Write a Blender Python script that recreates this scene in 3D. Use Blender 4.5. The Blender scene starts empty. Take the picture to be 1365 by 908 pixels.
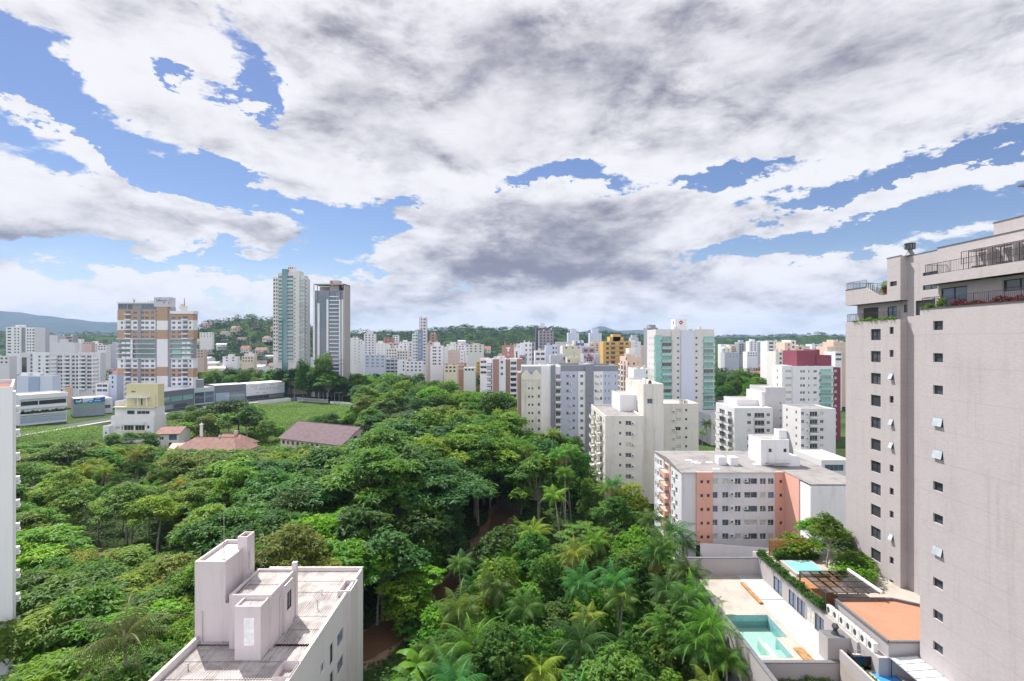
import bpy, math, random
import numpy as np
from mathutils import Vector, Matrix

R = random.Random(7)
SC = bpy.context.scene
COL = SC.collection
CAMZ = 44.0
F = 682.5

# ---------------------------------------------------------------- camera
cam_d = bpy.data.cameras.new("camera")
cam_d.lens = 18.0
cam_d.sensor_width = 36.0
cam_d.clip_start = 0.5
cam_d.clip_end = 60000.0
cam = bpy.data.objects.new("camera", cam_d)
COL.objects.link(cam)
cam.location = (0, 0, CAMZ)
cam.rotation_euler = (math.radians(90), 0, 0)
SC.camera = cam

# ---------------------------------------------------------------- light
SUN_AZ, SUN_EL = math.radians(-40), math.radians(56)
sd = bpy.data.lights.new("sun", 'SUN')
sd.energy = 4.9
sd.angle = math.radians(0.5)
sd.color = (1.0, 0.965, 0.92)
sun = bpy.data.objects.new("sun", sd)
COL.objects.link(sun)
sdir = Vector((math.sin(SUN_AZ) * math.cos(SUN_EL), math.cos(SUN_AZ) * math.cos(SUN_EL), math.sin(SUN_EL)))
sun.rotation_euler = sdir.to_track_quat('Z', 'Y').to_euler()
sun.location = sdir * 300

SC.view_settings.view_transform = 'Standard'
SC.view_settings.look = 'None'
SC.view_settings.exposure = 0.70
SC.view_settings.gamma = 1.0
SC.view_settings.use_curve_mapping = False
try:
    SC.cycles.use_denoising = True
    SC.cycles.denoiser = 'OPENIMAGEDENOISE'
except Exception:
    pass
SC.cycles.max_bounces = 6
SC.cycles.diffuse_bounces = 3
SC.cycles.glossy_bounces = 3
SC.cycles.transmission_bounces = 4
SC.cycles.transparent_max_bounces = 6
SC.cycles.volume_bounces = 0
SC.cycles.caustics_reflective = False
SC.cycles.caustics_refractive = False

# ---------------------------------------------------------------- sky
W = bpy.data.worlds.new("World")
SC.world = W
W.use_nodes = True
NT = W.node_tree
NT.nodes.clear()


class S:
    """a socket with arithmetic"""
    tree = NT

    def __init__(s, k): s.k = k

    def __add__(a, b): return MM('ADD', a, b)
    def __radd__(a, b): return MM('ADD', b, a)
    def __sub__(a, b): return MM('SUBTRACT', a, b)
    def __rsub__(a, b): return MM('SUBTRACT', b, a)
    def __mul__(a, b): return MM('MULTIPLY', a, b)
    def __rmul__(a, b): return MM('MULTIPLY', b, a)
    def __truediv__(a, b): return MM('DIVIDE', a, b)


def put(node, i, v):
    if isinstance(v, S):
        S.tree.links.new(v.k, node.inputs[i])
    else:
        node.inputs[i].default_value = v


def MM(op, a, b=None, clamp=False):
    n = S.tree.nodes.new('ShaderNodeMath')
    n.operation = op
    n.use_clamp = clamp
    put(n, 0, a)
    if b is not None:
        put(n, 1, b)
    return S(n.outputs[0])


def sstep(x, a, b):
    n = S.tree.nodes.new('ShaderNodeMapRange')
    n.interpolation_type = 'SMOOTHSTEP'
    put(n, 0, x)
    n.inputs[1].default_value = a
    n.inputs[2].default_value = b
    return S(n.outputs[0])


def vec(x, y, z):
    n = S.tree.nodes.new('ShaderNodeCombineXYZ')
    put(n, 0, x); put(n, 1, y); put(n, 2, z)
    return S(n.outputs[0])


def noise(v, scale, detail=8, rough=0.55, dist=0.0):
    n = S.tree.nodes.new('ShaderNodeTexNoise')
    put(n, 'Vector', v)
    n.inputs['Scale'].default_value = scale
    n.inputs['Detail'].default_value = detail
    n.inputs['Roughness'].default_value = rough
    n.inputs['Distortion'].default_value = dist
    return S(n.outputs[0])


def cmix(f, a, b):
    n = S.tree.nodes.new('ShaderNodeMix')
    n.data_type = 'RGBA'
    put(n, 0, f); put(n, 6, a); put(n, 7, b)
    return S(n.outputs[2])


tc = NT.nodes.new('ShaderNodeTexCoord')
sep = NT.nodes.new('ShaderNodeSeparateXYZ')
NT.links.new(tc.outputs['Generated'], sep.inputs[0])
dx, dy, dz = (S(o) for o in sep.outputs)
zc = MM('MAXIMUM', dz, 0.0)
den = zc + 0.15
px_, py_ = dx / den, dy / den
dv = vec(dx * 4.2, dy * 4.2, dz * 9.5)
dv_up = vec(dx * 4.2 - 0.06, dy * 4.2, dz * 9.5 + 0.34)
n_pl = noise(vec(px_ * 2.3, py_ * 1.15, 0.0), 1.0, 13, 0.60, 0.35)
n_dir = noise(dv, 1.25, 13, 0.60, 0.25)
n_big = n_pl * 0.5 + n_dir * 0.5
n_off = noise(dv_up, 1.25, 9, 0.60, 0.25)
n_low = noise(vec(px_ * 0.8, py_ * 0.55, 4.0), 1.0, 3, 0.5)
n_puff = noise(dv, 4.6, 9, 0.62, 0.4)
n_w1 = noise(dv, 1.9, 9, 0.64)
n_w2 = noise(vec(dx * 4.2 + 7.0, dy * 4.2, dz * 9.5), 1.9, 9, 0.64)
az = MM('ARCTAN2', dx, dy) + (n_w1 - 0.5) * 0.24
el = MM('ARCSINE', dz) + (n_w2 - 0.5) * 0.15


def blob(cx, cy, rx, ry, w, rot=0.0):
    """a patch of the sky, given by where it stands (as a direction) and how wide it is"""
    a0 = math.atan((cx - 682.5) / F)
    e0 = math.atan((454 - cy) / F * math.cos(a0))
    sx, sy = rx / F * math.cos(a0) ** 1.5, ry / F * math.cos(a0)
    c, s_ = math.cos(rot), math.sin(rot)
    u, v = az - a0, el - e0
    q1 = (u * c + v * s_) * (1 / sx)
    q2 = (v * c - u * s_) * (1 / sy)
    return MM('EXPONENT', (q1 * q1 + q2 * q2) * -1.0) * w


def total(lst):
    t = lst[0]
    for x in lst[1:]:
        t = t + x
    return t


rad = math.radians
gaps = total([
    blob(50, 125, 110, 60, -1.0, rad(-14)), blob(215, 98, 120, 14, -1.2, rad(-6)), blob(345, 122, 65, 30, -1.45, rad(-45)),
    blob(60, 222, 120, 16, -.5, rad(-6)), blob(200, 216, 110, 16, -1.2, rad(-18)), blob(320, 246, 60, 14, -1.0, rad(-22)),
    blob(475, 298, 75, 42, -1.1, rad(28)), blob(250, 345, 170, 18, -.8, 0), blob(40, 352, 90, 14, -.3, 0),
    blob(775, 224, 60, 13, -1.0, 0), blob(700, 243, 50, 8, -.7, 0), blob(950, 240, 85, 12, -1.0, 0), blob(1120, 252, 110, 15, -.9, rad(10)),
    blob(1290, 208, 150, 14, -.75, rad(10)), blob(1000, 330, 120, 15, -.7, rad(5)), blob(1190, 305, 150, 18, -.85, rad(8)), blob(560, 268, 60, 8, -.5, 0), blob(640, 238, 420, 9, -.42, rad(-2)), blob(860, 232, 60, 8, -.5, 0), blob(480, 215, 60, 8, -.4, rad(-20)), blob(150, 55, 120, 8, -.5, rad(-20)), blob(1020, 300, 140, 8, -.4, rad(6)),
    blob(1150, 335, 160, 10, -.4, 0), blob(480, 365, 120, 9, -.3, 0), blob(900, 425, 200, 8, -.3, 0), blob(230, 395, 140, 8, -.35, 0),
])
fill = total([
    blob(760, 330, 190, 70, .5, 0), blob(900, 90, 520, 130, .50, rad(4)), blob(230, 35, 220, 40, .55, rad(-25)),
    blob(330, 180, 200, 36, .80, rad(-19)), blob(180, 282, 260, 40, .8, rad(-6)), blob(560, 200, 160, 60, .4, rad(-10)),
    blob(1160, 268, 230, 18, .75, rad(9)), blob(1050, 190, 240, 40, .4, rad(6)), blob(620, 405, 500, 30, .20, 0), blob(1000, 370, 300, 20, .3, 0), blob(70, 178, 110, 16, .9, rad(-22)), blob(80, 30, 120, 30, .7, rad(-20)), blob(640, 130, 200, 60, .3, 0), blob(250, 370, 250, 8, .2, 0),
])
dark = total([
    blob(745, 322, 180, 52, .62, 0), blob(700, 358, 160, 22, .62, 0), blob(980, 50, 420, 95, .40, rad(2)), blob(480, 120, 120, 70, .34, rad(-30)),
    blob(385, 315, 80, 20, .6, 0), blob(70, 318, 130, 26, .6, 0), blob(230, 300, 90, 16, .3, 0), blob(790, 110, 150, 45, .22, rad(-15)),
    blob(1050, 395, 260, 26, .32, 0), blob(640, 402, 240, 24, .32, 0), blob(1090, 345, 120, 10, .3, 0), blob(640, 60, 140, 40, .2, 0),
    blob(330, 262, 120, 18, .14, rad(-8)), blob(1250, 60, 160, 60, .14, 0), blob(250, 425, 300, 16, .12, 0),
])
D = (n_big - 0.5) * 3.3 + (n_puff - 0.5) * 0.55 + (n_low - 0.5) * 0.4 + 0.20 + gaps + fill
cov = sstep(D, -0.02, 0.20)
thick = sstep(D, 0.15, 1.1)
relief = ((n_dir - n_off) * 2.2 + (n_puff - 0.5) * 0.75) * (1.0 - sstep(D, 0.35, 1.3) * 0.55)
shade = MM('ADD', dark * (0.92 + (n_pl - 0.5) * 0.95) + thick * 0.13, relief * -1.0)
shade = sstep(shade, -0.08, 1.05)
rgb = NT.nodes.new('ShaderNodeRGB'); rgb.outputs[0].default_value = (5.75, 5.72, 5.95, 1)
rgb2 = NT.nodes.new('ShaderNodeRGB'); rgb2.outputs[0].default_value = (1.45, 1.46, 1.9, 1)
cloudc = cmix(shade, S(rgb.outputs[0]), S(rgb2.outputs[0]))
sky = NT.nodes.new('ShaderNodeTexSky')
sky.sky_type = 'NISHITA'
sky.sun_disc = False
sky.sun_elevation = SUN_EL
sky.sun_rotation = SUN_AZ
sky.altitude = 50
sky.air_density = 1.0
sky.dust_density = 0.3
sky.ozone_density = 3.0
horizon = sstep(el, 0.0, 0.16)                      # thin cirrus veil low down
cov2 = MM('MAXIMUM', cov, (1.0 - horizon) * 0.60)
hs = NT.nodes.new('ShaderNodeHueSaturation')
hs.inputs['Saturation'].default_value = 1.10
hs.inputs['Hue'].default_value = 0.512
hs.inputs['Value'].default_value = 0.68
NT.links.new(sky.outputs[0], hs.inputs['Color'])
final = cmix(cov2, S(hs.outputs[0]), cloudc)
# whole sky brightened behind the camera, added as fill for the shaded walls
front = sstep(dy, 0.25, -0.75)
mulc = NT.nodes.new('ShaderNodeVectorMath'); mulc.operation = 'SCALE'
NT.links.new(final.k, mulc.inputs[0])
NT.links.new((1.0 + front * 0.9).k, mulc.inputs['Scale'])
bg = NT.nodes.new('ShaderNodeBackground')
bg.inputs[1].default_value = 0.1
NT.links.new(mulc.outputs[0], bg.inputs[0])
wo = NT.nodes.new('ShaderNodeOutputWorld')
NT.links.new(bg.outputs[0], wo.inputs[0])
W.cycles.sampling_method = 'MANUAL'
W.cycles.sample_map_resolution = 512


# ---------------------------------------------------------------- helpers
def P(px, py, d):
    """the point of the place seen towards (px, py) at depth d"""
    return Vector(((px - 682.5) / F * d, d, CAMZ - (py - 454) / F * d))


def X(px, d): return (px - 682.5) / F * d
def Z(py, d): return CAMZ - (py - 454) / F * d


def tag(o, label=None, cat=None, group=None, kind=None):
    if label: o['label'] = label
    if cat: o['category'] = cat
    if group: o['group'] = group
    if kind: o['kind'] = kind
    return o


def link(name, me, parent=None, loc=None, rot=None):
    o = bpy.data.objects.new(name, me)
    COL.objects.link(o)
    if parent is not None: o.parent = parent
    if loc is not None: o.location = loc
    if rot is not None: o.rotation_euler = rot
    return o


def empty(name, loc=(0, 0, 0), rz=0.0):
    o = bpy.data.objects.new(name, None)
    COL.objects.link(o)
    o.location = loc
    o.rotation_euler = (0, 0, rz)
    o.empty_display_size = 0.5
    return o


class G:
    """collects quads into one mesh"""

    def __init__(s):
        s.v, s.f, s.m = [], [], []

    def quad(s, a, b, c, d, m=0):
        i = len(s.v)
        s.v += [tuple(a), tuple(b), tuple(c), tuple(d)]
        s.f.append((i, i + 1, i + 2, i + 3)); s.m.append(m)

    def poly(s, pts, m=0):
        i = len(s.v)
        s.v += [tuple(p) for p in pts]
        s.f.append(tuple(range(i, i + len(pts)))); s.m.append(m)

    def box(s, x0, x1, y0, y1, z0, z1, m=0, bottom=True, top=True):
        i = len(s.v)
        s.v += [(x0, y0, z0), (x1, y0, z0), (x1, y1, z0), (x0, y1, z0), (x0, y0, z1), (x1, y0, z1), (x1, y1, z1), (x0, y1, z1)]
        fs = [(0, 1, 5, 4), (1, 2, 6, 5), (2, 3, 7, 6), (3, 0, 4, 7)]
        if top: fs.append((4, 5, 6, 7))
        if bottom: fs.append((3, 2, 1, 0))
        for f in fs:
            s.f.append(tuple(i + k for k in f)); s.m.append(m)

    def tube(s, p0, p1, r0, r1, n=6, m=0, cap=False):
        p0, p1 = Vector(p0), Vector(p1)
        d = (p1 - p0)
        if d.length < 1e-6: return
        d.normalize()
        a = d.orthogonal().normalized(); b = d.cross(a)
        i = len(s.v)
        for p, r in ((p0, r0), (p1, r1)):
            for k in range(n):
                t = 2 * math.pi * k / n
                s.v.append(tuple(p + a * (r * math.cos(t)) + b * (r * math.sin(t))))
        for k in range(n):
            s.f.append((i + k, i + (k + 1) % n, i + n + (k + 1) % n, i + n + k)); s.m.append(m)
        if cap:
            s.f.append(tuple(i + n + k for k in range(n))); s.m.append(m)
            s.f.append(tuple(i + k for k in reversed(range(n)))); s.m.append(m)

    def prism(s, pts, z0, z1, m=0, top=True):
        """vertical prism over a counter-clockwise outline"""
        n = len(pts); i = len(s.v)
        s.v += [(p[0], p[1], z0) for p in pts] + [(p[0], p[1], z1) for p in pts]
        for k in range(n):
            s.f.append((i + k, i + (k + 1) % n, i + n + (k + 1) % n, i + n + k)); s.m.append(m)
        if top: s.f.append(tuple(i + n + k for k in range(n))); s.m.append(m)

    def mesh(s, name, mats):
        me = bpy.data.meshes.new(name)
        me.from_pydata(s.v, [], s.f)
        for m in (mats if isinstance(mats, (list, tuple)) else [mats]): me.materials.append(m)
        if len(me.materials) > 1: me.polygons.foreach_set('material_index', s.m)
        me.update()
        return me

    def build(s, name, mats, parent=None, loc=None, rot=None):
        return link(name, s.mesh(name, mats), parent, loc, rot)


# ---------------------------------------------------------------- materials
MATS = {}


def new_mat(name):
    m = bpy.data.materials.new(name)
    m.use_nodes = True
    nt = m.node_tree
    nt.nodes.clear()
    out = nt.nodes.new('ShaderNodeOutputMaterial')
    S.tree = nt
    return m, nt, out


def principled(nt, out, rough=0.7, spec=0.3):
    b = nt.nodes.new('ShaderNodeBsdfPrincipled')
    b.inputs['Roughness'].default_value = rough
    b.inputs['Specular IOR Level'].default_value = spec
    nt.links.new(b.outputs[0], out.inputs[0])
    return b


def coords(nt, kind='Object'):
    t = nt.nodes.new('ShaderNodeTexCoord')
    return t.outputs[kind]


def scaled(nt, sock, sc):
    n = nt.nodes.new('ShaderNodeMapping')
    n.inputs['Scale'].default_value = sc
    nt.links.new(sock, n.inputs[0])
    return S(n.outputs[0])


def ramp(nt, fac, stops):
    n = nt.nodes.new('ShaderNodeValToRGB')
    while len(n.color_ramp.elements) < len(stops): n.color_ramp.elements.new(0.5)
    for e, (p, c) in zip(n.color_ramp.elements, stops):
        e.position = p; e.color = (*c, 1)
    nt.links.new(fac.k, n.inputs[0])
    return S(n.outputs[0])


def wallm(c, stain=0.25, joints=0.0, rough=0.8, key=None):
    """painted render with rain streaks and soft weathering; joints adds storey joints every that many metres"""
    k = ('wall', c, stain, joints, rough)
    if k in MATS: return MATS[k]
    m, nt, out = new_mat(key or 'painted_wall')
    b = principled(nt, out, rough, 0.25)
    co = coords(nt)
    n1 = noise(scaled(nt, co, (1.3, 1.3, 0.10)), 1.0, 5, 0.65)
    n2 = noise(S(co), 0.18, 4, 0.6)
    n3 = noise(S(co), 5.0, 3, 0.6)
    d = sstep(n1, 0.48, 0.78) * 0.8 + sstep(n2, 0.5, 0.75) * 0.5 + (n3 - 0.5) * 0.35
    f = MM('MULTIPLY', MM('MAXIMUM', d, 0.0), stain, True)
    dirt = tuple(x * y for x, y in zip(c, (0.50, 0.48, 0.45)))
    col = cmix(f, (*c, 1), (*dirt, 1))
    if joints:
        sp = nt.nodes.new('ShaderNodeSeparateXYZ'); nt.links.new(co, sp.inputs[0])
        fr = MM('FRACT', S(sp.outputs[2]) * (1.0 / joints))
        line = MM('LESS_THAN', fr, 0.02)
        br = nt.nodes.new('ShaderNodeTexBrick')
        br.inputs['Color1'].default_value = (1, 1, 1, 1); br.inputs['Color2'].default_value = (.86, .86, .86, 1)
        br.inputs['Mortar'].default_value = (.78, .77, .76, 1)
        br.inputs['Scale'].default_value = 1.0
        br.inputs['Mortar Size'].default_value = 0.006
        br.inputs['Brick Width'].default_value = 0.26
        br.inputs['Row Height'].default_value = 0.075
        xy = MM('ADD', S(sp.outputs[0]), S(sp.outputs[1]))
        put(br, 'Vector', vec(xy, S(sp.outputs[2]), 0.0))
        mx = nt.nodes.new('ShaderNodeMix'); mx.data_type = 'RGBA'; mx.blend_type = 'MULTIPLY'
        mx.inputs[0].default_value = 0.8
        put(mx, 6, col); nt.links.new(br.outputs[0], mx.inputs[7])
        col = cmix(line * 0.22, S(mx.outputs[2]), (c[0] * .4, c[1] * .4, c[2] * .4, 1))
    nt.links.new(col.k, b.inputs['Base Color'])
    bp = nt.nodes.new('ShaderNodeBump'); bp.inputs['Strength'].default_value = 0.12; bp.inputs['Distance'].default_value = 0.03
    nt.links.new(n3.k, bp.inputs['Height']); nt.links.new(bp.outputs[0], b.inputs['Normal'])
    MATS[k] = m
    return m


def plain(name, c, rough=0.6, spec=0.4, metal=0.0, var=0.12, scale=2.0):
    k = ('plain', name, c, rough)
    if k in MATS: return MATS[k]
    m, nt, out = new_mat(name)
    b = principled(nt, out, rough, spec)
    b.inputs['Metallic'].default_value = metal
    n = noise(S(coords(nt)), scale, 4, 0.6)
    col = cmix(sstep(n, 0.3, 0.7), tuple(x * (1 - var) for x in c) + (1,), tuple(min(1, x * (1 + var)) for x in c) + (1,))
    nt.links.new(col.k, b.inputs['Base Color'])
    MATS[k] = m
    return m


def glass(name, c, rough=0.06, spec=0.7):
    k = ('glass', name)
    if k in MATS: return MATS[k]
    m, nt, out = new_mat(name)
    b = principled(nt, out, rough, spec)
    oi = nt.nodes.new('ShaderNodeObjectInfo')
    n = noise(S(coords(nt)), 0.9, 2, 0.5)
    v = sstep(S(oi.outputs['Random']), 0.0, 1.0) * 0.7 + n * 0.6
    col = cmix(v, tuple(x * .55 for x in c) + (1,), tuple(min(1, x * 1.6) for x in c) + (1,))
    nt.links.new(col.k, b.inputs['Base Color'])
    MATS[k] = m
    return m


def roofm(name, c, stain=0.5, rough=0.85):
    k = ('roof', name, c)
    if k in MATS: return MATS[k]
    m, nt, out = new_mat(name)
    b = principled(nt, out, rough, 0.25)
    co = coords(nt)
    n1 = noise(S(co), 0.35, 6, 0.65)
    n2 = noise(scaled(nt, co, (4.0, .25, 1.0)), 1.0, 4, 0.6)
    f = MM('MULTIPLY', sstep(n1, 0.42, 0.68) * 0.75 + sstep(n2, 0.5, 0.75) * 0.5, stain, True)
    col = cmix(f, (*c, 1), (c[0] * .42, c[1] * .40, c[2] * .38, 1))
    nt.links.new(col.k, b.inputs['Base Color'])
    MATS[k] = m
    return m


def leafm(name, translucent=0.42, rough=0.5):
    """foliage: the colour is the tree's own (object colour), varied leaf by leaf"""
    m, nt, out = new_mat(name)
    oi = nt.nodes.new('ShaderNodeObjectInfo')
    at = nt.nodes.new('ShaderNodeAttribute'); at.attribute_name = 'tint'
    hsv = nt.nodes.new('ShaderNodeHueSaturation')
    nt.links.new(oi.outputs['Color'], hsv.inputs['Color'])
    t = S(at.outputs['Fac'])
    nt.links.new((0.492 - (t - 0.5) * 0.045).k, hsv.inputs['Hue'])
    nt.links.new((0.62 + t * 0.76).k, hsv.inputs['Value'])
    b = nt.nodes.new('ShaderNodeBsdfPrincipled')
    b.inputs['Roughness'].default_value = rough
    b.inputs['Specular IOR Level'].default_value = 0.18
    nt.links.new(hsv.outputs[0], b.inputs['Base Color'])
    tr = nt.nodes.new('ShaderNodeBsdfTranslucent')
    hs2 = nt.nodes.new('ShaderNodeHueSaturation')
    hs2.inputs['Hue'].default_value = 0.485; hs2.inputs['Value'].default_value = 1.5; hs2.inputs['Saturation'].default_value = 1.05
    nt.links.new(hsv.outputs[0], hs2.inputs['Color'])
    nt.links.new(hs2.outputs[0], tr.inputs[0])
    mx = nt.nodes.new('ShaderNodeMixShader'); mx.inputs[0].default_value = translucent
    nt.links.new(b.outputs[0], mx.inputs[1]); nt.links.new(tr.outputs[0], mx.inputs[2])
    nt.links.new(mx.outputs[0], out.inputs[0])
    return m


M_LEAF = leafm('leaf')
M_BARK = plain('bark', (0.20, 0.165, 0.13), 0.9, 0.2, var=0.35, scale=3)
M_PALE_BARK = plain('pale_bark', (0.30, 0.27, 0.23), 0.9, 0.2, var=0.25, scale=3)
# ---------------------------------------------------------------- ground, creek, far terrain
def ground_mat():
    m, nt, out = new_mat('ground_soil_and_grass')
    b = principled(nt, out, 0.95, 0.1)
    co = coords(nt)
    n1 = noise(S(co), 0.02, 6, 0.6)
    n2 = noise(S(co), 0.4, 5, 0.65)
    c1 = ramp(nt, n2, [(0.3, (0.020, 0.030, 0.010)), (0.55, (0.035, 0.055, 0.016)), (0.8, (0.06, 0.05, 0.03))])
    c2 = ramp(nt, n2, [(0.3, (0.035, 0.07, 0.018)), (0.7, (0.07, 0.12, 0.03))])
    col = cmix(sstep(n1, 0.4, 0.6), c1, c2)
    nt.links.new(col.k, b.inputs['Base Color'])
    return m


g = G()
xs = [-9500, -3000, -1000, -400, -150, 0, 150, 400, 1000, 3000, 9500]
ys = [-120, 0, 100, 300, 800, 2000, 5000, 11500]
for a, b_ in zip(xs, xs[1:]):
    for c, d in zip(ys, ys[1:]):
        g.quad((a, c, 0), (b_, c, 0), (b_, d, 0), (a, d, 0))
tag(g.build('ground', ground_mat()), kind='structure')


def strip(name, pts, w, z, mat, wob=0.0, kind='structure'):
    """a ribbon along a path"""
    g = G(); rr = random.Random(len(pts) * 7 + int(w * 10))
    dense = []
    for (a, b) in zip(pts, pts[1:]):
        n = max(2, int((Vector(b) - Vector(a)).length / 4))
        dense += [Vector(a).lerp(Vector(b), k / n) for k in range(n)]
    dense.append(Vector(pts[-1]))
    for _ in range(3):
        dense = [dense[0]] + [(dense[i - 1] + dense[i] * 2 + dense[i + 1]) / 4 for i in range(1, len(dense) - 1)] + [dense[-1]]
    L, Rr = [], []
    for i, p in enumerate(dense):
        t = (dense[min(i + 1, len(dense) - 1)] - dense[max(i - 1, 0)]).normalized()
        n = Vector((-t.y, t.x))
        L.append(p + n * (w / 2 + rr.uniform(-wob, wob))); Rr.append(p - n * (w / 2 + rr.uniform(-wob, wob)))
    for i in range(len(dense) - 1):
        g.quad((*Rr[i], z), (*Rr[i + 1], z), (*L[i + 1], z), (*L[i], z))
    return tag(g.build(name, mat), kind=kind), dense


CREEK = [(30, 215), (16, 175), (3, 148), (-3, 128), (-4, 108), (-12, 90), (-19, 76), (-24, 68), (-38, 70), (-55, 86), (-74, 101), (-100, 106), (-150, 112)]
m_soil = roofm('creek_bank_soil', (0.27, 0.17, 0.115), 0.4)
m, nt, out = new_mat('brown_water')
b = principled(nt, out, 0.5, 0.2)
b.inputs['Base Color'].default_value = (0.135, 0.075, 0.038, 1)
nn = noise(S(coords(nt)), 1.2, 4, 0.6)
bp = nt.nodes.new('ShaderNodeBump'); bp.inputs['Strength'].default_value = 0.25
nt.links.new(nn.k, bp.inputs['Height']); nt.links.new(bp.outputs[0], b.inputs['Normal'])
m_water = m
_, CREEK_D = strip('creek_bank', CREEK, 8.5, 0.02, m_soil, 1.6)
strip('creek_water', CREEK, 5.0, 0.04, m_water, 0.9)


def in_creek(x, y, r):
    return any((x - p.x) ** 2 + (y - p.y) ** 2 < r * r for p in CREEK_D)


# pale bare soil and gravel yard in front of the far houses
m_yard = roofm('yard_paving', (0.42, 0.40, 0.38), 0.3)
m_road = roofm('asphalt', (0.075, 0.075, 0.08), 0.3)
strip('parking_yard', [(-62, 232), (-46, 214), (-30, 205)], 16, 0.03, m_yard)
strip('road', [(-236, 225), (-225, 290), (-200, 345), (-168, 400), (-120, 430), (-80, 455)], 9, 0.03, m_road)
strip('pavement', [(-229, 225), (-218, 290), (-193, 345), (-161, 400), (-112, 424), (-72, 448)], 3, 0.12, m_yard)

# hills and mountains: ridges of real height
def ridge(name, xs_py, d, base_d, mat, back=1.6, jag=0.0, seed=1):
    """xs_py: (px, py) of the skyline; the slope starts at depth base_d"""
    rr = random.Random(seed)
    pts = []
    for (a, b) in zip(xs_py, xs_py[1:]):
        n = max(1, int(abs(b[0] - a[0]) / 6))
        for k in range(n):
            t = k / n; s_ = t * t * (3 - 2 * t)
            pts.append((a[0] + (b[0] - a[0]) * t, a[1] + (b[1] - a[1]) * s_ + rr.uniform(-jag, jag)))
    pts.append(xs_py[-1])
    g = G(); K = 7
    rows = []
    for j in range(K + 4):
        if j <= K:
            t = j / K; dd = base_d + (d - base_d) * t; h = t * t * (3 - 2 * t)
        else:
            t = (j - K) / 3; dd = d * (1 + (back - 1) * t); h = 1 - t * t * (3 - 2 * t)
        row = []
        for i, (px, py) in enumerate(pts):
            zz = max(0.0, Z(py, d))
            e = min(1, i / 4, (len(pts) - 1 - i) / 4)
            wob = (math.sin(px * .11 + j * 1.3) + math.sin(px * .047 - j * .9)) * 0.05 * (0 if j == K else 1)
            row.append((X(px, d) * (0.5 + 0.5 * dd / d), dd, max(-.5, zz * (h + wob * h) * e - 0.5)))
        rows.append(row)
    for j in range(len(rows) - 1):
        for i in range(len(pts) - 1):
            g.quad(rows[j][i], rows[j][i + 1], rows[j + 1][i + 1], rows[j + 1][i])
    o = g.build(name, mat)
    for p in o.data.polygons: p.use_smooth = True
    tag(o, kind='structure')
    return rows


def hill_mat(name, c1, c2, sc):
    m, nt, out = new_mat(name)
    b = principled(nt, out, 0.95, 0.05)
    n = noise(S(coords(nt)), sc, 7, 0.7)
    col = ramp(nt, n, [(0.35, c1), (0.65, c2)])
    nt.links.new(col.k, b.inputs['Base Color'])
    return m


m_mount = hill_mat('mountain_forest', (0.012, 0.030, 0.024), (0.022, 0.045, 0.032), 0.004)
m_hill = hill_mat('hill_forest', (0.015, 0.04, 0.012), (0.045, 0.085, 0.025), 0.02)
ridge('mountains', [(-120, 430), (-40, 418), (20, 416), (60, 421), (95, 425), (130, 429), (165, 431), (215, 440), (300, 446), (380, 450)], 7000, 4500, m_mount, seed=2)
ridge('mountains', [(690, 450), (745, 447), (775, 443), (797, 436), (822, 441), (850, 440), (900, 444), (940, 449), (990, 446), (1015, 448), (1045, 444.5), (1075, 448), (1105, 446), (1135, 448), (1200, 447), (1300, 450), (1420, 451)], 8500, 6000, m_mount, seed=3)
HILLS = []
HILLS.append(ridge('hill', [(235, 450), (270, 440), (295, 432), (315, 426), (335, 424), (360, 427), (395, 434), (430, 441), (470, 444), (520, 446), (570, 449)], 1150, 800, m_hill, jag=.5, seed=4))
HILLS.append(ridge('hill', [(470, 450), (520, 446), (560, 445), (590, 440), (620, 437), (640, 438), (665, 441), (690, 440), (715, 437), (745, 440), (770, 446), (800, 447), (850, 449), (900, 450)], 1400, 950, m_hill, jag=.5, seed=5))
HILLS.append(ridge('hill', [(900, 452), (950, 450), (990, 449.5), (1040, 449), (1080, 447.5), (1120, 449), (1180, 449), (1300, 450)], 1700, 1200, m_hill, jag=.5, seed=6))
HILLS.append(ridge('hill', [(-150, 448), (-50, 443), (0, 441), (30, 447), (100, 447), (120, 446), (150, 447), (200, 449), (240, 450)], 1600, 1100, m_hill, jag=.5, seed=8))

# ---------------------------------------------------------------- foliage meshes
RG = np.random.default_rng(5)


def leaves_mesh(name, c, d, up, L, Wd, tint, mat=None, droop=0.0):
    """rhombic leaves: c base points, d directions, up normals (N,3); L, Wd lengths and widths (N,)"""
    n = len(c)
    d = d / np.linalg.norm(d, axis=1, keepdims=True)
    s = np.cross(d, up); s /= (np.linalg.norm(s, axis=1, keepdims=True) + 1e-9)
    mid = c + d * (L * 0.45)[:, None]
    tip = c + d * L[:, None]
    tip[:, 2] -= droop * L
    mid[:, 2] += 0.06 * L
    v = np.empty((n, 4, 3))
    v[:, 0] = c; v[:, 1] = mid + s * (Wd / 2)[:, None]; v[:, 2] = tip; v[:, 3] = mid - s * (Wd / 2)[:, None]
    return quads_mesh(name, v.reshape(-1, 3), np.repeat(tint, 1), mat or M_LEAF)


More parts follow.
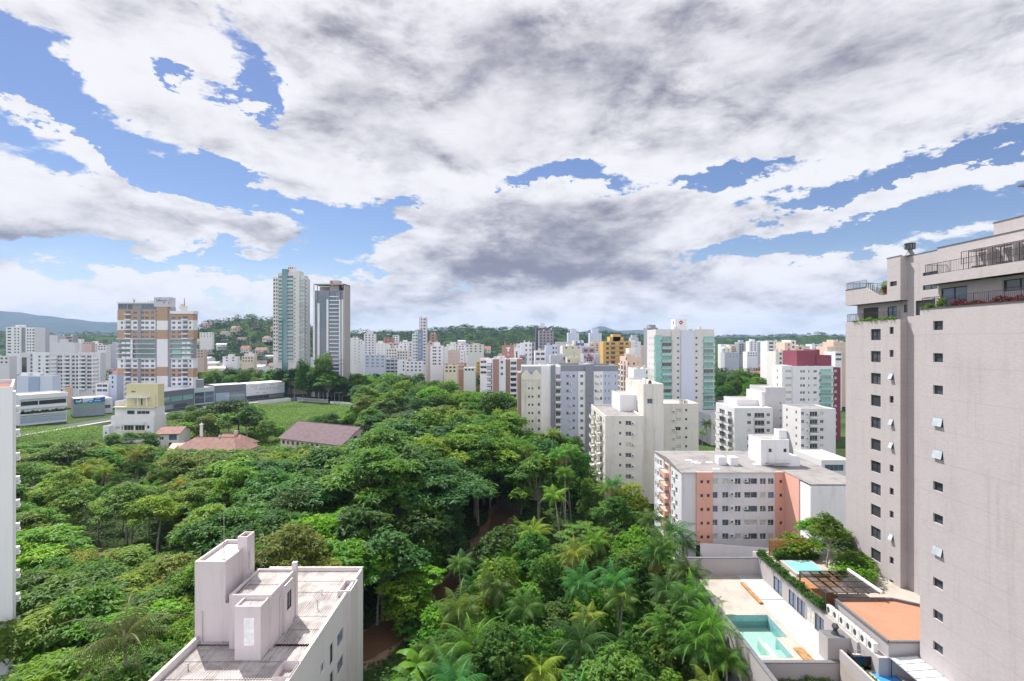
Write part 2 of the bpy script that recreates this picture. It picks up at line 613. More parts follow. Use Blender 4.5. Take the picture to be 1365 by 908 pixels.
def quads_mesh(name, v, tint, mat):
    nf = len(v) // 4
    me = bpy.data.meshes.new(name)
    me.vertices.add(nf * 4); me.vertices.foreach_set('co', np.ascontiguousarray(v, dtype=np.float32).ravel())
    me.loops.add(nf * 4); me.loops.foreach_set('vertex_index', np.arange(nf * 4, dtype=np.int32))
    me.polygons.add(nf)
    me.polygons.foreach_set('loop_start', np.arange(0, nf * 4, 4, dtype=np.int32))
    me.polygons.foreach_set('loop_total', np.full(nf, 4, dtype=np.int32))
    at = me.attributes.new('tint', 'FLOAT', 'FACE')
    at.data.foreach_set('value', np.asarray(tint, dtype=np.float32))
    me.materials.append(mat)
    me.update(calc_edges=True)
    return me


def unit(n):
    v = RG.normal(size=(n, 3)); return v / np.linalg.norm(v, axis=1, keepdims=True)


def crown(name, lobes, per, k, L, W, flat, droop=0.15, inner=0.25):
    """lobes: (x, y, z, r, rz). Sprays of k leaves sit over the upper shell of each lobe, a few inside it."""
    C, D_, U, LL, WW, T = [], [], [], [], [], []
    for (x, y, z, r, rz) in lobes:
        n = int(per * (r * r) / 4.0) + 6
        u = unit(n)
        u[:, 2] = np.abs(u[:, 2]) * 1.0 - 0.35 * (RG.random(n) < 0.55)
        rad_ = np.where(RG.random(n) < inner, RG.random(n) * 0.8, 0.82 + 0.28 * RG.random(n))
        pos = np.stack([x + u[:, 0] * r * rad_, y + u[:, 1] * r * rad_, z + u[:, 2] * rz * rad_], 1)
        lobe_t = RG.uniform(0.15, 0.85)
        for _ in range(k):
            a = RG.random(n) * 2 * np.pi
            dd = np.stack([np.cos(a), np.sin(a), RG.normal(0.05, 0.25, n) - droop], 1)
            dd = dd * (1 - 0.45) + u * 0.45 * (1 if flat < .5 else .5)
            up = np.stack([RG.normal(0, .35, n), RG.normal(0, .35, n), np.ones(n)], 1) * flat + u * (1 - flat) + RG.normal(0, .15, (n, 3))
            C.append(pos); D_.append(dd); U.append(up)
            LL.append(L * RG.uniform(.7, 1.25, n)); WW.append(W * RG.uniform(.7, 1.2, n))
            T.append(np.clip(lobe_t + RG.normal(0, .17, n), 0, 1))
    return leaves_mesh(name, np.concatenate(C), np.concatenate(D_), np.concatenate(U), np.concatenate(LL), np.concatenate(WW), np.concatenate(T), droop=droop)


def trunk_mesh(lobes, h0, r0, base=0.0, mat=None, lean=(0, 0), fork=0.55):
    g = G()
    top = Vector((lean[0], lean[1], h0))
    pts = [Vector((0, 0, base - 0.3)), Vector((lean[0] * .25, lean[1] * .25 + .1, h0 * .4)), top]
    g.tube(pts[0], pts[1], r0, r0 * .75, 7); g.tube(pts[1], pts[2], r0 * .75, r0 * .55, 7)
    for (x, y, z, r, rz) in lobes:
        e = Vector((x, y, z - rz * .1))
        m_ = top.lerp(e, .5) + Vector((0, 0, -0.12 * (e - top).length * fork))
        g.tube(top if R.random() < .7 else pts[1].lerp(top, .8), m_, r0 * .38, r0 * .22, 5)
        g.tube(m_, e, r0 * .22, r0 * .07, 5)
    return g.mesh('trunk', mat or M_BARK)


def make_kind(kind, seed):
    """unit trees about 12 m tall; returns (crown mesh, trunk mesh, height, crown radius)"""
    rr = random.Random(seed)
    lobes = []
    if kind == 'feathery':              # wide layered umbrella
        n = 26
        for i in range(n):
            a = i * 2.4 + rr.uniform(-.3, .3); q = math.sqrt((i + .5) / n)
            rr_ = q * 4.9
            z = 11.3 - 2.9 * q * q + rr.uniform(-1.7, .7)
            lobes.append((math.cos(a) * rr_, math.sin(a) * rr_, z, rr.uniform(1.0, 1.75), rr.uniform(.45, .75)))
        cm = crown('crown', lobes, 135, 5, .55, .17, .7, .16, .2)
        return cm, trunk_mesh(lobes[::2], 7.0, .26, mat=M_PALE_BARK, lean=(rr.uniform(-.8, .8), rr.uniform(-.8, .8))), 12.0, 6.2
    if kind == 'dense':
        n = 24
        for i in range(n):
            a = i * 2.4 + rr.uniform(-.4, .4); t = (i + .5) / n
            z = 12.0 - 7.8 * t + rr.uniform(-.6, .6)
            q = math.sin(min(1, .25 + t * .9) * math.pi * .62)
            lobes.append((math.cos(a) * q * 3.1, math.sin(a) * q * 3.1, z - 1.0, rr.uniform(1.25, 2.0), rr.uniform(1.0, 1.5)))
        cm = crown('crown', lobes, 95, 5, .50, .27, .45, .18, .2)
        return cm, trunk_mesh(lobes[::2], 5.0, .3), 12.3, 4.9
    if kind == 'spreading':             # lumpy, open, limbs showing
        n = 20
        for i in range(n):
            a = i * 2.4 + rr.uniform(-.4, .4); t = (i + .5) / n
            q = math.sqrt(t) * 4.3
            z = 11.2 - 3.4 * t + rr.uniform(-1.3, .9)
            lobes.append((math.cos(a) * q, math.sin(a) * q, z, rr.uniform(1.1, 1.9), rr.uniform(.8, 1.25)))
        cm = crown('crown', lobes, 88, 6, .58, .24, .6, .2, .25)
        return cm, trunk_mesh(lobes, 5.5, .27, mat=M_PALE_BARK, lean=(rr.uniform(-1, 1), 0)), 12.6, 5.6
    if kind == 'vine':                  # a trunk hung with creeper: narrow ragged column
        n = 22
        for i in range(n):
            t = (i + .5) / n
            a = i * 2.2
            q = .5 + 1.0 * math.sin(t * 2.6)
            lobes.append((math.cos(a) * q, math.sin(a) * q, 11.5 - 10.2 * t, rr.uniform(.9, 1.5), rr.uniform(.9, 1.5)))
        cm = crown('crown', lobes, 95, 5, .42, .30, .3, .3, .15)
        return cm, trunk_mesh(lobes[:3], 9.0, .25), 12.2, 2.6
    if kind == 'bush':
        n = 12
        for i in range(n):
            a = i * 2.4; q = math.sqrt((i + .5) / n) * 2.1
            lobes.append((math.cos(a) * q, math.sin(a) * q, 2.0 - .35 * q + rr.uniform(-.3, .3), rr.uniform(.8, 1.2), rr.uniform(.7, 1.0)))
        cm = crown('crown', lobes, 120, 5, .36, .2, .5, .15, .2)
        return cm, trunk_mesh(lobes[::3], .8, .12), 3.2, 3.0
    if kind == 'rosette':               # big star-like compound leaves (trumpet tree)
        C, D_, U, LL, WW, T = [], [], [], [], [], []
        tips = []
        n = 60
        for i in range(n):
            a = i * 2.4 + rr.uniform(-.3, .3); q = math.sqrt((i + .5) / n) * 3.6
            p = (math.cos(a) * q, math.sin(a) * q, 11.4 - .16 * q * q + rr.uniform(-1.2, .4))
            tips.append((*p, .6, .2))
            k = 11; t0 = rr.uniform(.3, .8)
            for j in range(k):
                b = j / k * 6.283 + rr.random()
                for s_ in range(4):
                    st = .18 + s_ * .16
                    for sd_ in (-1, 1):
                        C.append((p[0] + math.cos(b) * st, p[1] + math.sin(b) * st, p[2] - .22 * st * st))
                        bb = b + sd_ * .75
                        D_.append((math.cos(bb), math.sin(bb), -.25)); U.append((0, 0, 1))
                        LL.append(.42); WW.append(.15); T.append(t0 + rr.uniform(-.12, .12))
        A = np.array
        cm = leaves_mesh('crown', A(C), A(D_, float), A(U, float), A(LL), A(WW), A(T), droop=.12)
        return cm, trunk_mesh(tips[::2], 6.5, .2, mat=M_PALE_BARK), 11.8, 4.6
    raise ValueError(kind)


KINDS = {k: [make_kind(k, 11 * i + 3) for i in range(n)] for k, n in
         (('feathery', 4), ('dense', 4), ('spreading', 4), ('vine', 2), ('bush', 2), ('rosette', 2))}

M_FROND = M_LEAF


def palm_meshes(seed, nf=17, fl=3.6, dead=3):
    """one mesh per frond group: green fronds, dry hanging fronds, trunk (unit palm with a 10 m stem)"""
    rr = random.Random(seed)

    def fronds(lst):
        V, T = [], []
        for (az_, el0, ln, bend, t0) in lst:
            n = 26
            p = Vector((0, 0, 0)); e = el0
            prev = None
            ca, sa = math.cos(az_), math.sin(az_)
            for i in range(n + 1):
                d = Vector((ca * math.cos(e), sa * math.cos(e), math.sin(e)))
                if i > 2:
                    side = Vector((-sa, ca, 0)); upn = side.cross(d) * -1
                    t = i / n
                    ll = .95 * math.sin(min(1, .22 + t * .95) * math.pi) ** .7 * (1 - .25 * t) + .12
                    for s_ in (-1, 1):
                        dl = (side * s_ * .85 + d * .55 + Vector((0, 0, -.35 - .3 * rr.random()))).normalized()
                        w = d * .034
                        q = p + dl * ll * .55
                        tip = p + dl * ll + Vector((0, 0, -.22 * ll))
                        tt = t0 + rr.uniform(-.12, .12)
                        V += [p - w, p + w, q + w * 1.1, q - w * 1.1]; T.append(tt)
                        V += [q - w * 1.1, q + w * 1.1, tip + w * .2, tip - w * .2]; T.append(tt)
                p2 = p + d * (ln / n)
                sw = Vector((-sa, ca, 0)) * .045
                V += [p - sw, p + sw, p2 + sw * .9, p2 - sw * .9]; T.append(.75)
                p = p2; e -= bend / n * (0.6 + .9 * i / n)
        return quads_mesh('fronds', np.array([tuple(v) for v in V]), np.array(T), M_FROND)

    live = []
    for i in range(nf):
        t = i / (nf - 1)
        live.append((i * 2.4 + rr.uniform(-.2, .2), 1.35 - 1.35 * t + rr.uniform(-.1, .1), fl * rr.uniform(.85, 1.08), 1.5 + rr.uniform(-.2, .4), rr.uniform(.3, .75)))
    dry = [(rr.uniform(0, 6.28), -.75 + rr.uniform(-.3, .2), fl * .8, .9, rr.uniform(.3, .8)) for _ in range(dead)]
    g = G(); H = 10.0
    pts = [Vector((math.sin(k * .5 + seed) * .10 * k / 6, math.cos(k * .4 + seed) * .08 * k / 6, -.3 + (H + .3) * k / 6)) for k in range(7)]
    off = pts[-1]
    for k in range(6): g.tube(pts[k] - Vector((off.x, off.y, 0)), pts[k + 1] - Vector((off.x, off.y, 0)), .17 - .012 * k, .17 - .012 * (k + 1), 7)
    g.tube((0, 0, H - .1), (0, 0, H + .7), .13, .06, 7)
    return fronds(live), fronds(dry), g.mesh('trunk', M_PALE_BARK)


PALMS = [palm_meshes(s, nf, fl, dd) for s, nf, fl, dd in ((1, 17, 3.6, 3), (2, 15, 3.3, 4), (3, 20, 4.1, 2), (5, 13, 3.0, 2))]


def banana_meshes(seed):
    rr = random.Random(seed)
    V, T = [], []
    for i in range(9):
        a = i * 2.4; e = 1.25 - .1 * i; p = Vector((0, 0, 1.6)); ca, sa = math.cos(a), math.sin(a)
        n = 9; ln = 2.7
        side = Vector((-sa, ca, 0)); pw = .06
        for k in range(n):
            d = Vector((ca * math.cos(e), sa * math.cos(e), math.sin(e)))
            p2 = p + d * ln / n
            w = .42 * math.sin(min(1, (k + 1) / n * .92 + .06) * math.pi) + .03
            for s_ in (-1, 1):
                dz_ = Vector((0, 0, -.12))
                V += [p, p2, p2 + side * s_ * w + dz_, p + side * s_ * pw + dz_] if s_ < 0 else [p, p + side * pw + dz_, p2 + side * w + dz_, p2]
                T.append(.5 + rr.uniform(-.2, .2))
            pw = w; p = p2; e -= .24
    g = G(); g.tube((0, 0, -.2), (0, 0, 1.8), .16, .09, 7)
    return quads_mesh('leaves', np.array([tuple(v) for v in V]), np.array(T), M_LEAF), g.mesh('stem', plain('banana_stem', (.16, .2, .07)))


BANANAS = [banana_meshes(1), banana_meshes(2)]
# ---------------------------------------------------------------- trees of the valley
TREES = []            # (root, px, py, look, what, group)
NEXT = {}


def tree(kind, x, y, h, color, look, cat='tree', spread=1.0, z=0.0, label=None, group='trees of the wooded valley'):
    lst = KINDS[kind]
    i = NEXT.get(kind, 0); NEXT[kind] = i + 1
    cm, tm, H, r = lst[i % len(lst)]
    s = h / H
    name = {'bush': 'bush', 'vine': 'vine_covered_tree', 'rosette': 'trumpet_tree', 'feathery': 'feathery_tree', 'dense': 'dense_tree', 'spreading': 'spreading_tree'}[kind]
    o = empty(name, (x, y, z), R.uniform(0, 6.28))
    o.scale = (s * spread, s * spread, s)
    c = link('crown', cm, o); c.color = (*[min(.4, v * R.uniform(.82, 1.2)) for v in color], 1)
    link('trunk', tm, o)
    tag(o, label, 'bush' if kind == 'bush' else cat, group)
    if not label:
        TREES.append((o, 682.5 + x / y * F, 454 + (CAMZ - h * .7 - z) / y * F, look, 'bushes' if kind == 'bush' else 'trees'))
    return o


def palm(x, y, h, color, s=1.0, look='green', var=None, dry=(0.22, .17, .07), label=None, z=0.0):
    i = NEXT.get('palm', 0); NEXT['palm'] = i + 1
    fm, dm, tm = PALMS[(i if var is None else var) % len(PALMS)]
    o = empty('palm_tree', (x, y, z), R.uniform(0, 6.28)); o.rotation_euler.x = R.uniform(-.13, .13); o.rotation_euler.y = R.uniform(-.13, .13)
    a = link('fronds', fm, o, (0, 0, h)); a.scale = (s,) * 3
    a.color = (*[v * R.uniform(.8, 1.25) for v in color], 1)
    if R.random() < .6:
        b = link('dry_fronds', dm, o, (0, 0, h - .1)); b.scale = (s,) * 3; b.color = (*dry, 1)
    t = link('trunk', tm, o, (0, 0, h - 10.0 if h > 10 else 0)); t.scale = (s, s, h / 10.0 if h <= 10 else 1)
    if h > 10:
        t.location.z = 0; t.scale = (s, s, h / 10.0)
    tag(o, label, 'palm tree', 'palms of the wooded valley')
    if not label: TREES.append((o, 682.5 + x / y * F, 454 + (CAMZ - h - z) / y * F, look, 'palms'))
    return o


def banana(x, y, s=1.0, color=(.07, .16, .02)):
    i = NEXT.get('banana', 0); NEXT['banana'] = i + 1
    lm, sm = BANANAS[i % 2]
    o = empty('banana_plant', (x, y, 0), R.uniform(0, 6.28)); o.scale = (s,) * 3
    a = link('leaves', lm, o); a.color = (*color, 1)
    link('stem', sm, o)
    tag(o, None, 'banana plant', 'banana plants by the creek')
    TREES.append((o, 682.5 + x / y * F, 454 + (CAMZ - 3 * s) / y * F, 'broad leaved', 'banana plants'))


GREEN = {
    'yellow green': (0.145, 0.235, 0.028), 'olive green': (0.105, 0.205, 0.030), 'mid green': (0.074, 0.190, 0.024),
    'dark green': (0.042, 0.125, 0.020), 'blue green': (0.050, 0.160, 0.036), 'bright green': (0.110, 0.265, 0.020), 'lime green': (0.195, 0.31, 0.020),
}
SKYLINE = [(-50, 592), (30, 590), (135, 588), (141, 592), (212, 592), (226, 599), (345, 599), (370, 597), (486, 590), (505, 560), (540, 552), (600, 540), (640, 522), (690, 518), (699, 546), (745, 562), (770, 588),
           (790, 628), (800, 642), (830, 636), (868, 662), (897, 672), (916, 706), (939, 762), (968, 800), (1000, 905)]


def sky_at(px):
    for (a, b) in zip(SKYLINE, SKYLINE[1:]):
        if a[0] <= px <= b[0]: return a[1] + (b[1] - a[1]) * (px - a[0]) / (b[0] - a[0])
    return 9999 if px > 1000 else 590


def right_edge(y):
    for (y0, x0), (y1, x1) in zip(RE, RE[1:]):
        if y0 <= y <= y1: return x0 + (x1 - x0) * (y - y0) / (y1 - y0)
    return -30


RE = [(0, 23.5), (72, 23.5), (90, 27), (104, 30), (125, 22), (150, 21), (162, 8), (168, 0), (235, 0), (242, -13), (430, -14)]


def far_edge(px):
    if px < 140: return 225
    if px < 215: return 205
    if px < 350: return 180
    if px < 372: return 190
    if px < 470: return 196
    if px < 505: return 196 + (px - 470) * 1.5
    return 250


def free(x, y, r):
    if -31.5 - r < x < -14.5 + r and 20 < y < 61.5 + r: return False
    if x > right_edge(y) - r * .55: return False
    if x < -57 - 0 and y < 61 and x < -.93 * y + r: return False
    return True


PTS = []


def far_from(x, y, r):
    return all((x - a) ** 2 + (y - b) ** 2 > r * r for a, b in PTS)


def zone(px, py_ground, x, y):
    """what grows where, as in the photograph: (choices of kind, colours, height range, spread)"""
    if px > 505 and y < 92:            # lower right: palms, bananas, bright young trees
        return [('palm', 2.4), ('rosette', 1.2), ('spreading', 2.0), ('dense', 1.7), ('banana', .8)], ['mid green', 'bright green', 'dark green', 'mid green'], (8, 12.5), .8
    if 490 < px < 668 and 96 < y < 180:   # the tall mass left of the creek
        return [('spreading', 2), ('feathery', 2.2), ('dense', 1.8), ('vine', .7)], ['dark green', 'mid green', 'blue green', 'mid green', 'olive green'], (17, 24), .92
    if 300 < px < 520 and 80 < y < 128:
        return [('spreading', 2.4), ('feathery', 2), ('dense', 1.2), ('rosette', .5)], ['mid green', 'blue green', 'dark green', 'bright green', 'mid green'], (13.5, 19), .95
    if px > 668 and 105 < y < 175:
        return [('palm', 3.2), ('dense', 1.8), ('spreading', 1.2)], ['dark green', 'blue green', 'mid green', 'dark green'], (13, 20), .9
    if px > 640 and y < 150:           # right of the creek
        return [('spreading', 1.6), ('dense', 2), ('palm', 2.0), ('rosette', .5)], ['mid green', 'lime green', 'bright green', 'dark green', 'mid green'], (11, 16), .85
    if px > 640:
        return [('palm', 4), ('dense', 1.6), ('spreading', 1)], ['dark green', 'blue green', 'mid green', 'bright green'], (12, 17), .9
    if px < 270 and y < 84:            # low yellowish canopy at lower left
        return [('feathery', 5), ('spreading', 1.2)], ['yellow green', 'mid green', 'bright green', 'mid green'], (11.5, 14.5), 1.0
    if px < 230 and 112 < y < 150 and px > 90:
        return [('palm', 4), ('dense', 1)], ['dark green', 'mid green'], (10, 14), .9
    if px < 250:
        return [('feathery', 4), ('spreading', 1.5), ('palm', .7)], ['yellow green', 'olive green', 'olive green', 'mid green'], (11, 15), 1.0
    if y > 125:
        return [('feathery', 4), ('spreading', 2), ('dense', .8)], ['olive green', 'yellow green', 'mid green', 'dark green'], (11, 15), 1.0
    if px > 560:
        return [('dense', 2), ('feathery', 1.5), ('vine', .9), ('spreading', 1)], ['dark green', 'mid green', 'blue green', 'olive green'], (12, 17.5), .9
    return [('spreading', 2.2), ('feathery', 2), ('dense', 1.6), ('rosette', .6)], ['mid green', 'blue green', 'dark green', 'bright green', 'olive green'], (11.5, 15.5), .95


def pick(lst):
    t = R.uniform(0, sum(w for _, w in lst))
    for k, w in lst:
        t -= w
        if t <= 0: return k
    return lst[-1][0]


LOOK = {'feathery': 'wide feathery', 'dense': 'dense round', 'spreading': 'open branching', 'vine': 'creeper hung', 'bush': 'low round', 'rosette': 'star leaved'}


def grow(x, y):
    px = 682.5 + x / y * F
    choices, cols, (h0, h1), sp = zone(px, 0, x, y)
    kind = pick(choices)
    cn = R.choice(cols)
    h = R.uniform(h0, h1)
    if kind == 'palm': h *= .95
    # tops keep below the roofs, lawns and walls the photograph shows behind them
    rad_px = (2.5 if kind == 'palm' else 4.0) / y * F
    lim = max(sky_at(px - rad_px * .7), sky_at(px), sky_at(px + rad_px * .7))
    top = CAMZ - (lim - 454) / F * y
    extra = 1.0 if kind == 'palm' else 0.0
    if h + extra > top: h = top - extra - R.uniform(0, .5)
    if 40 < px < 258 and 50 < y < 88: h = min(h, 44 * (1 - y / 101) + R.uniform(-.6, 2.0))      # the creek bank stays open to view
    if abs(x - X(667, y)) < 7.5 and 78 < y < 120: h = min(h, 44 * (1 - y / 122) - .8)
    if 488 < px < 545 and 45 < y < 60: h = min(h, 5.0)
    if h < 2.0: return False
    if h < 5.0:
        if kind not in ('palm', 'banana'): kind = 'bush'; h = min(h, 4.0)
        elif kind == 'palm' and h < 4: return False
    if kind == 'palm':
        palm(x, y, h, GREEN[R.choice(['mid green', 'dark green', 'blue green', 'mid green'])] if R.random() < .8 else GREEN['yellow green'], R.uniform(.85, 1.2), R.choice(['tall slender', 'tall slender', 'short bushy']) if 0 else ('tall slender' if h > 9 else 'short bushy'))
    elif kind == 'banana':
        banana(x, y, R.uniform(1.1, 1.7))
    else:
        tree(kind, x, y, h, GREEN[cn], f'{LOOK[kind]} {cn}', spread=sp * R.choice((.85, .95, 1.05, 1.15, 1.3)) * (1.05 if h > 9 else 1.3))
    return True


y = 40.0
while y < 250:
    step = 6.4 if y < 90 else 7.4 if y < 150 else 8.6
    x = -.97 * y - 4
    while x < 31:
        xx, yy = x + R.uniform(-.42, .42) * step, y + R.uniform(-.42, .42) * step
        x += step
        px = 682.5 + xx / yy * F
        if px < 18 or yy > far_edge(px) or yy < 38: continue
        if not free(xx, yy, 3.0): continue
        if in_creek(xx, yy, 3.0): continue
        # open bank before the creek where the photograph shows the water
        if 640 < px < 690 and 112 < yy < 127: continue
        if 470 < px < 545 and 58 < yy < 76 and xx > -24 and xx < -13: continue
        if 45 < px < 255 and 86 < yy < 100: continue
        if grow(xx, yy): PTS.append((xx, yy))
    y += step

# singled out in the photograph
palm(X(183, 50), 50, 15.6, (0.11, .15, .035), 1.35, var=2, label='large palm with pale dry hanging fronds left of the pinkish building')
palm(X(660, 72), 72, 9.5, (0.075, .12, .03), 1.25, var=1, label='palm with drooping straw coloured fronds at the bottom centre of the forest', dry=(.36, .24, .10))
palm(X(882, 84), 84, 14.5, (0.05, .11, .03), 1.1, var=3, label='tall slim palm with pale straight trunk before the salmon apartment block')
palm(X(912, 82), 82, 11.0, (0.05, .11, .03), 1.1, var=0, label='palm touching the left corner of the salmon apartment block')
tree('feathery', X(388, 70), 70, 18.0, (0.15, .18, .03), '', spread=.8, label='yellow green feathery tree with bare pale limbs behind the pinkish building')
tree('vine', X(240, 118), 118, 12.0, (0.26, .25, .02), '', spread=.8, label='bright yellow creeper hung treetop among green trees left of centre')
tree('vine', X(602, 112), 112, 15.0, (0.10, .20, .015), '', label='lime green creeper covered trunk standing left of the brown creek')
tree('dense', X(835, 110), 110, 12.5, (0.12, .20, .012), '', spread=1.1, label='lime green round tree before the cream apartment building')
for (x, y, h, s_, c) in ((22.6, 58, 11.5, 1.0, 'mid green'), (21.2, 62.5, 12.5, 1.1, 'dark green'), (23.2, 64.5, 12, 1.0, 'mid green'), (22.2, 69, 13, 1.1, 'dark green'), (20.0, 56, 10, 1.1, 'mid green'),
                        (24.2, 70.5, 12.5, 1.0, 'blue green'), (19.4, 66.5, 11, 1.15, 'dark green'), (22.8, 53.5, 9.5, 1.0, 'mid green'), (17.6, 60.5, 10, 1.1, 'mid green'), (19.2, 51.5, 8.5, 1.0, 'yellow green'),
                        (23.6, 76, 13.5, 1.1, 'mid green'), (20.8, 75, 12.5, 1.1, 'dark green'), (25.8, 80, 13.5, 1.1, 'blue green'), (12.5, 52.5, 8.0, 1.2, 'mid green'), (7.0, 51, 7.0, 1.2, 'mid green'), (3.0, 55, 8.0, 1.2, 'yellow green'),
                        (-4.5, 60, 8.0, 1.25, 'mid green'), (-7.5, 54, 6.0, 1.2, 'mid green'), (-6.5, 66, 9.0, 1.25, 'mid green'), (1.0, 66, 9.5, 1.1, 'dark green'), (8.5, 60, 9.0, 1.2, 'dark green'), (13.5, 66, 11, 1.1, 'mid green'), (9.0, 70, 11, 1.15, 'blue green'), (-2, 75, 10, 1.1, 'mid green')):
    palm(x, y, h, GREEN[c], s_, 'tall slender' if h > 9 else 'short bushy'); PTS.append((x, y))
# behind the houses, on the meadow
for px, d, h, c, sp, lab in [
    (262, 232, 13, 'mid green', 1.1, 'broad green tree at the left end of the grove behind the terracotta roofs'),
    (292, 238, 16, 'dark green', 1.15, 'tall dark tree in the middle of the grove behind the terracotta roofs'),
    (318, 240, 16.5, 'dark green', 1.15, 'tallest dark crown of the grove behind the terracotta roofs'),
    (340, 236, 13, 'mid green', 1.1, 'green tree at the right end of the grove behind the terracotta roofs'),
    (372, 226, 6.5, 'bright green', 1.1, 'small bright green tree at the left gable of the brown roofed house'),
    (440, 246, 9.5, 'dark green', 1.3, 'round dark tree alone on the bright meadow behind the brown roofed house'),
    (425, 250, 7.5, 'mid green', 1.2, 'smaller round tree left beside the dark one on the bright meadow'),
    (480, 236, 7.5, 'blue green', 1.1, 'small blue green tree by the grey parking yard')]:
    tree('dense', X(px, d), d, h, GREEN[c], '', spread=sp, label=lab, group='trees on the meadow')
for px, d, h, c, sp, lab in [
    (246, 222, 9, 'bright green', 1.2, 'low bright tree left of the grove behind the terracotta roofs'),
    (276, 224, 12, 'olive green', 1.2, 'olive tree at the front of the grove behind the terracotta roofs'),
    (306, 222, 13, 'mid green', 1.2, 'mid green tree at the front of the grove, above the terracotta ridge'),
    (330, 226, 15, 'dark green', 1.2, 'dark tree near the right end of the grove behind the terracotta roofs'),
    (356, 220, 10, 'olive green', 1.2, 'olive tree between the terracotta roofs and the brown roof'),
    (218, 232, 5, 'bright green', 1.3, 'low bright shrub like tree behind the white gabled house'),
    (494, 226, 14, 'mid green', 1.2, 'round tree at the right end of the grey parking yard'),
    (504, 206, 15, 'dark green', 1.1, 'dark tree right of the brown roofed house'),
    (478, 180, 6.5, 'bright green', 1.2, 'bright low tree before the right end of the brown roof'),
    (200, 200, 8, 'mid green', 1.2, 'tree hiding the foot of the stepped cream building'),
    (150, 206, 7, 'bright green', 1.3, 'bright tree at the left foot of the stepped cream building'),
    (174, 204, 7.5, 'mid green', 1.2, 'tree in front of the stepped cream building')]:
    tree(R.choice(['dense', 'spreading']), X(px, d), d, h, GREEN[c], '', spread=sp, label=lab, group='trees on the meadow')
for i in range(26):
    px = R.choice([R.uniform(395, 500), R.uniform(215, 345)]); d = R.uniform(250, 318) if px > 200 else R.uniform(232, 256)
    if px > 395 and d > 300: continue
    h = R.uniform(3.0, 6.0) if px > 200 else R.uniform(4, 8); cn = R.choice(['bright green', 'mid green', 'mid green', 'olive green'])
    tree('bush' if h < 5 else 'dense', X(px, d), d, h, GREEN[cn], f'{LOOK["bush" if h < 5 else "dense"]} {cn}', spread=1.6)
for px, d, h, c, k in ((646, 238, 20, 'mid green', 'dense'), (659, 229, 20.5, 'dark green', 'dense'), (672, 233, 20, 'mid green', 'spreading'), (683, 224, 19.5, 'dark green', 'dense'), (690, 204, 18, 'olive green', 'dense'),
                       (676, 190, 18, 'mid green', 'spreading'), (704, 167, 14.5, 'dark green', 'dense'), (719, 168, 13.5, 'mid green', 'dense'), (736, 172, 13, 'dark green', 'spreading'), (752, 180, 11, 'mid green', 'dense'), (766, 184, 9.5, 'bright green', 'dense'), (630, 246, 19, 'olive green', 'dense')):
    tree(k, X(px, d), d, h, GREEN[c], f'{LOOK[k]} {c}', spread=1.05)
# trees leaning over the creek, and the lower storey of the palm grove
last = None
for p in CREEK_D:
    if not 74 < p.y < 150 or p.x < -22: continue
    if last is not None and (p - last).length < 5.2: continue
    last = p.copy()
    if 112 < p.y < 128: sides = (-6.5,)
    else: sides = (-4.0, 3.2)
    for dx_ in sides:
        if abs(p.x + dx_ - X(667, p.y)) < 7.5 and 80 < p.y < 127: continue
        xx, yy = p.x + dx_ + R.uniform(-.8, .8), p.y + R.uniform(-1.5, 1.5)
        k = R.choice(['spreading', 'dense', 'vine', 'feathery']) if dx_ < 0 else R.choice(['spreading', 'dense', 'rosette'])
        cn = R.choice(['dark green', 'mid green', 'blue green', 'dark green']) if dx_ < 0 else R.choice(['mid green', 'bright green', 'dark green'])
        tree(k, xx, yy, R.uniform(12.5, 16.5) if dx_ < 0 else R.uniform(8, 11.5), GREEN[cn], f'{LOOK[k]} {cn}', spread=1.05)
for i in range(150):
    yy = R.uniform(47, 98); px = R.uniform(505, 960); xx = X(px, yy)
    if xx > right_edge(yy) - .8 or in_creek(xx, yy, 2.6) or not free(xx, yy, 1.5): continue
    if px < 545 and 58 < yy < 72: continue
    t = R.random(); lim = CAMZ - (max(sky_at(px - 15), sky_at(px + 15)) - 454) / F * yy
    h = min(R.uniform(3.2, 7.0), lim - 1)
    if h < 2.2: continue
    if t < .18: palm(xx, yy, h, GREEN[R.choice(['mid green', 'dark green', 'bright green'])], R.uniform(.75, 1.05), 'short bushy')
    elif t < .32: banana(xx, yy, R.uniform(1.1, 1.8), GREEN[R.choice(['mid green', 'bright green'])])
    else:
        k = R.choice(['bush', 'bush', 'rosette', 'dense']); cn = R.choice(['mid green', 'dark green', 'bright green', 'dark green'])
        tree(k, xx, yy, min(h, 4.2) if k == 'bush' else h, GREEN[cn], f'{LOOK[k]} {cn}', spread=1.2)
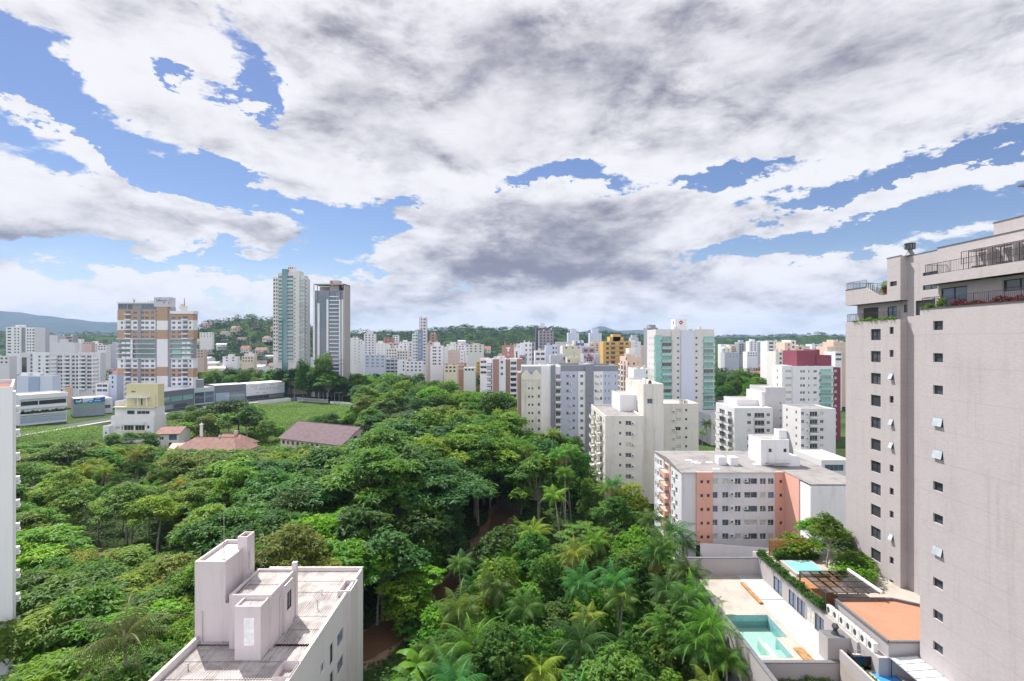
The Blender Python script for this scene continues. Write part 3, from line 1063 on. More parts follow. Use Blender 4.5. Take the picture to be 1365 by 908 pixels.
# the far part of the valley
for i in range(230):
    d = R.uniform(252, 430); px = R.uniform(478, 668)
    x = X(px, d)
    if x > -14 and d > 240: continue
    if not far_from(x, d, 9.0): continue
    h = R.uniform(14, 20); lim = 498 if px < 560 else 508 if px < 600 else 522
    if px < 520 and d < 300: lim = 530
    h = min(h, CAMZ - (lim - 454) / F * d)
    if h < 6: continue
    cn = R.choice(['mid green', 'dark green', 'olive green', 'blue green', 'bright green'])
    k = R.choice(['dense', 'dense', 'spreading'])
    tree(k, x, d, h, GREEN[cn], f'{LOOK[k]} {cn}', spread=R.uniform(1.0, 1.3)); PTS.append((x, d))
for i in range(220):
    d = R.uniform(362, 445); px = R.uniform(262, 478)
    if px < 392: d = R.uniform(414, 455)
    x = X(px, d)
    if not far_from(x, d, 8.5): continue
    h = R.uniform(13, 20) + (5 if 370 < px < 450 else 0); lim = 486 if px < 440 else 496
    h = min(h, CAMZ - (lim - 454) / F * d)
    cn = R.choice(['mid green', 'dark green', 'olive green', 'dark green'])
    k = R.choice(['dense', 'dense', 'spreading'])
    tree(k, x, d, h, GREEN[cn], f'{LOOK[k]} {cn}', spread=R.uniform(.95, 1.25)); PTS.append((x, d))
tree('dense', X(431, 372), 372, 35, GREEN['mid green'], '', spread=.62, label='very tall green tree before the second glass tower')
tree('dense', X(404, 376), 376, 30, GREEN['dark green'], '', spread=.5, label='tall narrow dark tree between the two glass towers')

# trees between the buildings on the right
for px, d, h, c, k in [(943, 215, 9, 'dark green', 'palm'), (936, 205, 7, 'mid green', 'palm'), (955, 208, 8, 'dark green', 'palm'), (1092, 84, 10.5, 'mid green', 'palm')]:
    palm(X(px, d), d, h, GREEN[c], .9, label=None)
for px, d, h, c in [(950, 172, 4, 'bright green'), (930, 168, 4, 'bright green'), (1115, 100, 8, 'mid green'), (1118, 92, 6, 'mid green'), (1105, 90, 6.5, 'bright green')]:
    tree('dense', X(px, d), d, h, GREEN[c], f'dense round {c}', spread=1.2)
for i in range(60):
    d = R.uniform(300, 460); px = R.uniform(945, 1034); x = X(px, d)
    if not far_from(x, d, 9): continue
    lim = 486 if px > 960 else 478
    h = min(R.uniform(10, 18), CAMZ - (lim - 454) / F * d)
    cn = R.choice(['mid green', 'dark green', 'olive green', 'dark green'])
    tree('dense', x, d, h, GREEN[cn], f'dense round {cn}', spread=1.15); PTS.append((x, d))
tree('dense', X(966, 296), 296, 12, (.075, .05, .055), '', spread=1.2, label='purplish brown crown in the wood beside the green glass tower')

# labels that single the trees out: by their look, by what they stand beside, else by their place in that little row
MARKS = [(300, 560, 'on the meadow behind the terracotta roofs'), (440, 555, 'on the meadow behind the brown roof'), (80, 575, 'at the meadow edge'), (60, 600, 'below the white commercial block'), (165, 605, 'before the stepped cream building'), (270, 620, 'below the terracotta roofs'),
         (430, 620, 'below the brown roofed house'), (90, 690, 'beside the white tower'), (180, 720, 'around the muddy creek bend'),
         (110, 820, 'in the lower left corner'), (230, 770, 'left of the pinkish building'), (330, 690, 'behind the lightning rod'),
         (500, 680, 'behind the pinkish building'), (520, 830, 'right of the pinkish building'), (600, 640, 'left of the brown creek'),
         (570, 570, 'in mid valley'), (520, 515, 'below the white city centre'), (620, 520, 'below the brick and white block'),
         (700, 590, 'below the scalloped cream building'), (700, 690, 'right of the brown creek'), (780, 630, 'before the grey blue block'),
         (840, 690, 'before the cream apartment building'), (900, 720, 'left of the salmon block'), (640, 800, 'at the bottom centre'),
         (760, 770, 'in the shady gap right of centre'), (880, 820, 'left of the drained pool deck'), (760, 880, 'along the bottom edge'),
         (330, 500, 'behind the grey shop row'), (420, 500, 'below the two glass towers'), (980, 500, 'right of the green glass tower'),
         (945, 560, 'between cream and white blocks'), (1105, 700, 'between salmon block and tower')]
ORD = ['leftmost', 'second from left', 'third from left', 'fourth from left', 'fifth from left', 'sixth from left', 'seventh from left', 'eighth from left', 'ninth from left',
       'tenth from left', 'eleventh from left', 'twelfth from left']


def label_trees():
    cells = {}
    for o, px, py, look, what in TREES:
        mk = min(MARKS, key=lambda m_: (m_[0] - px) ** 2 + ((m_[1] - py) * 1.4) ** 2)[2]
        cells.setdefault((look, what, mk), []).append((px, o))
    one = {'trees': 'tree', 'palms': 'palm', 'bushes': 'bush', 'banana plants': 'banana plant'}
    for (look, what, mk), lst in cells.items():
        lst.sort(key=lambda t: t[0])
        if len(lst) == 1:
            lst[0][1]['label'] = f'{look} {one[what]} {mk}'
        else:
            for i, (_, o) in enumerate(lst):
                o['label'] = f'{"rightmost" if i == len(lst) - 1 else ORD[min(i, 11)]} of the {look} {what} {mk}'


label_trees()

# ---------------------------------------------------------------- stuff: undergrowth, meadow, far woods
def scatter_leaves(name, pos, L, W, up_n, color, tint=None, kind='stuff'):
    n = len(pos)
    a = RG.random(n) * 6.283
    d = np.stack([np.cos(a), np.sin(a), RG.normal(.15, .3, n)], 1)
    up = np.stack([RG.normal(0, up_n, n), RG.normal(0, up_n, n), np.ones(n)], 1)
    t = RG.random(n) if tint is None else tint
    o = link(name, leaves_mesh(name, pos, d, up, L * RG.uniform(.6, 1.4, n), W * RG.uniform(.6, 1.4, n), t))
    o.color = (*color, 1)
    return tag(o, kind=kind)


pos = []
while len(pos) < 80000:
    y = 36 + 205 * RG.random() ** .8
    x = RG.uniform(-.98 * y - 4, 27)
    px = 682.5 + x / y * F
    if y > far_edge(px) + 6 or x > right_edge(y) or in_creek(x, y, 3.2 + RG.random() * 1.6): continue
    if -31 < x < -15.5 and 20 < y < 62: continue
    lump = (math.sin(x * .55 + math.sin(y * .3) * 2) * math.sin(y * .5 + x * .13) + 1) * 1.1
    pos.append((x, y, .1 + lump * RG.random()))
scatter_leaves('undergrowth', np.array(pos), .7, .26, .7, (0.038, .10, .018))

pos = []
for _ in range(90000):
    y = RG.uniform(205, 352)
    px = RG.uniform(22, 478)
    x = X(px, y)
    if px < 205 and y > 262: continue
    if 140 < px < 215 and y < 236: continue
    if y > 300 and px < 215 + (y - 300) * 2.4: continue
    pos.append((x, y, .05 + .9 * RG.random() * (.4 + abs(math.sin(x * .12) * math.cos(y * .09)))))
scatter_leaves('meadow_grass', np.array(pos), .7, .26, .8, (0.11, .235, .03))


def clumps(name, spots, nleaf, color, leaf=1.5):
    """far wood seen as one mass: many small crowns of leaf clumps"""
    C, T = [], []
    for (x, y, z, h, r) in spots:
        u = unit(nleaf); u[:, 2] = np.abs(u[:, 2]) * .95 - .15
        q = .75 + .35 * RG.random(nleaf)
        C.append(np.stack([x + u[:, 0] * r * q, y + u[:, 1] * r * q, z + h * .45 + u[:, 2] * h * .55 * q], 1))
        T.append(np.clip(RG.uniform(.1, .9) + RG.normal(0, .12, nleaf), 0, 1))
    C = np.concatenate(C); T = np.concatenate(T)
    n = len(C)
    a = RG.random(n) * 6.283
    d = np.stack([np.cos(a), np.sin(a), RG.normal(0, .35, n)], 1)
    up = np.stack([RG.normal(0, .5, n), RG.normal(0, .5, n), np.ones(n)], 1)
    o = link(name, leaves_mesh(name, C, d, up, leaf * RG.uniform(.7, 1.3, n), leaf * .8 * RG.uniform(.7, 1.3, n), T))
    o.color = (*color, 1)
    return tag(o, kind='stuff')


def on_ridge(rows, n, hmin, hmax, jmin, jmax, seed):
    rr = random.Random(seed); out = []
    for _ in range(n):
        j = rr.uniform(jmin, jmax); i = rr.uniform(1, len(rows[0]) - 2.01)
        j0, i0 = int(j), int(i); fj, fi = j - j0, i - i0
        a = Vector(rows[j0][i0]).lerp(Vector(rows[j0][i0 + 1]), fi); b_ = Vector(rows[j0 + 1][i0]).lerp(Vector(rows[j0 + 1][i0 + 1]), fi)
        p = a.lerp(b_, fj)
        if p.z < 1: continue
        h = rr.uniform(hmin, hmax)
        out.append((p.x, p.y, p.z - 1, h, h * .55))
    return out


far = []
for (h, n) in ((HILLS[0], 900), (HILLS[1], 1500), (HILLS[2], 500), (HILLS[3], 500)):
    far += on_ridge(h, n, 9, 15, 0.6, 7.4, n)
clumps('hill_woods', far, 46, (0.024, .055, .030), 2.6)
rr = random.Random(77)
far = []
for _ in range(1900):
    d = 460 * (1 + 1.4 * rr.random() ** 1.5)
    px = rr.uniform(-60, 1180)
    if 268 < px < 345 or 560 < px < 720 or px > 930 or px < 150 or rr.random() < .16:
        if 470 < px < 600 and d < 640: continue
        h = rr.uniform(8, 14)
        if 600 < px < 690 and d < 560: h *= 1.3
        far.append((X(px, d), d, 0, h, h * .58))
clumps('distant_woods', far, 80, (0.034, .082, .022), 1.9)
# ---------------------------------------------------------------- builder for buildings
WHITE = wallm((.74, .73, .74), .35)
CREAM = wallm((.66, .63, .57), .55)
ROOFGREY = roofm('flat_roof', (.36, .34, .33), .6)
ROOFPALE = roofm('pale_roof', (.55, .53, .51), .5)
FR_WHITE = plain('white_frame', (.72, .72, .72), .5)
FR_DARK = plain('dark_frame', (.035, .036, .04), .45)
FR_GREY = plain('aluminium_frame', (.35, .35, .36), .4, metal=.3)
GL_DARK = glass('dark_glass', (.045, .052, .062))
GL_BLUE = glass('blue_glass', (.07, .10, .15))
GL_GREEN = glass('green_glass', (.16, .33, .30))
GL_MIRROR = glass('mirror_glass', (.24, .30, .38), .04, .9)
GL_TEAL = glass('teal_glass', (.05, .12, .13), .04, .9)
CURTAIN = plain('curtain', (.5, .48, .44), .8, var=.2)
SHUTTER = plain('shutter', (.06, .06, .065), .6)
METAL = plain('galvanised_metal', (.42, .42, .43), .4, metal=.6)
DARKMETAL = plain('dark_metal', (.045, .045, .05), .5)
ACW = plain('appliance_white', (.68, .68, .66), .5)
STYLES = {   # frame, glass, panes, frame width, deep, awning
    'w': (FR_WHITE, GL_DARK, 2, .05), 'w3': (FR_WHITE, GL_DARK, 3, .05), 'v': (FR_WHITE, GL_DARK, 1, .05), 'd': (FR_DARK, GL_DARK, 2, .06), 'd1': (FR_DARK, GL_DARK, 1, .06),
    'b': (FR_GREY, GL_BLUE, 2, .05), 'b4': (FR_GREY, GL_BLUE, 4, .05), 'g': (FR_WHITE, GL_GREEN, 3, .05), 'c': (FR_WHITE, CURTAIN, 2, .06), 's': (FR_DARK, SHUTTER, 1, .06),
    'm': (FR_GREY, GL_MIRROR, 4, .06), 't': (FR_GREY, GL_TEAL, 3, .06), 'l': (FR_WHITE, GL_DARK, 1, .06), 'door': (FR_WHITE, GL_DARK, 3, .06), 'ddoor': (FR_DARK, GL_BLUE, 2, .09),
    'p': (FR_GREY, GL_GREEN, 5, .07)}
WM = {}


def win_geo(w, h, st):
    g = G()
    fm, gm, n, fw = STYLES[st]
    g.quad((-w / 2, 0, 0), (w / 2, 0, 0), (w / 2, 0, h), (-w / 2, 0, h), 1)
    y0 = -.05
    g.box(-w / 2, w / 2, y0, -.004, 0, fw, 0); g.box(-w / 2, w / 2, y0, -.004, h - fw, h, 0)
    for k in range(n + 1):
        x = -w / 2 + fw / 2 + (w - fw) * k / n
        g.box(x - fw / 2, x + fw / 2, y0 + .002 * (k % 2), -.004, fw, h - fw, 0)
    if st in ('s',):
        k = .12
        while k < h - .1: g.box(-w / 2 + fw, w / 2 - fw, -.03, -.004, k, k + .05, 1); k += .12
    if h > 1.9 and st in ('g', 'p', 'm', 't'):
        g.box(-w / 2, w / 2, y0 - .01, -.004, h * .42, h * .42 + fw, 0)
    if h > .9 and w > .9 and st in ('w', 'd', 'b'):
        g.box(-w / 2, 0, y0 + .004, -.004, h * .3, h * .3 + fw * .7, 0)
    return g


def win_mesh(w, h, st):
    k = (round(w, 2), round(h, 2), st)
    if k not in WM: WM[k] = win_geo(*k).mesh('window', STYLES[st][:2])
    return WM[k]


FACE_ROT = {'F': 0.0, 'L': -math.pi / 2, 'R': math.pi / 2}
BM = {}


def balcony_mesh(w, dep, h, mats, st):
    """slab, parapet or railing; local -y is outwards, x centred"""
    k = (round(w, 2), round(dep, 2), round(h, 2), mats, st)
    if k in BM: return BM[k]
    g = G(); t = .10
    g.box(-w / 2, w / 2, -dep, 0, -.16, 0, 0)
    if st == 'solid':
        g.box(-w / 2, w / 2, -dep, -dep + t, 0.0, h, 0, bottom=False); g.box(-w / 2, -w / 2 + t, -dep + t, 0, 0, h, 0, bottom=False); g.box(w / 2 - t, w / 2, -dep + t, 0, 0, h, 0, bottom=False)
    elif st == 'half':      # low parapet with a rail on it
        g.box(-w / 2, w / 2, -dep, -dep + t, 0.0, h * .6, 0, bottom=False); g.box(-w / 2, -w / 2 + t, -dep + t, 0, 0, h * .6, 0, bottom=False); g.box(w / 2 - t, w / 2, -dep + t, 0, 0, h * .6, 0, bottom=False)
        g.box(-w / 2, w / 2, -dep, -dep + .05, h - .06, h, 1); 
        for k_ in range(int(w / .6) + 1): g.box(-w / 2 + k_ * .6, -w / 2 + k_ * .6 + .05, -dep, -dep + .05, h * .6, h - .06, 1)
    elif st == 'rail':
        rail_into(g, [(-w / 2 + .03, 0), (-w / 2 + .03, -dep + .04), (w / 2 - .03, -dep + .04), (w / 2 - .03, 0)], 0, h, 1, .16)
    elif st == 'glass':
        g.box(-w / 2, w / 2, -dep, -dep + .04, 0.02, h, 1); g.box(-w / 2, -w / 2 + .04, -dep + .04, 0, 0.02, h, 1); g.box(w / 2 - .04, w / 2, -dep + .04, 0, .02, h, 1)
        g.box(-w / 2, w / 2, -dep - .02, -dep + .06, h, h + .05, 2)
    BM[k] = g.mesh('balcony', mats)
    return BM[k]


def rail_into(g, path, z, h, m=0, pitch=.17, bar=.011):
    for (a, b_) in zip(path, path[1:]):
        a, b_ = Vector(a), Vector(b_); d = b_ - a; L = d.length
        if L < .01: continue
        g.tube((*a, z + h), (*b_, z + h), .03, .03, 4, m); g.tube((*a, z + .08), (*b_, z + .08), .02, .02, 4, m)
        n = max(1, int(L / pitch))
        for k in range(n + 1):
            p = a + d * (k / n); r = bar if k % 8 else .028
            g.tube((*p, z), (*p, z + h), r, r, 4, m)


def ac_geo():
    g = G()
    g.box(-.42, .42, -.32, 0, 0, .6, 0)
    for k in range(8): 
        a, b_ = k * math.pi / 4, (k + 1) * math.pi / 4
        g.poly([(-.1, -.324, .3), (-.1 + .23 * math.cos(a), -.324, .3 + .23 * math.sin(a)), (-.1 + .23 * math.cos(b_), -.324, .3 + .23 * math.sin(b_))], 1)
    g.box(-.40, -.36, -.30, 0, -.12, 0, 1); g.box(.36, .40, -.30, 0, -.12, 0, 1)
    return g


AC_MESH = ac_geo().mesh('air_conditioner', [ACW, SHUTTER])
AC_CAGE = None


class Bld:
    def __init__(s, name, label, A=(0, 0), rz=0.0, world=True, cat='apartment building', group=None):
        s.root = empty(name, (A[0], A[1], 0), rz)
        tag(s.root, label, cat, group)
        s.off = Vector((-A[0], -A[1], 0)) if world else Vector((0, 0, 0))
        s.wins = []

    def add(s, name, g, mats, parent=None):
        return g.build(name, mats, parent or s.root, s.off if parent is None else None)

    def block(s, x0, x1, y0, y1, z0, z1, mat, F=(), L=(), R=(), part='wall', roof=ROOFGREY, par=.6, rv=.16, pt=.2):
        g = G()
        for face, holes in (('F', F), ('L', L), ('R', R), ('B', ())):
            if face in 'FB': a0, a1 = x0, x1
            else: a0, a1 = y0, y1
            hs = [h for h in holes if h[0] > a0 - .01 and h[1] < a1 + .01 and h[2] > z0 - .01 and h[3] < z1 + .01]

            def pt_(a, z, dep=0.0):
                if face == 'F': return (a, y0 + dep, z)
                if face == 'B': return (a, y1 - dep, z)
                if face == 'L': return (x0 + dep, a, z)
                return (x1 - dep, a, z)
            us = sorted({round(a0, 4), round(a1, 4)} | {round(q, 4) for h in hs for q in h[:2]})
            zs = sorted({round(z0, 4), round(z1, 4)} | {round(q, 4) for h in hs for q in h[2:4]})
            cover = set()
            for h in hs:
                for i in range(len(us) - 1):
                    if h[0] - .001 < us[i] and us[i + 1] < h[1] + .001:
                        for j in range(len(zs) - 1):
                            if h[2] - .001 < zs[j] and zs[j + 1] < h[3] + .001: cover.add((i, j))
            flip = face in 'BL'
            for j in range(len(zs) - 1):
                i = 0
                while i < len(us) - 1:
                    if (i, j) in cover: i += 1; continue
                    k = i
                    while k + 1 < len(us) - 1 and (k + 1, j) not in cover: k += 1
                    q = [pt_(us[i], zs[j]), pt_(us[k + 1], zs[j]), pt_(us[k + 1], zs[j + 1]), pt_(us[i], zs[j + 1])]
                    g.quad(*(q[::-1] if flip else q)); i = k + 1
            for h in hs:
                a, b_, c, d, st = h[:5]
                dep = h[5] if len(h) > 5 else rv
                for q in ([pt_(a, c), pt_(b_, c), pt_(b_, c, dep), pt_(a, c, dep)], [pt_(a, d), pt_(a, d, dep), pt_(b_, d, dep), pt_(b_, d)],
                          [pt_(a, c), pt_(a, c, dep), pt_(a, d, dep), pt_(a, d)], [pt_(b_, c), pt_(b_, d), pt_(b_, d, dep), pt_(b_, c, dep)]):
                    g.quad(*q)
                s.wins.append((pt_((a + b_) / 2, c, dep - .002), face, b_ - a, d - c, st))
        zr = z1 - par
        if par > 0:
            t = pt
            for (a, b_, c, d) in (((x0, y0), (x1, y0), (x1 - t, y0 + t), (x0 + t, y0 + t)), ((x1, y0), (x1, y1), (x1 - t, y1 - t), (x1 - t, y0 + t)),
                                  ((x1, y1), (x0, y1), (x0 + t, y1 - t), (x1 - t, y1 - t)), ((x0, y1), (x0, y0), (x0 + t, y0 + t), (x0 + t, y1 - t))):
                g.quad((*a, z1), (*b_, z1), (*c, z1), (*d, z1))
                g.quad((*d, z1), (*c, z1), (*c, zr), (*d, zr))
        else: t = 0
        w = s.add(part, g, mat)
        if roof is not None:
            r = G(); r.quad((x0 + t, y0 + t, zr), (x1 - t, y0 + t, zr), (x1 - t, y1 - t, zr), (x0 + t, y1 - t, zr))
            s.add('roof', r, roof)
        return w

    def win(s, p, face, w, h, st): s.wins.append((p, face, w, h, st))

    def bal(s, p, face, w, dep, h, mats, st='solid', name='balcony'):
        return link(name, balcony_mesh(w, dep, h, mats, st), s.root, Vector(p) + s.off, (0, 0, FACE_ROT[face]))

    def ac(s, p, face):
        return link('air_conditioner', AC_MESH, s.root, Vector(p) + s.off, (0, 0, FACE_ROT[face]))

    def done(s):
        ws = sorted(s.wins, key=lambda w: -(w[2] * w[3]))
        names = {'door': 'balcony_door', 'ddoor': 'balcony_door', 's': 'shuttered_window'}
        for p, face, w, h, st in ws[:100]:
            link(names.get(st, 'window'), win_mesh(w, h, st), s.root, Vector(p) + s.off, (0, 0, FACE_ROT[face]))
        rest = ws[100:]
        if rest:
            mats, g = [], G()
            for p, face, w, h, st in rest:
                wg = win_geo(round(w, 2), round(h, 2), st)
                idx = []
                for m_ in STYLES[st][:2]:
                    if m_ not in mats: mats.append(m_)
                    idx.append(mats.index(m_))
                rot = Matrix.Rotation(FACE_ROT[face], 3, 'Z'); i = len(g.v); pv = Vector(p)
                g.v += [tuple(rot @ Vector(v) + pv) for v in wg.v]
                g.f += [tuple(i + q for q in f) for f in wg.f]; g.m += [idx[q] for q in wg.m]
            tag(s.add('window', g, mats), kind='stuff')
        return s.root


def rows(z0, n, step, h): return [(z0 + k * step, z0 + k * step + h) for k in range(n)]
def holes(cols, rws, st, pick_=None):
    """cols: (centre, width); rws: (bottom, top)"""
    out = []
    for c, w in cols:
        for (a, b_) in rws:
            q = st if isinstance(st, str) else R.choice(st)
            out.append((c - w / 2, c + w / 2, a, b_, q))
    return out


WST = ['w', 'w', 'w', 'c', 'w']

# ---------------------------------------------------------------- taupe tower at the right edge
TAUPE = wallm((.47, .425, .428), .3, joints=2.97, key='taupe_cladding')
TAUPE_CAP = plain('dark_coping', (.10, .10, .11), .6)
T = Bld('apartment_tower', 'tall taupe apartment tower with planted balconies filling the right edge', (39.6, 49.7))
WN = [(45.4 - 3.0 * k) for k in range(13)]
near = [(47.05, 48.15, z - .42, z + .42, 'd1', .22) for z in WN]
T.block(39.6, 62, 22, 49.7, 0, 47.0, TAUPE, L=near, par=.9, roof=ROOFGREY)
# set back storeys
T.block(40.8, 62, 22, 49.0, 46.1, 49.3, TAUPE, L=[(45.9, 48.7, 46.5, 48.95, 'ddoor', .12), (39.9, 42.6, 48.05, 49.0, 'd', .2)], roof=None, par=0)
T.block(39.6, 62, 22, 49.4, 49.3, 50.2, TAUPE, part='balcony_slab', roof=ROOFPALE, par=.3)
T.block(41.8, 62, 22, 50.3, 49.9, 53.06, TAUPE, part='wall', par=.3, L=[])
T.block(46, 62, 22, 48.9, 52.76, 55.2, TAUPE, part='penthouse', par=.3)
g = G(); g.box(46, 62, 22, 46.6, 57.95, 58.1, 0)
for yy in (24, 34, 44): g.box(50, 50.3, yy, yy + .3, 54.9, 57.95, 0)
T.add('roof_canopy', g, TAUPE_CAP)
# wing further back, its stair core and the recess between
T.block(49.0, 62, 64.6, 75.2, 0, 46.68, TAUPE, roof=ROOFPALE, par=.5,
        L=[(68.05, 69.9, z - .75, z + .75, st, .2) for z, st in zip([44.8 - 2.97 * k for k in range(13)], ['d', 'd', 'd', 's', 'd', 's', 'd', 'd', 's', 'd', 's', 'd', 'd'])]
          + [(65.75, 66.45, z - .45, z + .45, 'd1', .2) for z in [45.3 - 2.97 * k for k in range(13)]])
T.block(50.3, 62, 64.6, 74.6, 46.18, 49.1, TAUPE, roof=None, par=0, L=[(70.3, 73.3, 46.35, 48.6, 's', .1), (66.9, 68.6, 46.35, 48.5, 'ddoor', .1), (65.1, 65.7, 47.6, 48.6, 'd1', .1)])
T.block(49.0, 62, 66.9, 75.2, 49.1, 50.0, TAUPE, part='balcony_slab', roof=ROOFPALE, par=.1)
g = G()      # stepped parapet of the upper terrace
g.poly([(49.0, 75.2, 50.0), (49.0, 68.3, 50.0), (49.0, 70.9, 51.35), (49.0, 75.2, 51.35)]); g.poly([(49.2, 75.2, 51.35), (49.2, 70.9, 51.35), (49.2, 68.3, 50.0), (49.2, 75.2, 50.0)])
g.quad((49.0, 75.2, 51.35), (49.0, 70.9, 51.35), (49.2, 70.9, 51.35), (49.2, 75.2, 51.35)); g.quad((49.0, 70.9, 51.35), (49.0, 68.3, 50.0), (49.2, 68.3, 50.0), (49.2, 70.9, 51.35))
g.box(49.2, 62, 75.0, 75.2, 50.0, 51.35)
T.add('parapet', g, TAUPE)
T.block(49.0, 62, 64.6, 66.9, 49.1, 54.7, TAUPE, part='stair_core', L=[(65.2, 66.4, 51.0, 51.6, 'd1', .2)], par=.3)
T.block(49.9, 62, 49.7, 64.6, 0, 54.6, TAUPE, par=.3, L=[(60.4, 63.3, 47.1, 48.9, 's', .15), (60.0, 62.2, 50.1, 52.2, 'd', .15)] + [(61.0, 62.6, 44.0 - 2.97 * k, 45.5 - 2.97 * k, 'd', .15) for k in range(12)])
g = G()
for (x0, x1, y0, y1, z) in ((39.55, 39.85, 22, 49.75, 47.0), (41.75, 42.0, 22, 50.35, 53.06), (45.95, 46.2, 22, 48.95, 55.2), (48.95, 49.2, 64.55, 66.95, 54.7), (49.86, 50.1, 49.7, 64.55, 54.6), (48.95, 49.2, 70.9, 75.25, 51.35)):
    g.box(x0, x1, y0, y1, z + .003, z + .07)
T.add('coping', g, TAUPE_CAP)
g = G(); rail_into(g, [(45, 49.55), (39.72, 49.55), (39.72, 30)], 47.05, 1.05, 0)
T.add('railing', g, DARKMETAL)
g = G(); rail_into(g, [(41.8, 49.2), (39.75, 49.2), (39.75, 30)], 50.2, 1.05, 0); rail_into(g, [(40.9, 46.6), (40.9, 40.0), (40.9, 33)], 50.9, 1.15, 0, .25)
T.add('railing', g, DARKMETAL)
g = G(); rail_into(g, [(49.15, 64.9), (49.15, 75.05), (53, 75.05)], 46.7, 1.1, 0)
T.add('railing', g, DARKMETAL)
g = G(); rail_into(g, [(49.1, 70.9), (49.1, 75.05), (53, 75.05)], 51.4, 1.0, 0); rail_into(g, [(50.6, 67), (50.6, 70.9), (49.1, 70.9)], 50.9, 1.0, 0)
for k in range(6): g.box(49.08, 49.14, 68.5 + k * .4, 68.54 + k * .4, 50.1 + .2 * k, 51.0 + .2 * k)
T.add('railing', g, DARKMETAL)
for k in range(4):
    g = G(); y0 = 46.0 - k * 2.3
    g.box(40.95, 41.7, y0 - 1.9, y0, 51.95, 52.1, 0); g.box(40.95, 41.7, y0 - 1.9, y0 - 1.8, 50.2, 51.95, 0)
    for (xx, yy) in ((40.97, y0 - .06), (41.64, y0 - .06)): g.box(xx, xx + .05, yy, yy + .05, 50.2, 51.95, 1)
    g.box(41.0, 41.6, y0 - 1.7, y0 - .3, 50.5, 50.62, 1)
    T.add('awning', g, [TAUPE, DARKMETAL])
for (x, y, z) in ((50.0, 64.3, 54.67),):
    g = G(); g.tube((x, y, z), (x, y, z + .5), .55, .3, 12); g.tube((x, y, z + .5), (x, y, z + .8), .25, .25, 12)
    for k in range(12):
        a = k * math.pi / 6; g.box(x + .5 * math.cos(a) - .06, x + .5 * math.cos(a) + .06, y + .5 * math.sin(a) - .06, y + .5 * math.sin(a) + .06, z + .8, z + 1.5)
    g.tube((x, y, z + .82), (x, y, z + 1.45), .44, .44, 12); g.tube((x, y, z + 1.5), (x, y, z + 1.62), .66, .4, 12, 0, True)
    T.add('roof_ventilator', g, plain('vent_metal', (.16, .165, .18), .5, metal=.5))
for z in (WN[3], WN[4], WN[7], WN[11]):
    g = G(); g.poly([(39.58, 47.08, z + .4), (39.58, 48.12, z + .4), (39.42, 48.12, z - .36), (39.42, 47.08, z - .36)]); g.poly([(39.60, 47.08, z + .4), (39.44, 47.08, z - .36), (39.44, 48.12, z - .36), (39.60, 48.12, z + .4)])
    T.add('open_window', g, plain('tilted_pane', (.40, .43, .47), .15, .6))
for k in (2, 4, 5, 9):
    z = 45.3 - 2.97 * k
    g = G(); g.poly([(48.98, 65.78, z + .42), (48.98, 66.42, z + .42), (48.68, 66.42, z - .32), (48.68, 65.78, z - .32)]); g.poly([(49.0, 65.78, z + .42), (48.70, 65.78, z - .32), (48.70, 66.42, z - .32), (49.0, 66.42, z + .42)])
    T.add('open_window', g, plain('tilted_pane', (.40, .43, .47), .15, .6))
T.done()
PLANTER = plain('planter_soil', (.08, .05, .035), .9)


def hedge(name, label, pts, h, w, color, n, cat='planting', L=.28, leafw=.12, group=None):
    """a planted strip along a path; pts (x, y, z)"""
    C = []
    seg = list(zip(pts, pts[1:])); tot = sum((Vector(b) - Vector(a)).length for a, b in seg)
    for a, b_ in seg:
        a, b_ = Vector(a), Vector(b_); m_ = int(n * (b_ - a).length / tot)
        d = (b_ - a).normalized(); s_ = Vector((-d.y, d.x, 0))
        for _ in range(m_):
            t = R.random(); lump = .6 + .4 * math.sin(t * (b_ - a).length * 2.3) * math.sin(t * (b_ - a).length * .9 + 1)
            C.append(a.lerp(b_, t) + s_ * R.uniform(-w / 2, w / 2) + Vector((0, 0, R.random() ** .7 * h * lump)))
    C = np.array([tuple(c) for c in C]); n = len(C)
    u = unit(n); u[:, 2] = np.abs(u[:, 2]) * .8 + .1
    up = RG.normal(0, .5, (n, 3)); up[:, 2] += 1
    o = link(name, leaves_mesh(name, C, u, up, L * RG.uniform(.6, 1.4, n), leafw * RG.uniform(.7, 1.3, n), RG.random(n), droop=.15))
    o.color = (*color, 1)
    return tag(o, label, cat, group)


g_ = 'balcony plantings of the taupe tower'
hedge('reddish_plants', 'reddish brown plants along the lower railing of the taupe tower', [(39.95, 46.6, 46.9), (39.95, 36, 46.9)], .75, .3, (.17, .06, .04), 1500, group=g_)
hedge('green_shrub', 'bright green shrub beside the sliding door of the taupe tower', [(39.95, 48.1, 46.9), (39.95, 47.2, 46.9)], 1.0, .4, (.12, .24, .03), 260, group=g_)
hedge('trailing_plants', 'low green plants at the far end of the taupe tower railing', [(39.75, 49.4, 46.95), (39.75, 48.4, 46.95)], .45, .3, (.09, .2, .03), 160, group=g_)
hedge('trailing_plants', 'green plants trailing over the balcony edge of the rear wing', [(49.05, 65.6, 46.6), (49.05, 73.6, 46.6)], .5, .3, (.10, .22, .03), 520, group=g_)
hedge('terrace_bush', 'bright green bush on the upper terrace beside the stair core', [(50.0, 67.6, 50.0), (50.0, 69.2, 50.0)], 1.9, .9, (.10, .24, .03), 520, group=g_)
hedge('terrace_plants', 'dark red potted plants below the green terrace bush', [(49.5, 67.2, 50.0), (49.5, 68.2, 50.0)], 1.1, .4, (.12, .04, .04), 200, group=g_)

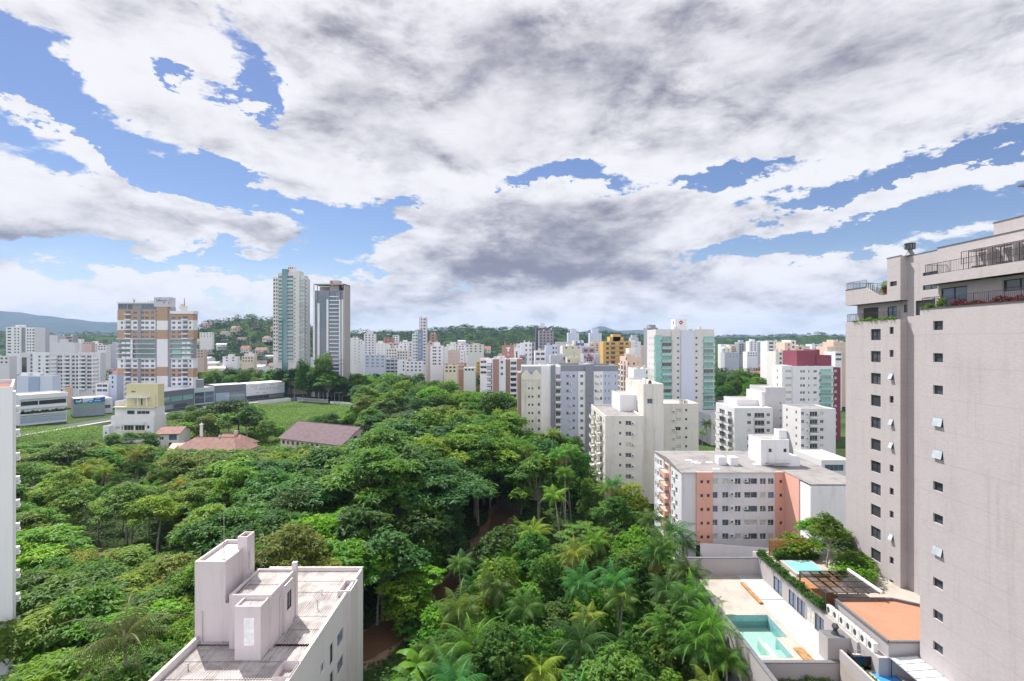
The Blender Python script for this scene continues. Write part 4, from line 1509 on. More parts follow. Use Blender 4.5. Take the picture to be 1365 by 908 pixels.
# ---------------------------------------------------------------- pinkish building with corrugated roofs, lower left
PINK = wallm((.61, .545, .55), .36, key='pinkish_render')
PINKR = wallm((.68, .64, .64), .3, key='pale_render')
def corr_mat():
    m, nt, out = new_mat('corrugated_sheet')
    b = principled(nt, out, .6, .3)
    co = coords(nt)
    n1 = noise(S(co), .5, 5, .65); n2 = noise(scaled(nt, co, (5, .3, 1)), 1.0, 4, .6)
    f = MM('MULTIPLY', sstep(n1, .42, .62) * .7 + sstep(n2, .45, .7) * .5, .75, True)
    nt.links.new(cmix(f, (.46, .42, .40, 1), (.20, .17, .155, 1)).k, b.inputs['Base Color'])
    return m


CORR = corr_mat()


def corrugated(bl, x0, x1, y0, y1, zl, zh, pitch=.24, amp=.035, ridge_dir='x'):
    """sheets whose ribs run along y; falls from zh at y0 (or x0) to zl"""
    g = G(); n = int((x1 - x0) / pitch * 4)
    laps = max(1, int((y1 - y0) / 2.2))
    for j in range(laps):
        ya, yb = y0 + (y1 - y0) * j / laps, y0 + (y1 - y0) * (j + 1) / laps
        for i in range(n):
            xa, xb = x0 + (x1 - x0) * i / n, x0 + (x1 - x0) * (i + 1) / n
            za, zb = (amp * math.sin(2 * math.pi * (q - x0) / pitch) for q in (xa, xb))
            h0, h1 = zl + (zh - zl) * (ya - y0) / (y1 - y0) + .035, zl + (zh - zl) * (yb - y0) / (y1 - y0)
            g.quad((xa, ya, h0 + za), (xb, ya, h0 + zb), (xb, yb, h1 + zb), (xa, yb, h1 + za))
    return bl.add('corrugated_roof', g, CORR)


Bp = Bld('apartment_building', 'pinkish building with corrugated roofs and tall stair core, bottom left', (-28.8, 30))
rw = rows(1.0, 6, 2.8, 1.25)
Bp.block(-28.8, -17.75, 30, 44.3, 0, 16.2, PINKR, roof=None, par=0, R=holes([(34.5, .7), (37.6, 1.3), (41.0, .7)], rows(1.6, 5, 2.8, 1.2), 'w'))
Bp.block(-28.8, -17.75, 44.3, 61, 0, 16.2, PINKR, roof=None, par=0, R=holes([(48.0, 1.0)], rows(1.6, 5, 2.8, 1.0), 'w') + holes([(50.4, 1.0)], rows(1.0, 6, 2.8, 2.0), 'd1') + holes([(53.0, 1.9)], rows(1.4, 6, 2.8, 1.35), 'b'))
g = G(); g.box(-28.8, -28.58, 30, 61, 16.2, 16.95); g.box(-17.97, -17.75, 30, 61, 16.2, 16.95); g.box(-28.58, -17.97, 60.78, 61, 16.2, 17.0); Bp.add('parapet', g, PINKR)
corrugated(Bp, -28.58, -17.97, 30.2, 46.4, 16.32, 16.32)
corrugated(Bp, -28.58, -17.97, 46.4, 53.5, 16.45, 16.45)
corrugated(Bp, -28.58, -17.97, 53.5, 60.78, 16.40, 16.62)
Bp.block(-29.0, -26.2, 46.8, 52.0, 16.1, 23.8, PINK, part='stair_core', roof=ROOFPALE, par=.35, pt=.18)
Bp.block(-26.2, -25.35, 46.8, 52.0, 16.1, 20.0, PINK, part='stair_core', roof=ROOFGREY, par=0)
Bp.block(-25.35, -21.6, 45.9, 51.2, 16.1, 21.2, PINK, part='wall', roof=None, par=.25, pt=.15)
Bp.block(-24.0, -21.75, 44.3, 45.9, 16.1, 21.0, PINK, part='wall', roof=None, par=.25, pt=.12)
corrugated(Bp, -25.2, -21.75, 46.05, 51.05, 20.7, 20.95)
corrugated(Bp, -23.88, -21.87, 44.42, 45.8, 20.72, 20.78)
Bp.block(-21.95, -21.35, 48.2, 49.9, 16.1, 20.9, PINK, part='wall', roof=None, par=.25, pt=.12, R=[(48.6, 49.6, 18.3, 20.0, 'd', .1)])
Bp.block(-21.9, -21.45, 50.9, 51.3, 16.1, 21.9, PINK, part='pilaster', roof=PINK, par=0)
Bp.block(-26.7, -25.75, 49.8, 51.2, 16.1, 24.9, PINK, part='chimney', roof=plain('flue_lining', (.30, .10, .05)), par=.35, pt=.12)
Bp.block(-18.75, -17.35, 55.0, 57.6, 0, 17.1, PINK, part='shaft', roof=plain('shaft_lining', (.30, .25, .20)), par=1.0, pt=.12)
Bp.block(-19.2, -17.85, 41.0, 43.0, 16.0, 17.1, PINK, part='parapet', roof=None, par=0)
g = G(); g.quad((-23.2, 44.285, 17.6), (-22.3, 44.285, 17.6), (-22.3, 44.285, 20.0), (-23.2, 44.285, 20.0)); Bp.add('white_shutter', g, plain('white_shutter', (.78, .78, .78), .5))
g = G()
for (x, y, z0, z1, r) in ((-28.3, 46.7, 16.4, 19.3, .06), (-25.3, 46.72, 16.4, 20.2, .05), (-21.5, 47.6, 16.4, 20.3, .05)): g.tube((x, y, z0), (x, y, z1), r, r, 6)
Bp.add('drain_pipe', g, PINK)
for (x, y, h) in ((-19.9, 52.4, 1.1), (-20.6, 55.5, .6), (-27.2, 43.0, .5)):
    g = G(); g.tube((x, y, 16.3), (x, y, 16.4 + h), .05, .05, 6, 0, True); g.tube((x - .25, y, 16.4 + h * .8), (x + .25, y, 16.4 + h), .03, .03, 4); Bp.add('vent_pipe', g, METAL)
g = G()
for k in range(12): g.box(-25.28, -25.24, 49.0, 49.35, 20.2 + .3 * k, 20.24 + .3 * k)
g.box(-25.28, -25.24, 49.0, 49.04, 19.9, 23.9); g.box(-25.28, -25.24, 49.31, 49.35, 19.9, 23.9)
Bp.add('ladder', g, METAL)
g = G()      # copings
for (a, b_, c, d, z) in ((-28.85, -28.55, 30, 46.7, 16.95), (-18.0, -17.7, 30, 40.9, 16.95), (-28.85, -17.7, 60.75, 61.05, 17.0), (-18.0, -17.7, 43.1, 54.9, 16.95)):
    g.box(a, b_, c, d, z + .003, z + .06)
Bp.add('coping', g, plain('stained_coping', (.50, .46, .42), .8, var=.25))
Bp.done()
g = G(); g.tube((0, 0, 0), (0, 0, 3.4), .045, .035, 6); g.tube((0, 0, 3.4), (0, 0, 5.4), .025, .015, 5); g.tube((-.25, 0, .06), (.25, 0, .06), .03, .03, 4)
g.tube((-.14, 0, 5.0), (.14, 0, 5.0), .012, .012, 4)
tag(g.build('lightning_rod', METAL, None, (-27.0, 48.0, 23.45)), 'thin metal lightning rod standing on the pinkish stair core roof', 'lightning rod')

# ---------------------------------------------------------------- white tower at left edge
Wt = Bld('apartment_tower', 'white tower cut off by the left edge with a column of air conditioners', (-58.5, 60), math.radians(43.5), world=False)
WHT = wallm((.78, .77, .79), .12, key='white_render')
Wt.block(-20, 0, 0, 16, 0, 38.6, WHT, par=.5, roof=roofm('tile_red_roof', (.28, .12, .09), .4), R=holes([(1.6, .9)], rows(1.5, 13, 2.8, 1.1), 'w'))
Wt.block(-.9, .25, .5, 2.2, 0, 38.0, WHT, part='pilaster', roof=WHT, par=0)
Wt.block(-20, -2.2, 3, 12, 38.1, 41.0, wallm((.5, .5, .53), .2), part='penthouse', par=.2)
for k in range(12):
    Wt.ac((.25, 1.25, 35.6 - 2.8 * k), 'R').scale = (.8, 1.1, 1.0)
    Wt.bal((.25, 1.25, 35.5 - 2.8 * k), 'R', .8, .38, .06, (WHT, METAL), 'solid', 'air_conditioner_ledge')
Wt.done()
# ---------------------------------------------------------------- salmon and white block
WHS = wallm((.66, .65, .68), .45, key='stained_white')
SALM = wallm((.70, .38, .30), .25, key='salmon_paint')
ROOFBR = roofm('old_fibre_roof', (.26, .245, .24), .6)
Sb = Bld('apartment_block', 'white five storey block with salmon stripes and grey brown roof', (34.1, 103))
r5 = rows(4.0, 5, 2.77, 1.2)
rs = rows(4.3, 5, 2.77, .62)
def sx(zx, d=103): return X(760 + zx / 3.13, d)
mid = holes([(sx(604), 1.1), (sx(648), 1.25), (sx(700), 1.2), (sx(754), 2.6), (sx(805), 1.2), (sx(838), 1.2)], r5, ['w', 'w', 'c', 'w', 'b'])
Sb.block(34.1, sx(525), 103, 122.6, 0, 17.5, WHS, roof=None, par=0,
         L=holes([(106.2, 1.4), (109.0, .9)], r5, 'w') + holes([(119.6, 1.3), (121.4, .9)], r5, 'w'))
Sb.block(sx(525), sx(592), 102.6, 118, 3.0, 17.6, SALM, roof=SALM, par=0, F=holes([(sx(546), .55), (sx(573), .55)], rs, 'd1'))
Sb.block(sx(592), sx(855), 103, 121, 0, 17.5, WHS, roof=None, par=0, F=mid)
Sb.block(sx(855), 54.6, 102.8, 121, 2.2, 17.6, SALM, roof=SALM, par=0, F=holes([(sx(877), .5)], rs, 'd1'))
Sb.block(54.6, 64.4, 97.4, 103.5, 2.2, 17.6, SALM, roof=None, par=0)
Sb.block(54.75, 64.4, 93.9, 97.4, 0, 17.4, wallm((.76, .75, .78), .35, key='stained_white'), roof=None, par=0)  # paler copy of the stained white: this wing's shade is lifted in the colour
g = G()      # salmon band and balconies of the side facing the trees
for k in range(5):
    z = 3.2 + 2.77 * k
    g2 = G(); g2.box(33.1, 34.1, 111.0, 114.4, z, z + 1.0, 0); Sb.add('balcony', g2, SALM)
    Sb.win((34.08, 112.7, z + 1.1), 'L', 2.8, 1.4, 'door')
    g2 = G(); g2.box(33.4, 34.1, 116.4, 118.2, z, z + .95, 0); Sb.add('balcony', g2, WHS)
    Sb.win((34.08, 117.3, z + 1.05), 'L', 1.5, 1.4, 'door')
    Sb.ac((34.08, 107.8, z + .6), 'L'); Sb.ac((34.08, 115.4, z + .6), 'L')
    for c in (675, 732):
        if c == 732 and k % 2: continue
        Sb.ac((sx(c), 103, z + 1.35), 'F')
g = G(); g.box(33.95, 34.1, 110.2, 111.0, 0, 17.5); g.box(33.95, 34.1, 114.4, 115.0, 0, 17.5); Sb.add('salmon_band', g, SALM)
g = G()
zr, zr2 = 17.0, 18.4
for (a, b_, c, d) in ((33.9, 54.6, 102.6, 112.5),):
    g.quad((a, c, zr + .55), (b_, c, zr + .55), (b_, d, zr2), (a, d, zr2)); g.quad((a, d, zr2), (b_, d, zr2), (b_, 122.8, zr + .55), (a, 122.8, zr + .55))
    g.poly([(a, c, zr + .55), (a, d, zr2), (a, 122.8, zr + .55)]); 
g.quad((54.6, 93.8, 17.62), (64.5, 93.8, 17.62), (64.5, 121, 17.9), (54.6, 121, 17.9))
Sb.add('roof', g, ROOFBR)
g = G()
for _ in range(7):
    x, y = R.uniform(36, 52), R.uniform(104, 111); z = 17.55 + (y - 102.6) / 9.9 * .85 + .03
    g = G(); g.quad((x, y, z), (x + 1.4, y, z), (x + 1.4, y + .8, z + .07), (x, y + .8, z + .07))
    Sb.add('roof_patch', g, plain('pale_sheet', (.55, .54, .53)))
Sb.block(52.0, 57.9, 107, 112.6, 17.6, 23.3, WHITE, part='penthouse', par=.2, F=holes([(54.0, .7), (57.1, .7)], [(20.6, 21.4)], 'v'))
Sb.block(56.5, 58.2, 108.5, 110.5, 22.9, 25.0, WHITE, part='tank_room', par=.1)
Sb.block(57.9, 60.2, 107, 121, 17.6, 19.6, WHITE, part='parapet', par=0, roof=WHITE)
for (x, y) in ((43.2, 107.2), (45.6, 106.8)): Sb.block(x, x + 1.6, y, y + 1.8, 17.8, 19.6, WHITE, part='vent_stack', par=.1, roof=ROOFPALE)
g = G()
for k in range(10): g.box(53.2, 53.7, 106.93, 106.97, 18.2 + k * .4, 18.24 + k * .4)
Sb.add('ladder', g, METAL)
g = G(); g.box(53.0, 57.6, 106.0, 107.0, 18.35, 18.45); rail_into(g, [(53.0, 106.02), (57.6, 106.02)], 18.45, .8, 0, .4); Sb.add('catwalk', g, METAL)
for k in range(14): pass
Sb.done()

# pale curved retaining wall, garage mouth and ramp in front of it
PALEW = wallm((.64, .62, .64), .3, key='pale_wall')
g = G()
path = [(37.2, 99.5, 4.2), (40.5, 97.6, 3.3), (44.5, 95.0, 2.6), (48.5, 91.0, 2.4)]
top = [(37.2, 99.8), (48.8, 99.8)]
g.quad((37.0, 100.5, 0), (49.6, 96.5, 0), (49.6, 96.5, 4.7), (37.0, 100.5, 4.2)); g.quad((37.0, 100.8, 4.2), (49.6, 96.8, 4.7), (49.6, 96.8, 0), (37.0, 100.8, 0)); g.quad((37.0, 100.5, 4.2), (49.6, 96.5, 4.7), (49.6, 96.8, 4.7), (37.0, 100.8, 4.2))
tag(g.build('retaining_wall', PALEW), 'pale retaining wall in front of the salmon and white block', 'wall')
g = G()
for k in range(8):
    t0, t1 = k / 8, (k + 1) / 8
    def cv(t): return (35.2 + 13.4 * t, 95.5 - 10.5 * t * t * .7, 3.2 - 1.0 * t)
    a, b_ = cv(t0), cv(t1)
    g.quad((a[0], a[1], 0), (b_[0], b_[1], 0), b_, a); g.quad((a[0], a[1] + .25, a[2]), (b_[0], b_[1] + .25, b_[2]), (b_[0], b_[1] + .25, 0), (a[0], a[1] + .25, 0))
    g.quad(a, b_, (b_[0], b_[1] + .25, b_[2]), (a[0], a[1] + .25, a[2]))
tag(g.build('ramp_wall', PALEW), 'low curved wall along the garage ramp below the salmon block', 'wall')
g = G(); g.quad((31.0, 91, 2.0), (47, 85, 2.4), (49.5, 96.4, 1.2), (31.0, 100.5, 1.6)); tag(g.build('ramp', roofm('ramp_concrete', (.33, .32, .32), .4)), kind='structure')

# ---------------------------------------------------------------- pool deck and the podium of the tower
DECKW = wallm((.40, .37, .37), .2, key='taupe_render')
CAP = plain('slate_coping', (.14, .14, .15), .6)
TRAV = roofm('travertine', (.40, .36, .315), .45)
PALE = roofm('pale_paving', (.44, .435, .43), .25)
def tile_mat(name, c):
    m, nt, out = new_mat(name)
    b = principled(nt, out, .25, .5)
    br = nt.nodes.new('ShaderNodeTexBrick'); br.offset = 0
    br.inputs['Color1'].default_value = (*c, 1); br.inputs['Color2'].default_value = (c[0] * .75, c[1] * .85, c[2] * .85, 1); br.inputs['Mortar'].default_value = (c[0] * .6, c[1] * .7, c[2] * .7, 1)
    br.inputs['Scale'].default_value = 1; br.inputs['Brick Width'].default_value = .22; br.inputs['Row Height'].default_value = .22; br.inputs['Mortar Size'].default_value = .01
    sp = nt.nodes.new('ShaderNodeSeparateXYZ'); nt.links.new(coords(nt), sp.inputs[0])
    put(br, 'Vector', vec(MM('ADD', S(sp.outputs[0]), S(sp.outputs[2])), MM('ADD', S(sp.outputs[1]), S(sp.outputs[2])), 0.0))
    nt.links.new(br.outputs[0], b.inputs['Base Color'])
    return m


def water_mat(name, c, clear=.75):
    m, nt, out = new_mat(name)
    b = nt.nodes.new('ShaderNodeBsdfGlossy'); b.inputs['Roughness'].default_value = .03
    tr = nt.nodes.new('ShaderNodeBsdfTransparent'); tr.inputs[0].default_value = (*c, 1)
    fr = nt.nodes.new('ShaderNodeFresnel'); fr.inputs['IOR'].default_value = 1.33
    n = noise(S(coords(nt)), 2.5, 3, .5)
    bp = nt.nodes.new('ShaderNodeBump'); bp.inputs['Strength'].default_value = .15; bp.inputs['Distance'].default_value = .1
    nt.links.new(n.k, bp.inputs['Height'])
    nt.links.new(bp.outputs[0], b.inputs['Normal']); nt.links.new(bp.outputs[0], fr.inputs['Normal'])
    mx = nt.nodes.new('ShaderNodeMixShader')
    nt.links.new(fr.outputs[0], mx.inputs[0]); nt.links.new(tr.outputs[0], mx.inputs[1]); nt.links.new(b.outputs[0], mx.inputs[2])
    nt.links.new(mx.outputs[0], out.inputs[0])
    return m


TEALT = tile_mat('teal_pool_tile', (.27, .47, .50))
PALET = tile_mat('pale_pool_tile', (.52, .68, .62))
Dk = Bld('pool_terrace', 'raised pool terrace with pale paving between forest and taupe tower', (25.3, 44), cat='terrace')
g = G(); g.box(25.3, 25.65, 44.0, 74.2, 0, 11.0); Dk.add('wall', g, DECKW)
g = G(); g.box(25.65, 36.0, 53.4, 53.75, 5, 10.35); Dk.add('wall', g, DECKW)
g = G(); g.box(25.24, 25.72, 44.0, 74.2, 11.003, 11.08); g.box(25.65, 36.0, 53.34, 53.8, 10.353, 10.43); g.box(24.0, 36.0, 74.15, 74.6, 12.403, 12.5); Dk.add('coping', g, CAP)
g = G(); g.box(24.0, 36.0, 74.2, 74.55, 0, 12.4); Dk.add('wall', g, DECKW)
# paving laid round the pool opening
g = G()
px0, px1, py0, py1, pxm, pym = 26.4, 31.6, 54.9, 63.4, 30.2, 58.7
for (a, b_, c, d) in ((25.65, px0, 53.75, py1), (pxm, px1, py0, pym), (px1, 32.4, py0, py1), (px0, 32.4, 53.75, py0), (25.65, 32.4, py1, 74.2)):
    g.quad((a, c, 10), (b_, c, 10), (b_, d, 10), (a, d, 10))
Dk.add('travertine_paving', g, TRAV)
g = G(); g.quad((32.4, 53.75, 9.99), (35.7, 53.75, 9.99), (35.7, 67.2, 9.99), (32.4, 67.2, 9.99)); g.quad((32.4, 67.2, 10.03), (35.7, 67.2, 10.03), (35.7, 74.2, 10.03), (32.4, 74.2, 10.03)); Dk.add('pale_paving', g, PALE)
g = G()
for (a, b_) in (((px0, py0), (px0, py1)), ((px0, py1), (px1, py1)), ((px1, py1), (px1, pym)), ((px1, pym), (pxm, pym)), ((pxm, pym), (pxm, py0)), ((pxm, py0), (px0, py0))):
    g.quad((*a, 8.4), (*b_, 8.4), (*b_, 10.02), (*a, 10.02))
Dk.add('pool_wall', g, TEALT)
g = G(); g.quad((px0, py0, 8.4), (px1, py0, 8.4), (px1, py1, 8.4), (px0, py1, 8.4)); g.box(28.2, 28.5, 55.2, 58.9, 8.4, 9.75); g.box(px0, 28.2, 54.95, 56.2, 8.4, 9.4); g.box(28.5, pxm, 55.0, 57.6, 8.4, 9.2); g.box(28.5, 29.0, 55.0, 58.4, 8.4, 9.5)
Dk.add('pool_floor', g, PALET)
g = G(); g.quad((px0, py0, 9.25), (px1, py0, 9.25), (px1, py1, 9.25), (px0, py1, 9.25)); Dk.add('pool_water', g, water_mat('greenish_water', (.82, .93, .88)))
g = G(); g.box(31.9, 32.4, 66.0, 71.5, 10.02, 10.25); Dk.add('planter', g, plain('orange_soil', (.33, .17, .07), .9, var=.3))
g = G(); g.box(31.0, 32.0, 54.2, 56.4, 10.02, 10.2); Dk.add('planter', g, plain('orange_soil', (.33, .17, .07), .9, var=.3))
# the long wall with its glass doors
Dk.block(35.7, 50, 53.0, 76, 0, 12.75, DECKW, roof=None, par=0, L=[(67.7, 69.9, 10.05, 12.0, 'ddoor', .1)] + [(58.6 + 1.9 * k, 58.6 + 1.9 * k + 1.75, 10.05, 12.0, ('ddoor', 'c', 'ddoor', 'ddoor')[k], .1) for k in range(4)], part='wall')
g = G(); g.quad((35.7, 53.0, 12.75), (50, 53.0, 12.75), (50, 76, 12.75), (35.7, 76, 12.75)); Dk.add('terrace_floor', g, TRAV)
g = G(); g.box(35.6, 36.1, 58.7, 74.6, 12.753, 13.0); Dk.add('planter', g, CAP)
Dk.block(33.3, 36.2, 54.0, 55.6, 8, 12.6, DECKW, part='chimney', roof=CAP, par=0)
# rooftop pool of the terrace
g = G(); g.box(37.6, 42.0, 67.6, 71.9, 12.76, 13.15); Dk.add('pool_surround', g, TRAV)
g = G(); g.quad((37.9, 67.9, 13.155), (41.7, 67.9, 13.155), (41.7, 71.6, 13.155), (37.9, 71.6, 13.155)); m, nt, out = new_mat('turquoise_pool'); b = principled(nt, out, .06, .6); b.inputs['Base Color'].default_value = (.22, .55, .52, 1); Dk.add('pool_water', g, m)
WOOD = plain('orange_wood', (.36, .16, .06), .6, var=.25, scale=5)
g = G(); g.box(36.3, 38.4, 60.5, 66.9, 12.76, 12.95); g.box(36.6, 38.6, 61.8, 63.2, 12.95, 13.4); g.box(36.6, 38.6, 60.6, 61.6, 12.95, 13.7); Dk.add('wooden_deck', g, WOOD)
# orange gravel roof
g = G(); out_ = [(37.0, 50.3), (39.55, 50.3), (47.5, 50.3), (47.5, 56.2), (43.6, 58.7), (37.0, 58.7)]
g.prism(out_, 10.5, 14.3, 0, False); Dk.add('wall', g, DECKW)
g = G(); g.poly([(x, y, 14.2) for x, y in out_]); Dk.add('gravel_roof', g, roofm('orange_gravel', (.40, .20, .125), .25))
g = G()
for (a, b_) in zip(out_, out_[1:] + out_[:1]):
    d = Vector(b_) - Vector(a); n_ = Vector((d.y, -d.x)).normalized() * .12
    p, q = Vector(a), Vector(b_)
    g.prism([tuple(p + n_), tuple(q + n_), tuple(q - n_), tuple(p - n_)], 14.303, 14.5)
Dk.add('coping', g, CAP)
# small blue pool and its terrace at the bottom edge
g = G(); g.box(33.9, 41, 40, 52.9, 0, 10.9); Dk.add('lower_terrace', g, TRAV)
g = G(); g.box(33.9, 34.15, 40, 53.0, 10.9, 12.0); g.box(34.15, 36.0, 52.6, 52.9, 10.9, 11.7); Dk.add('parapet', g, DECKW)
g = G(); g.box(35.2, 38.0, 44, 50.9, 10.903, 11.2, top=False); g.quad((35.2, 44, 11.2), (35.45, 44, 11.2), (35.45, 50.9, 11.2), (35.2, 50.9, 11.2)); g.quad((37.6, 44, 11.2), (38.0, 44, 11.2), (38.0, 50.9, 11.2), (37.6, 50.9, 11.2)); g.quad((35.45, 50.6, 11.2), (37.6, 50.6, 11.2), (37.6, 50.9, 11.2), (35.45, 50.9, 11.2)); Dk.add('pool_surround', g, TRAV)
m, nt, out = new_mat('blue_pool'); b = principled(nt, out, .06, .6); b.inputs['Base Color'].default_value = (.045, .27, .62, 1)
g = G(); g.quad((35.45, 44, 11.12), (37.6, 44, 11.12), (37.6, 50.6, 11.12), (35.45, 50.6, 11.12)); Dk.add('pool_water', g, m)
g = G(); g.box(25.65, 33.9, 44, 53.4, 0, 8.2); Dk.add('lower_bed', g, PLANTER)
Dk.done()
# dark ventilator on the chimney
g = G(); g.tube((0, 0, 0), (0, 0, .35), .42, .22, 12); g.tube((0, 0, .35), (0, 0, .55), .2, .2, 12)
for k in range(12):
    a = k * math.pi / 6
    for (r0, z0, r1, z1) in ((.24, .55, .36, .8), (.36, .8, .24, 1.05)):
        g.quad((r0 * math.cos(a), r0 * math.sin(a), z0), (r0 * math.cos(a + .42), r0 * math.sin(a + .42), z0), (r1 * math.cos(a + .42), r1 * math.sin(a + .42), z1), (r1 * math.cos(a), r1 * math.sin(a), z1))
g.tube((0, 0, 1.05), (0, 0, 1.1), .25, .05, 12, 0, True)
tag(g.build('turbine_ventilator', DARKMETAL, None, (34.6, 54.8, 12.6)), 'black turbine ventilator on the taupe chimney beside the pool terrace', 'ventilator')
g = G(); g.box(35.95, 36.95, 50.2, 58.66, 10.5, 12.88); tag(g.build('ledge_wall', DECKW), 'low taupe wall carrying the row of white condensers', 'wall')
# condensers in a row
for k in range(7):
    o = link('condenser_unit', AC_MESH, None, (36.45, 58.2 - 1.12 * k, 12.9), (0, 0, -math.pi / 2)); o.scale = (1.15, 1.3, 1.5)
    tag(o, f'{["farthest", "second", "third", "fourth", "fifth", "sixth", "nearest"][k]} white condenser in the row beside the orange roof' + (' counted from far end' if 0 < k < 6 else ''), 'air conditioner', 'white condenser units beside the orange gravel roof')
# bronze glass pergola
m, nt, out = new_mat('bronze_glass'); gl = nt.nodes.new('ShaderNodeBsdfGlossy'); gl.inputs['Roughness'].default_value = .05; gl.inputs[0].default_value = (.8, .8, .85, 1)
tr = nt.nodes.new('ShaderNodeBsdfTransparent'); tr.inputs[0].default_value = (.42, .27, .22, 1)
fr = nt.nodes.new('ShaderNodeFresnel'); fr.inputs['IOR'].default_value = 1.9
mx = nt.nodes.new('ShaderNodeMixShader'); nt.links.new(fr.outputs[0], mx.inputs[0]); nt.links.new(tr.outputs[0], mx.inputs[1]); nt.links.new(gl.outputs[0], mx.inputs[2]); nt.links.new(mx.outputs[0], out.inputs[0])
BRONZE = m
pg = tag(empty('pergola', (36.1, 57.9, 12.75)), 'bronze glass pergola roof on the terrace in front of the taupe tower', 'pergola')
g = G(); g.quad((0, 0.9, 2.3), (6.1, .9, 2.3), (6.1, 6.4, 2.3), (0, 6.4, 2.3)); g.build('glass_roof', BRONZE, pg)
g = G()
for k in range(6): g.box(-.05 + 1.23 * k, .05 + 1.23 * k, .9, 6.4, 2.12, 2.28)
for k in range(5): g.box(-.05, 6.2, .85 + 1.38 * k, .93 + 1.38 * k, 2.28, 2.34)
g.build('beams', DARKMETAL, pg)
for (x, y) in ((0, 1.0), (0, 6.3)):
    g = G(); g.box(x - .06, x + .06, y - .06, y + .06, 0, 2.12); g.build('post', DARKMETAL, pg)
g = G(); g.box(6.1, 6.35, .7, 6.6, 2.2, 2.55); g.build('white_gutter', FR_WHITE, pg)
# white canopy
cn_ = tag(empty('canopy', (36.9, 45.8, 10.9)), 'white panelled canopy leaning on the taupe tower, bottom right', 'canopy')
g = G(); g.quad((0, 0, 2.1), (2.65, 0, 2.3), (2.65, 4.3, 2.3), (0, 4.3, 2.1)); g.quad((0, 4.3, 2.04), (2.65, 4.3, 2.24), (2.65, 0, 2.24), (0, 0, 2.04)); g.build('panels', plain('white_panel', (.72, .74, .76), .3), cn_)
g = G()
for k in range(5): g.tube((0, .1 + 1.02 * k, 2.14), (2.65, .1 + 1.02 * k, 2.34), .035, .035, 4)
g.tube((0, 0, 2.12), (0, 4.3, 2.12), .06, .06, 4); g.build('ribs', METAL, cn_)
for y in (.2, 4.1):
    g = G(); g.tube((.1, y, 0), (.1, y, 2.1), .05, .05, 6); g.build('post', DARKMETAL, cn_)
# glass balustrade by the small pool
m, nt, out = new_mat('clear_glass'); gl = nt.nodes.new('ShaderNodeBsdfGlossy'); gl.inputs['Roughness'].default_value = .03
tr = nt.nodes.new('ShaderNodeBsdfTransparent'); tr.inputs[0].default_value = (.78, .9, .9, 1); fr = nt.nodes.new('ShaderNodeFresnel'); fr.inputs['IOR'].default_value = 1.5
mx = nt.nodes.new('ShaderNodeMixShader'); nt.links.new(fr.outputs[0], mx.inputs[0]); nt.links.new(tr.outputs[0], mx.inputs[1]); nt.links.new(gl.outputs[0], mx.inputs[2]); nt.links.new(mx.outputs[0], out.inputs[0])
bl_ = tag(empty('glass_balustrade', (34.3, 51.2, 10.9)), 'glass balustrade with metal rail between the chimney and the small blue pool', 'balustrade')
g = G(); g.box(0, .04, 0, 1.3, .05, 1.5); g.box(.04, 2.2, 0, .04, .05, 1.5); g.build('panes', m, bl_)
g = G(); rail_into(g, [(.8, 1.2), (2.9, 1.2)], 0, 1.4, 0, .3); g.build('rail', METAL, bl_)
# plantings of the terrace
gp = 'plantings of the pool terraces'
hedge('hedge', 'dark green hedge on top of the long wall above the pale paving', [(35.85, 58.9, 12.9), (35.85, 74.4, 12.9)], 1.0, .8, (.05, .13, .03), 3600, L=.42, leafw=.16, group=gp)
hedge('hedge', 'broad leaved hedge behind the turquoise terrace pool', [(37.4, 73.0, 12.8), (43.5, 73.0, 12.8)], 1.2, 1.0, (.07, .17, .03), 2200, L=.45, leafw=.18, group=gp)
hedge('hedge', 'green hedge along the edge of the small blue pool', [(34.3, 44.5, 10.9), (34.5, 51.8, 10.9)], .9, .6, (.08, .17, .03), 1500, L=.3, group=gp)
hedge('yellow_green_plants', 'yellow green flower bed behind the small blue pool', [(35.0, 51.6, 10.9), (37.9, 51.6, 10.9)], .7, .7, (.16, .24, .03), 900, L=.26, group=gp)
hedge('ornamental_grass', 'tuft grass bed below the front wall of the drained pool deck', [(26.0, 52.8, 8.2), (33.4, 52.8, 8.2)], .9, 1.0, (.10, .18, .035), 1700, L=.5, leafw=.06, group=gp)
hedge('climbing_plants', 'climbing plants at the corner where condensers end', [(36.6, 50.6, 11.5), (36.6, 52.3, 12.5)], .9, .5, (.08, .17, .03), 420, group=gp)
tr_ = tree('spreading', 43.4, 70.6, 7.2, (.09, .21, .025), '', spread=.85, z=12.75, label='bright green tree growing on the terrace beside the taupe tower', group='plantings of the pool terraces')
for (x, y, h, c, k, lab) in ((47.2, 74.0, 4.6, 'mid green', 'dense', 'round green tree between terrace and foot of the taupe tower'), (41.6, 74.6, 3.4, 'bright green', 'bush', 'bright bush at the far edge of the terrace behind the screen'),
                            (45.2, 68.0, 3.0, 'mid green', 'bush', 'bush under the bright terrace tree'), (47.9, 71.0, 2.6, 'mid green', 'bush', 'green bush against the foot of the taupe tower'), (44.0, 65.8, 2.6, 'bright green', 'bush', 'small bright bush behind the bronze glass pergola'),
                            (45.0, 76.5, 5.0, 'bright green', 'spreading', 'bright open tree at the far corner of the taupe tower foot')):
    tree(k, x, y, h, GREEN[c], '', z=12.7, spread=1.1, label=lab, group='plantings of the pool terraces')
for i, (x, y, lab) in enumerate(((33.6, 60.2, 'nearest grey lounger on the pale paving'), (33.6, 62.4, 'middle grey lounger on the pale paving'), (33.6, 64.6, 'farthest grey lounger on the pale paving'))):
    pass
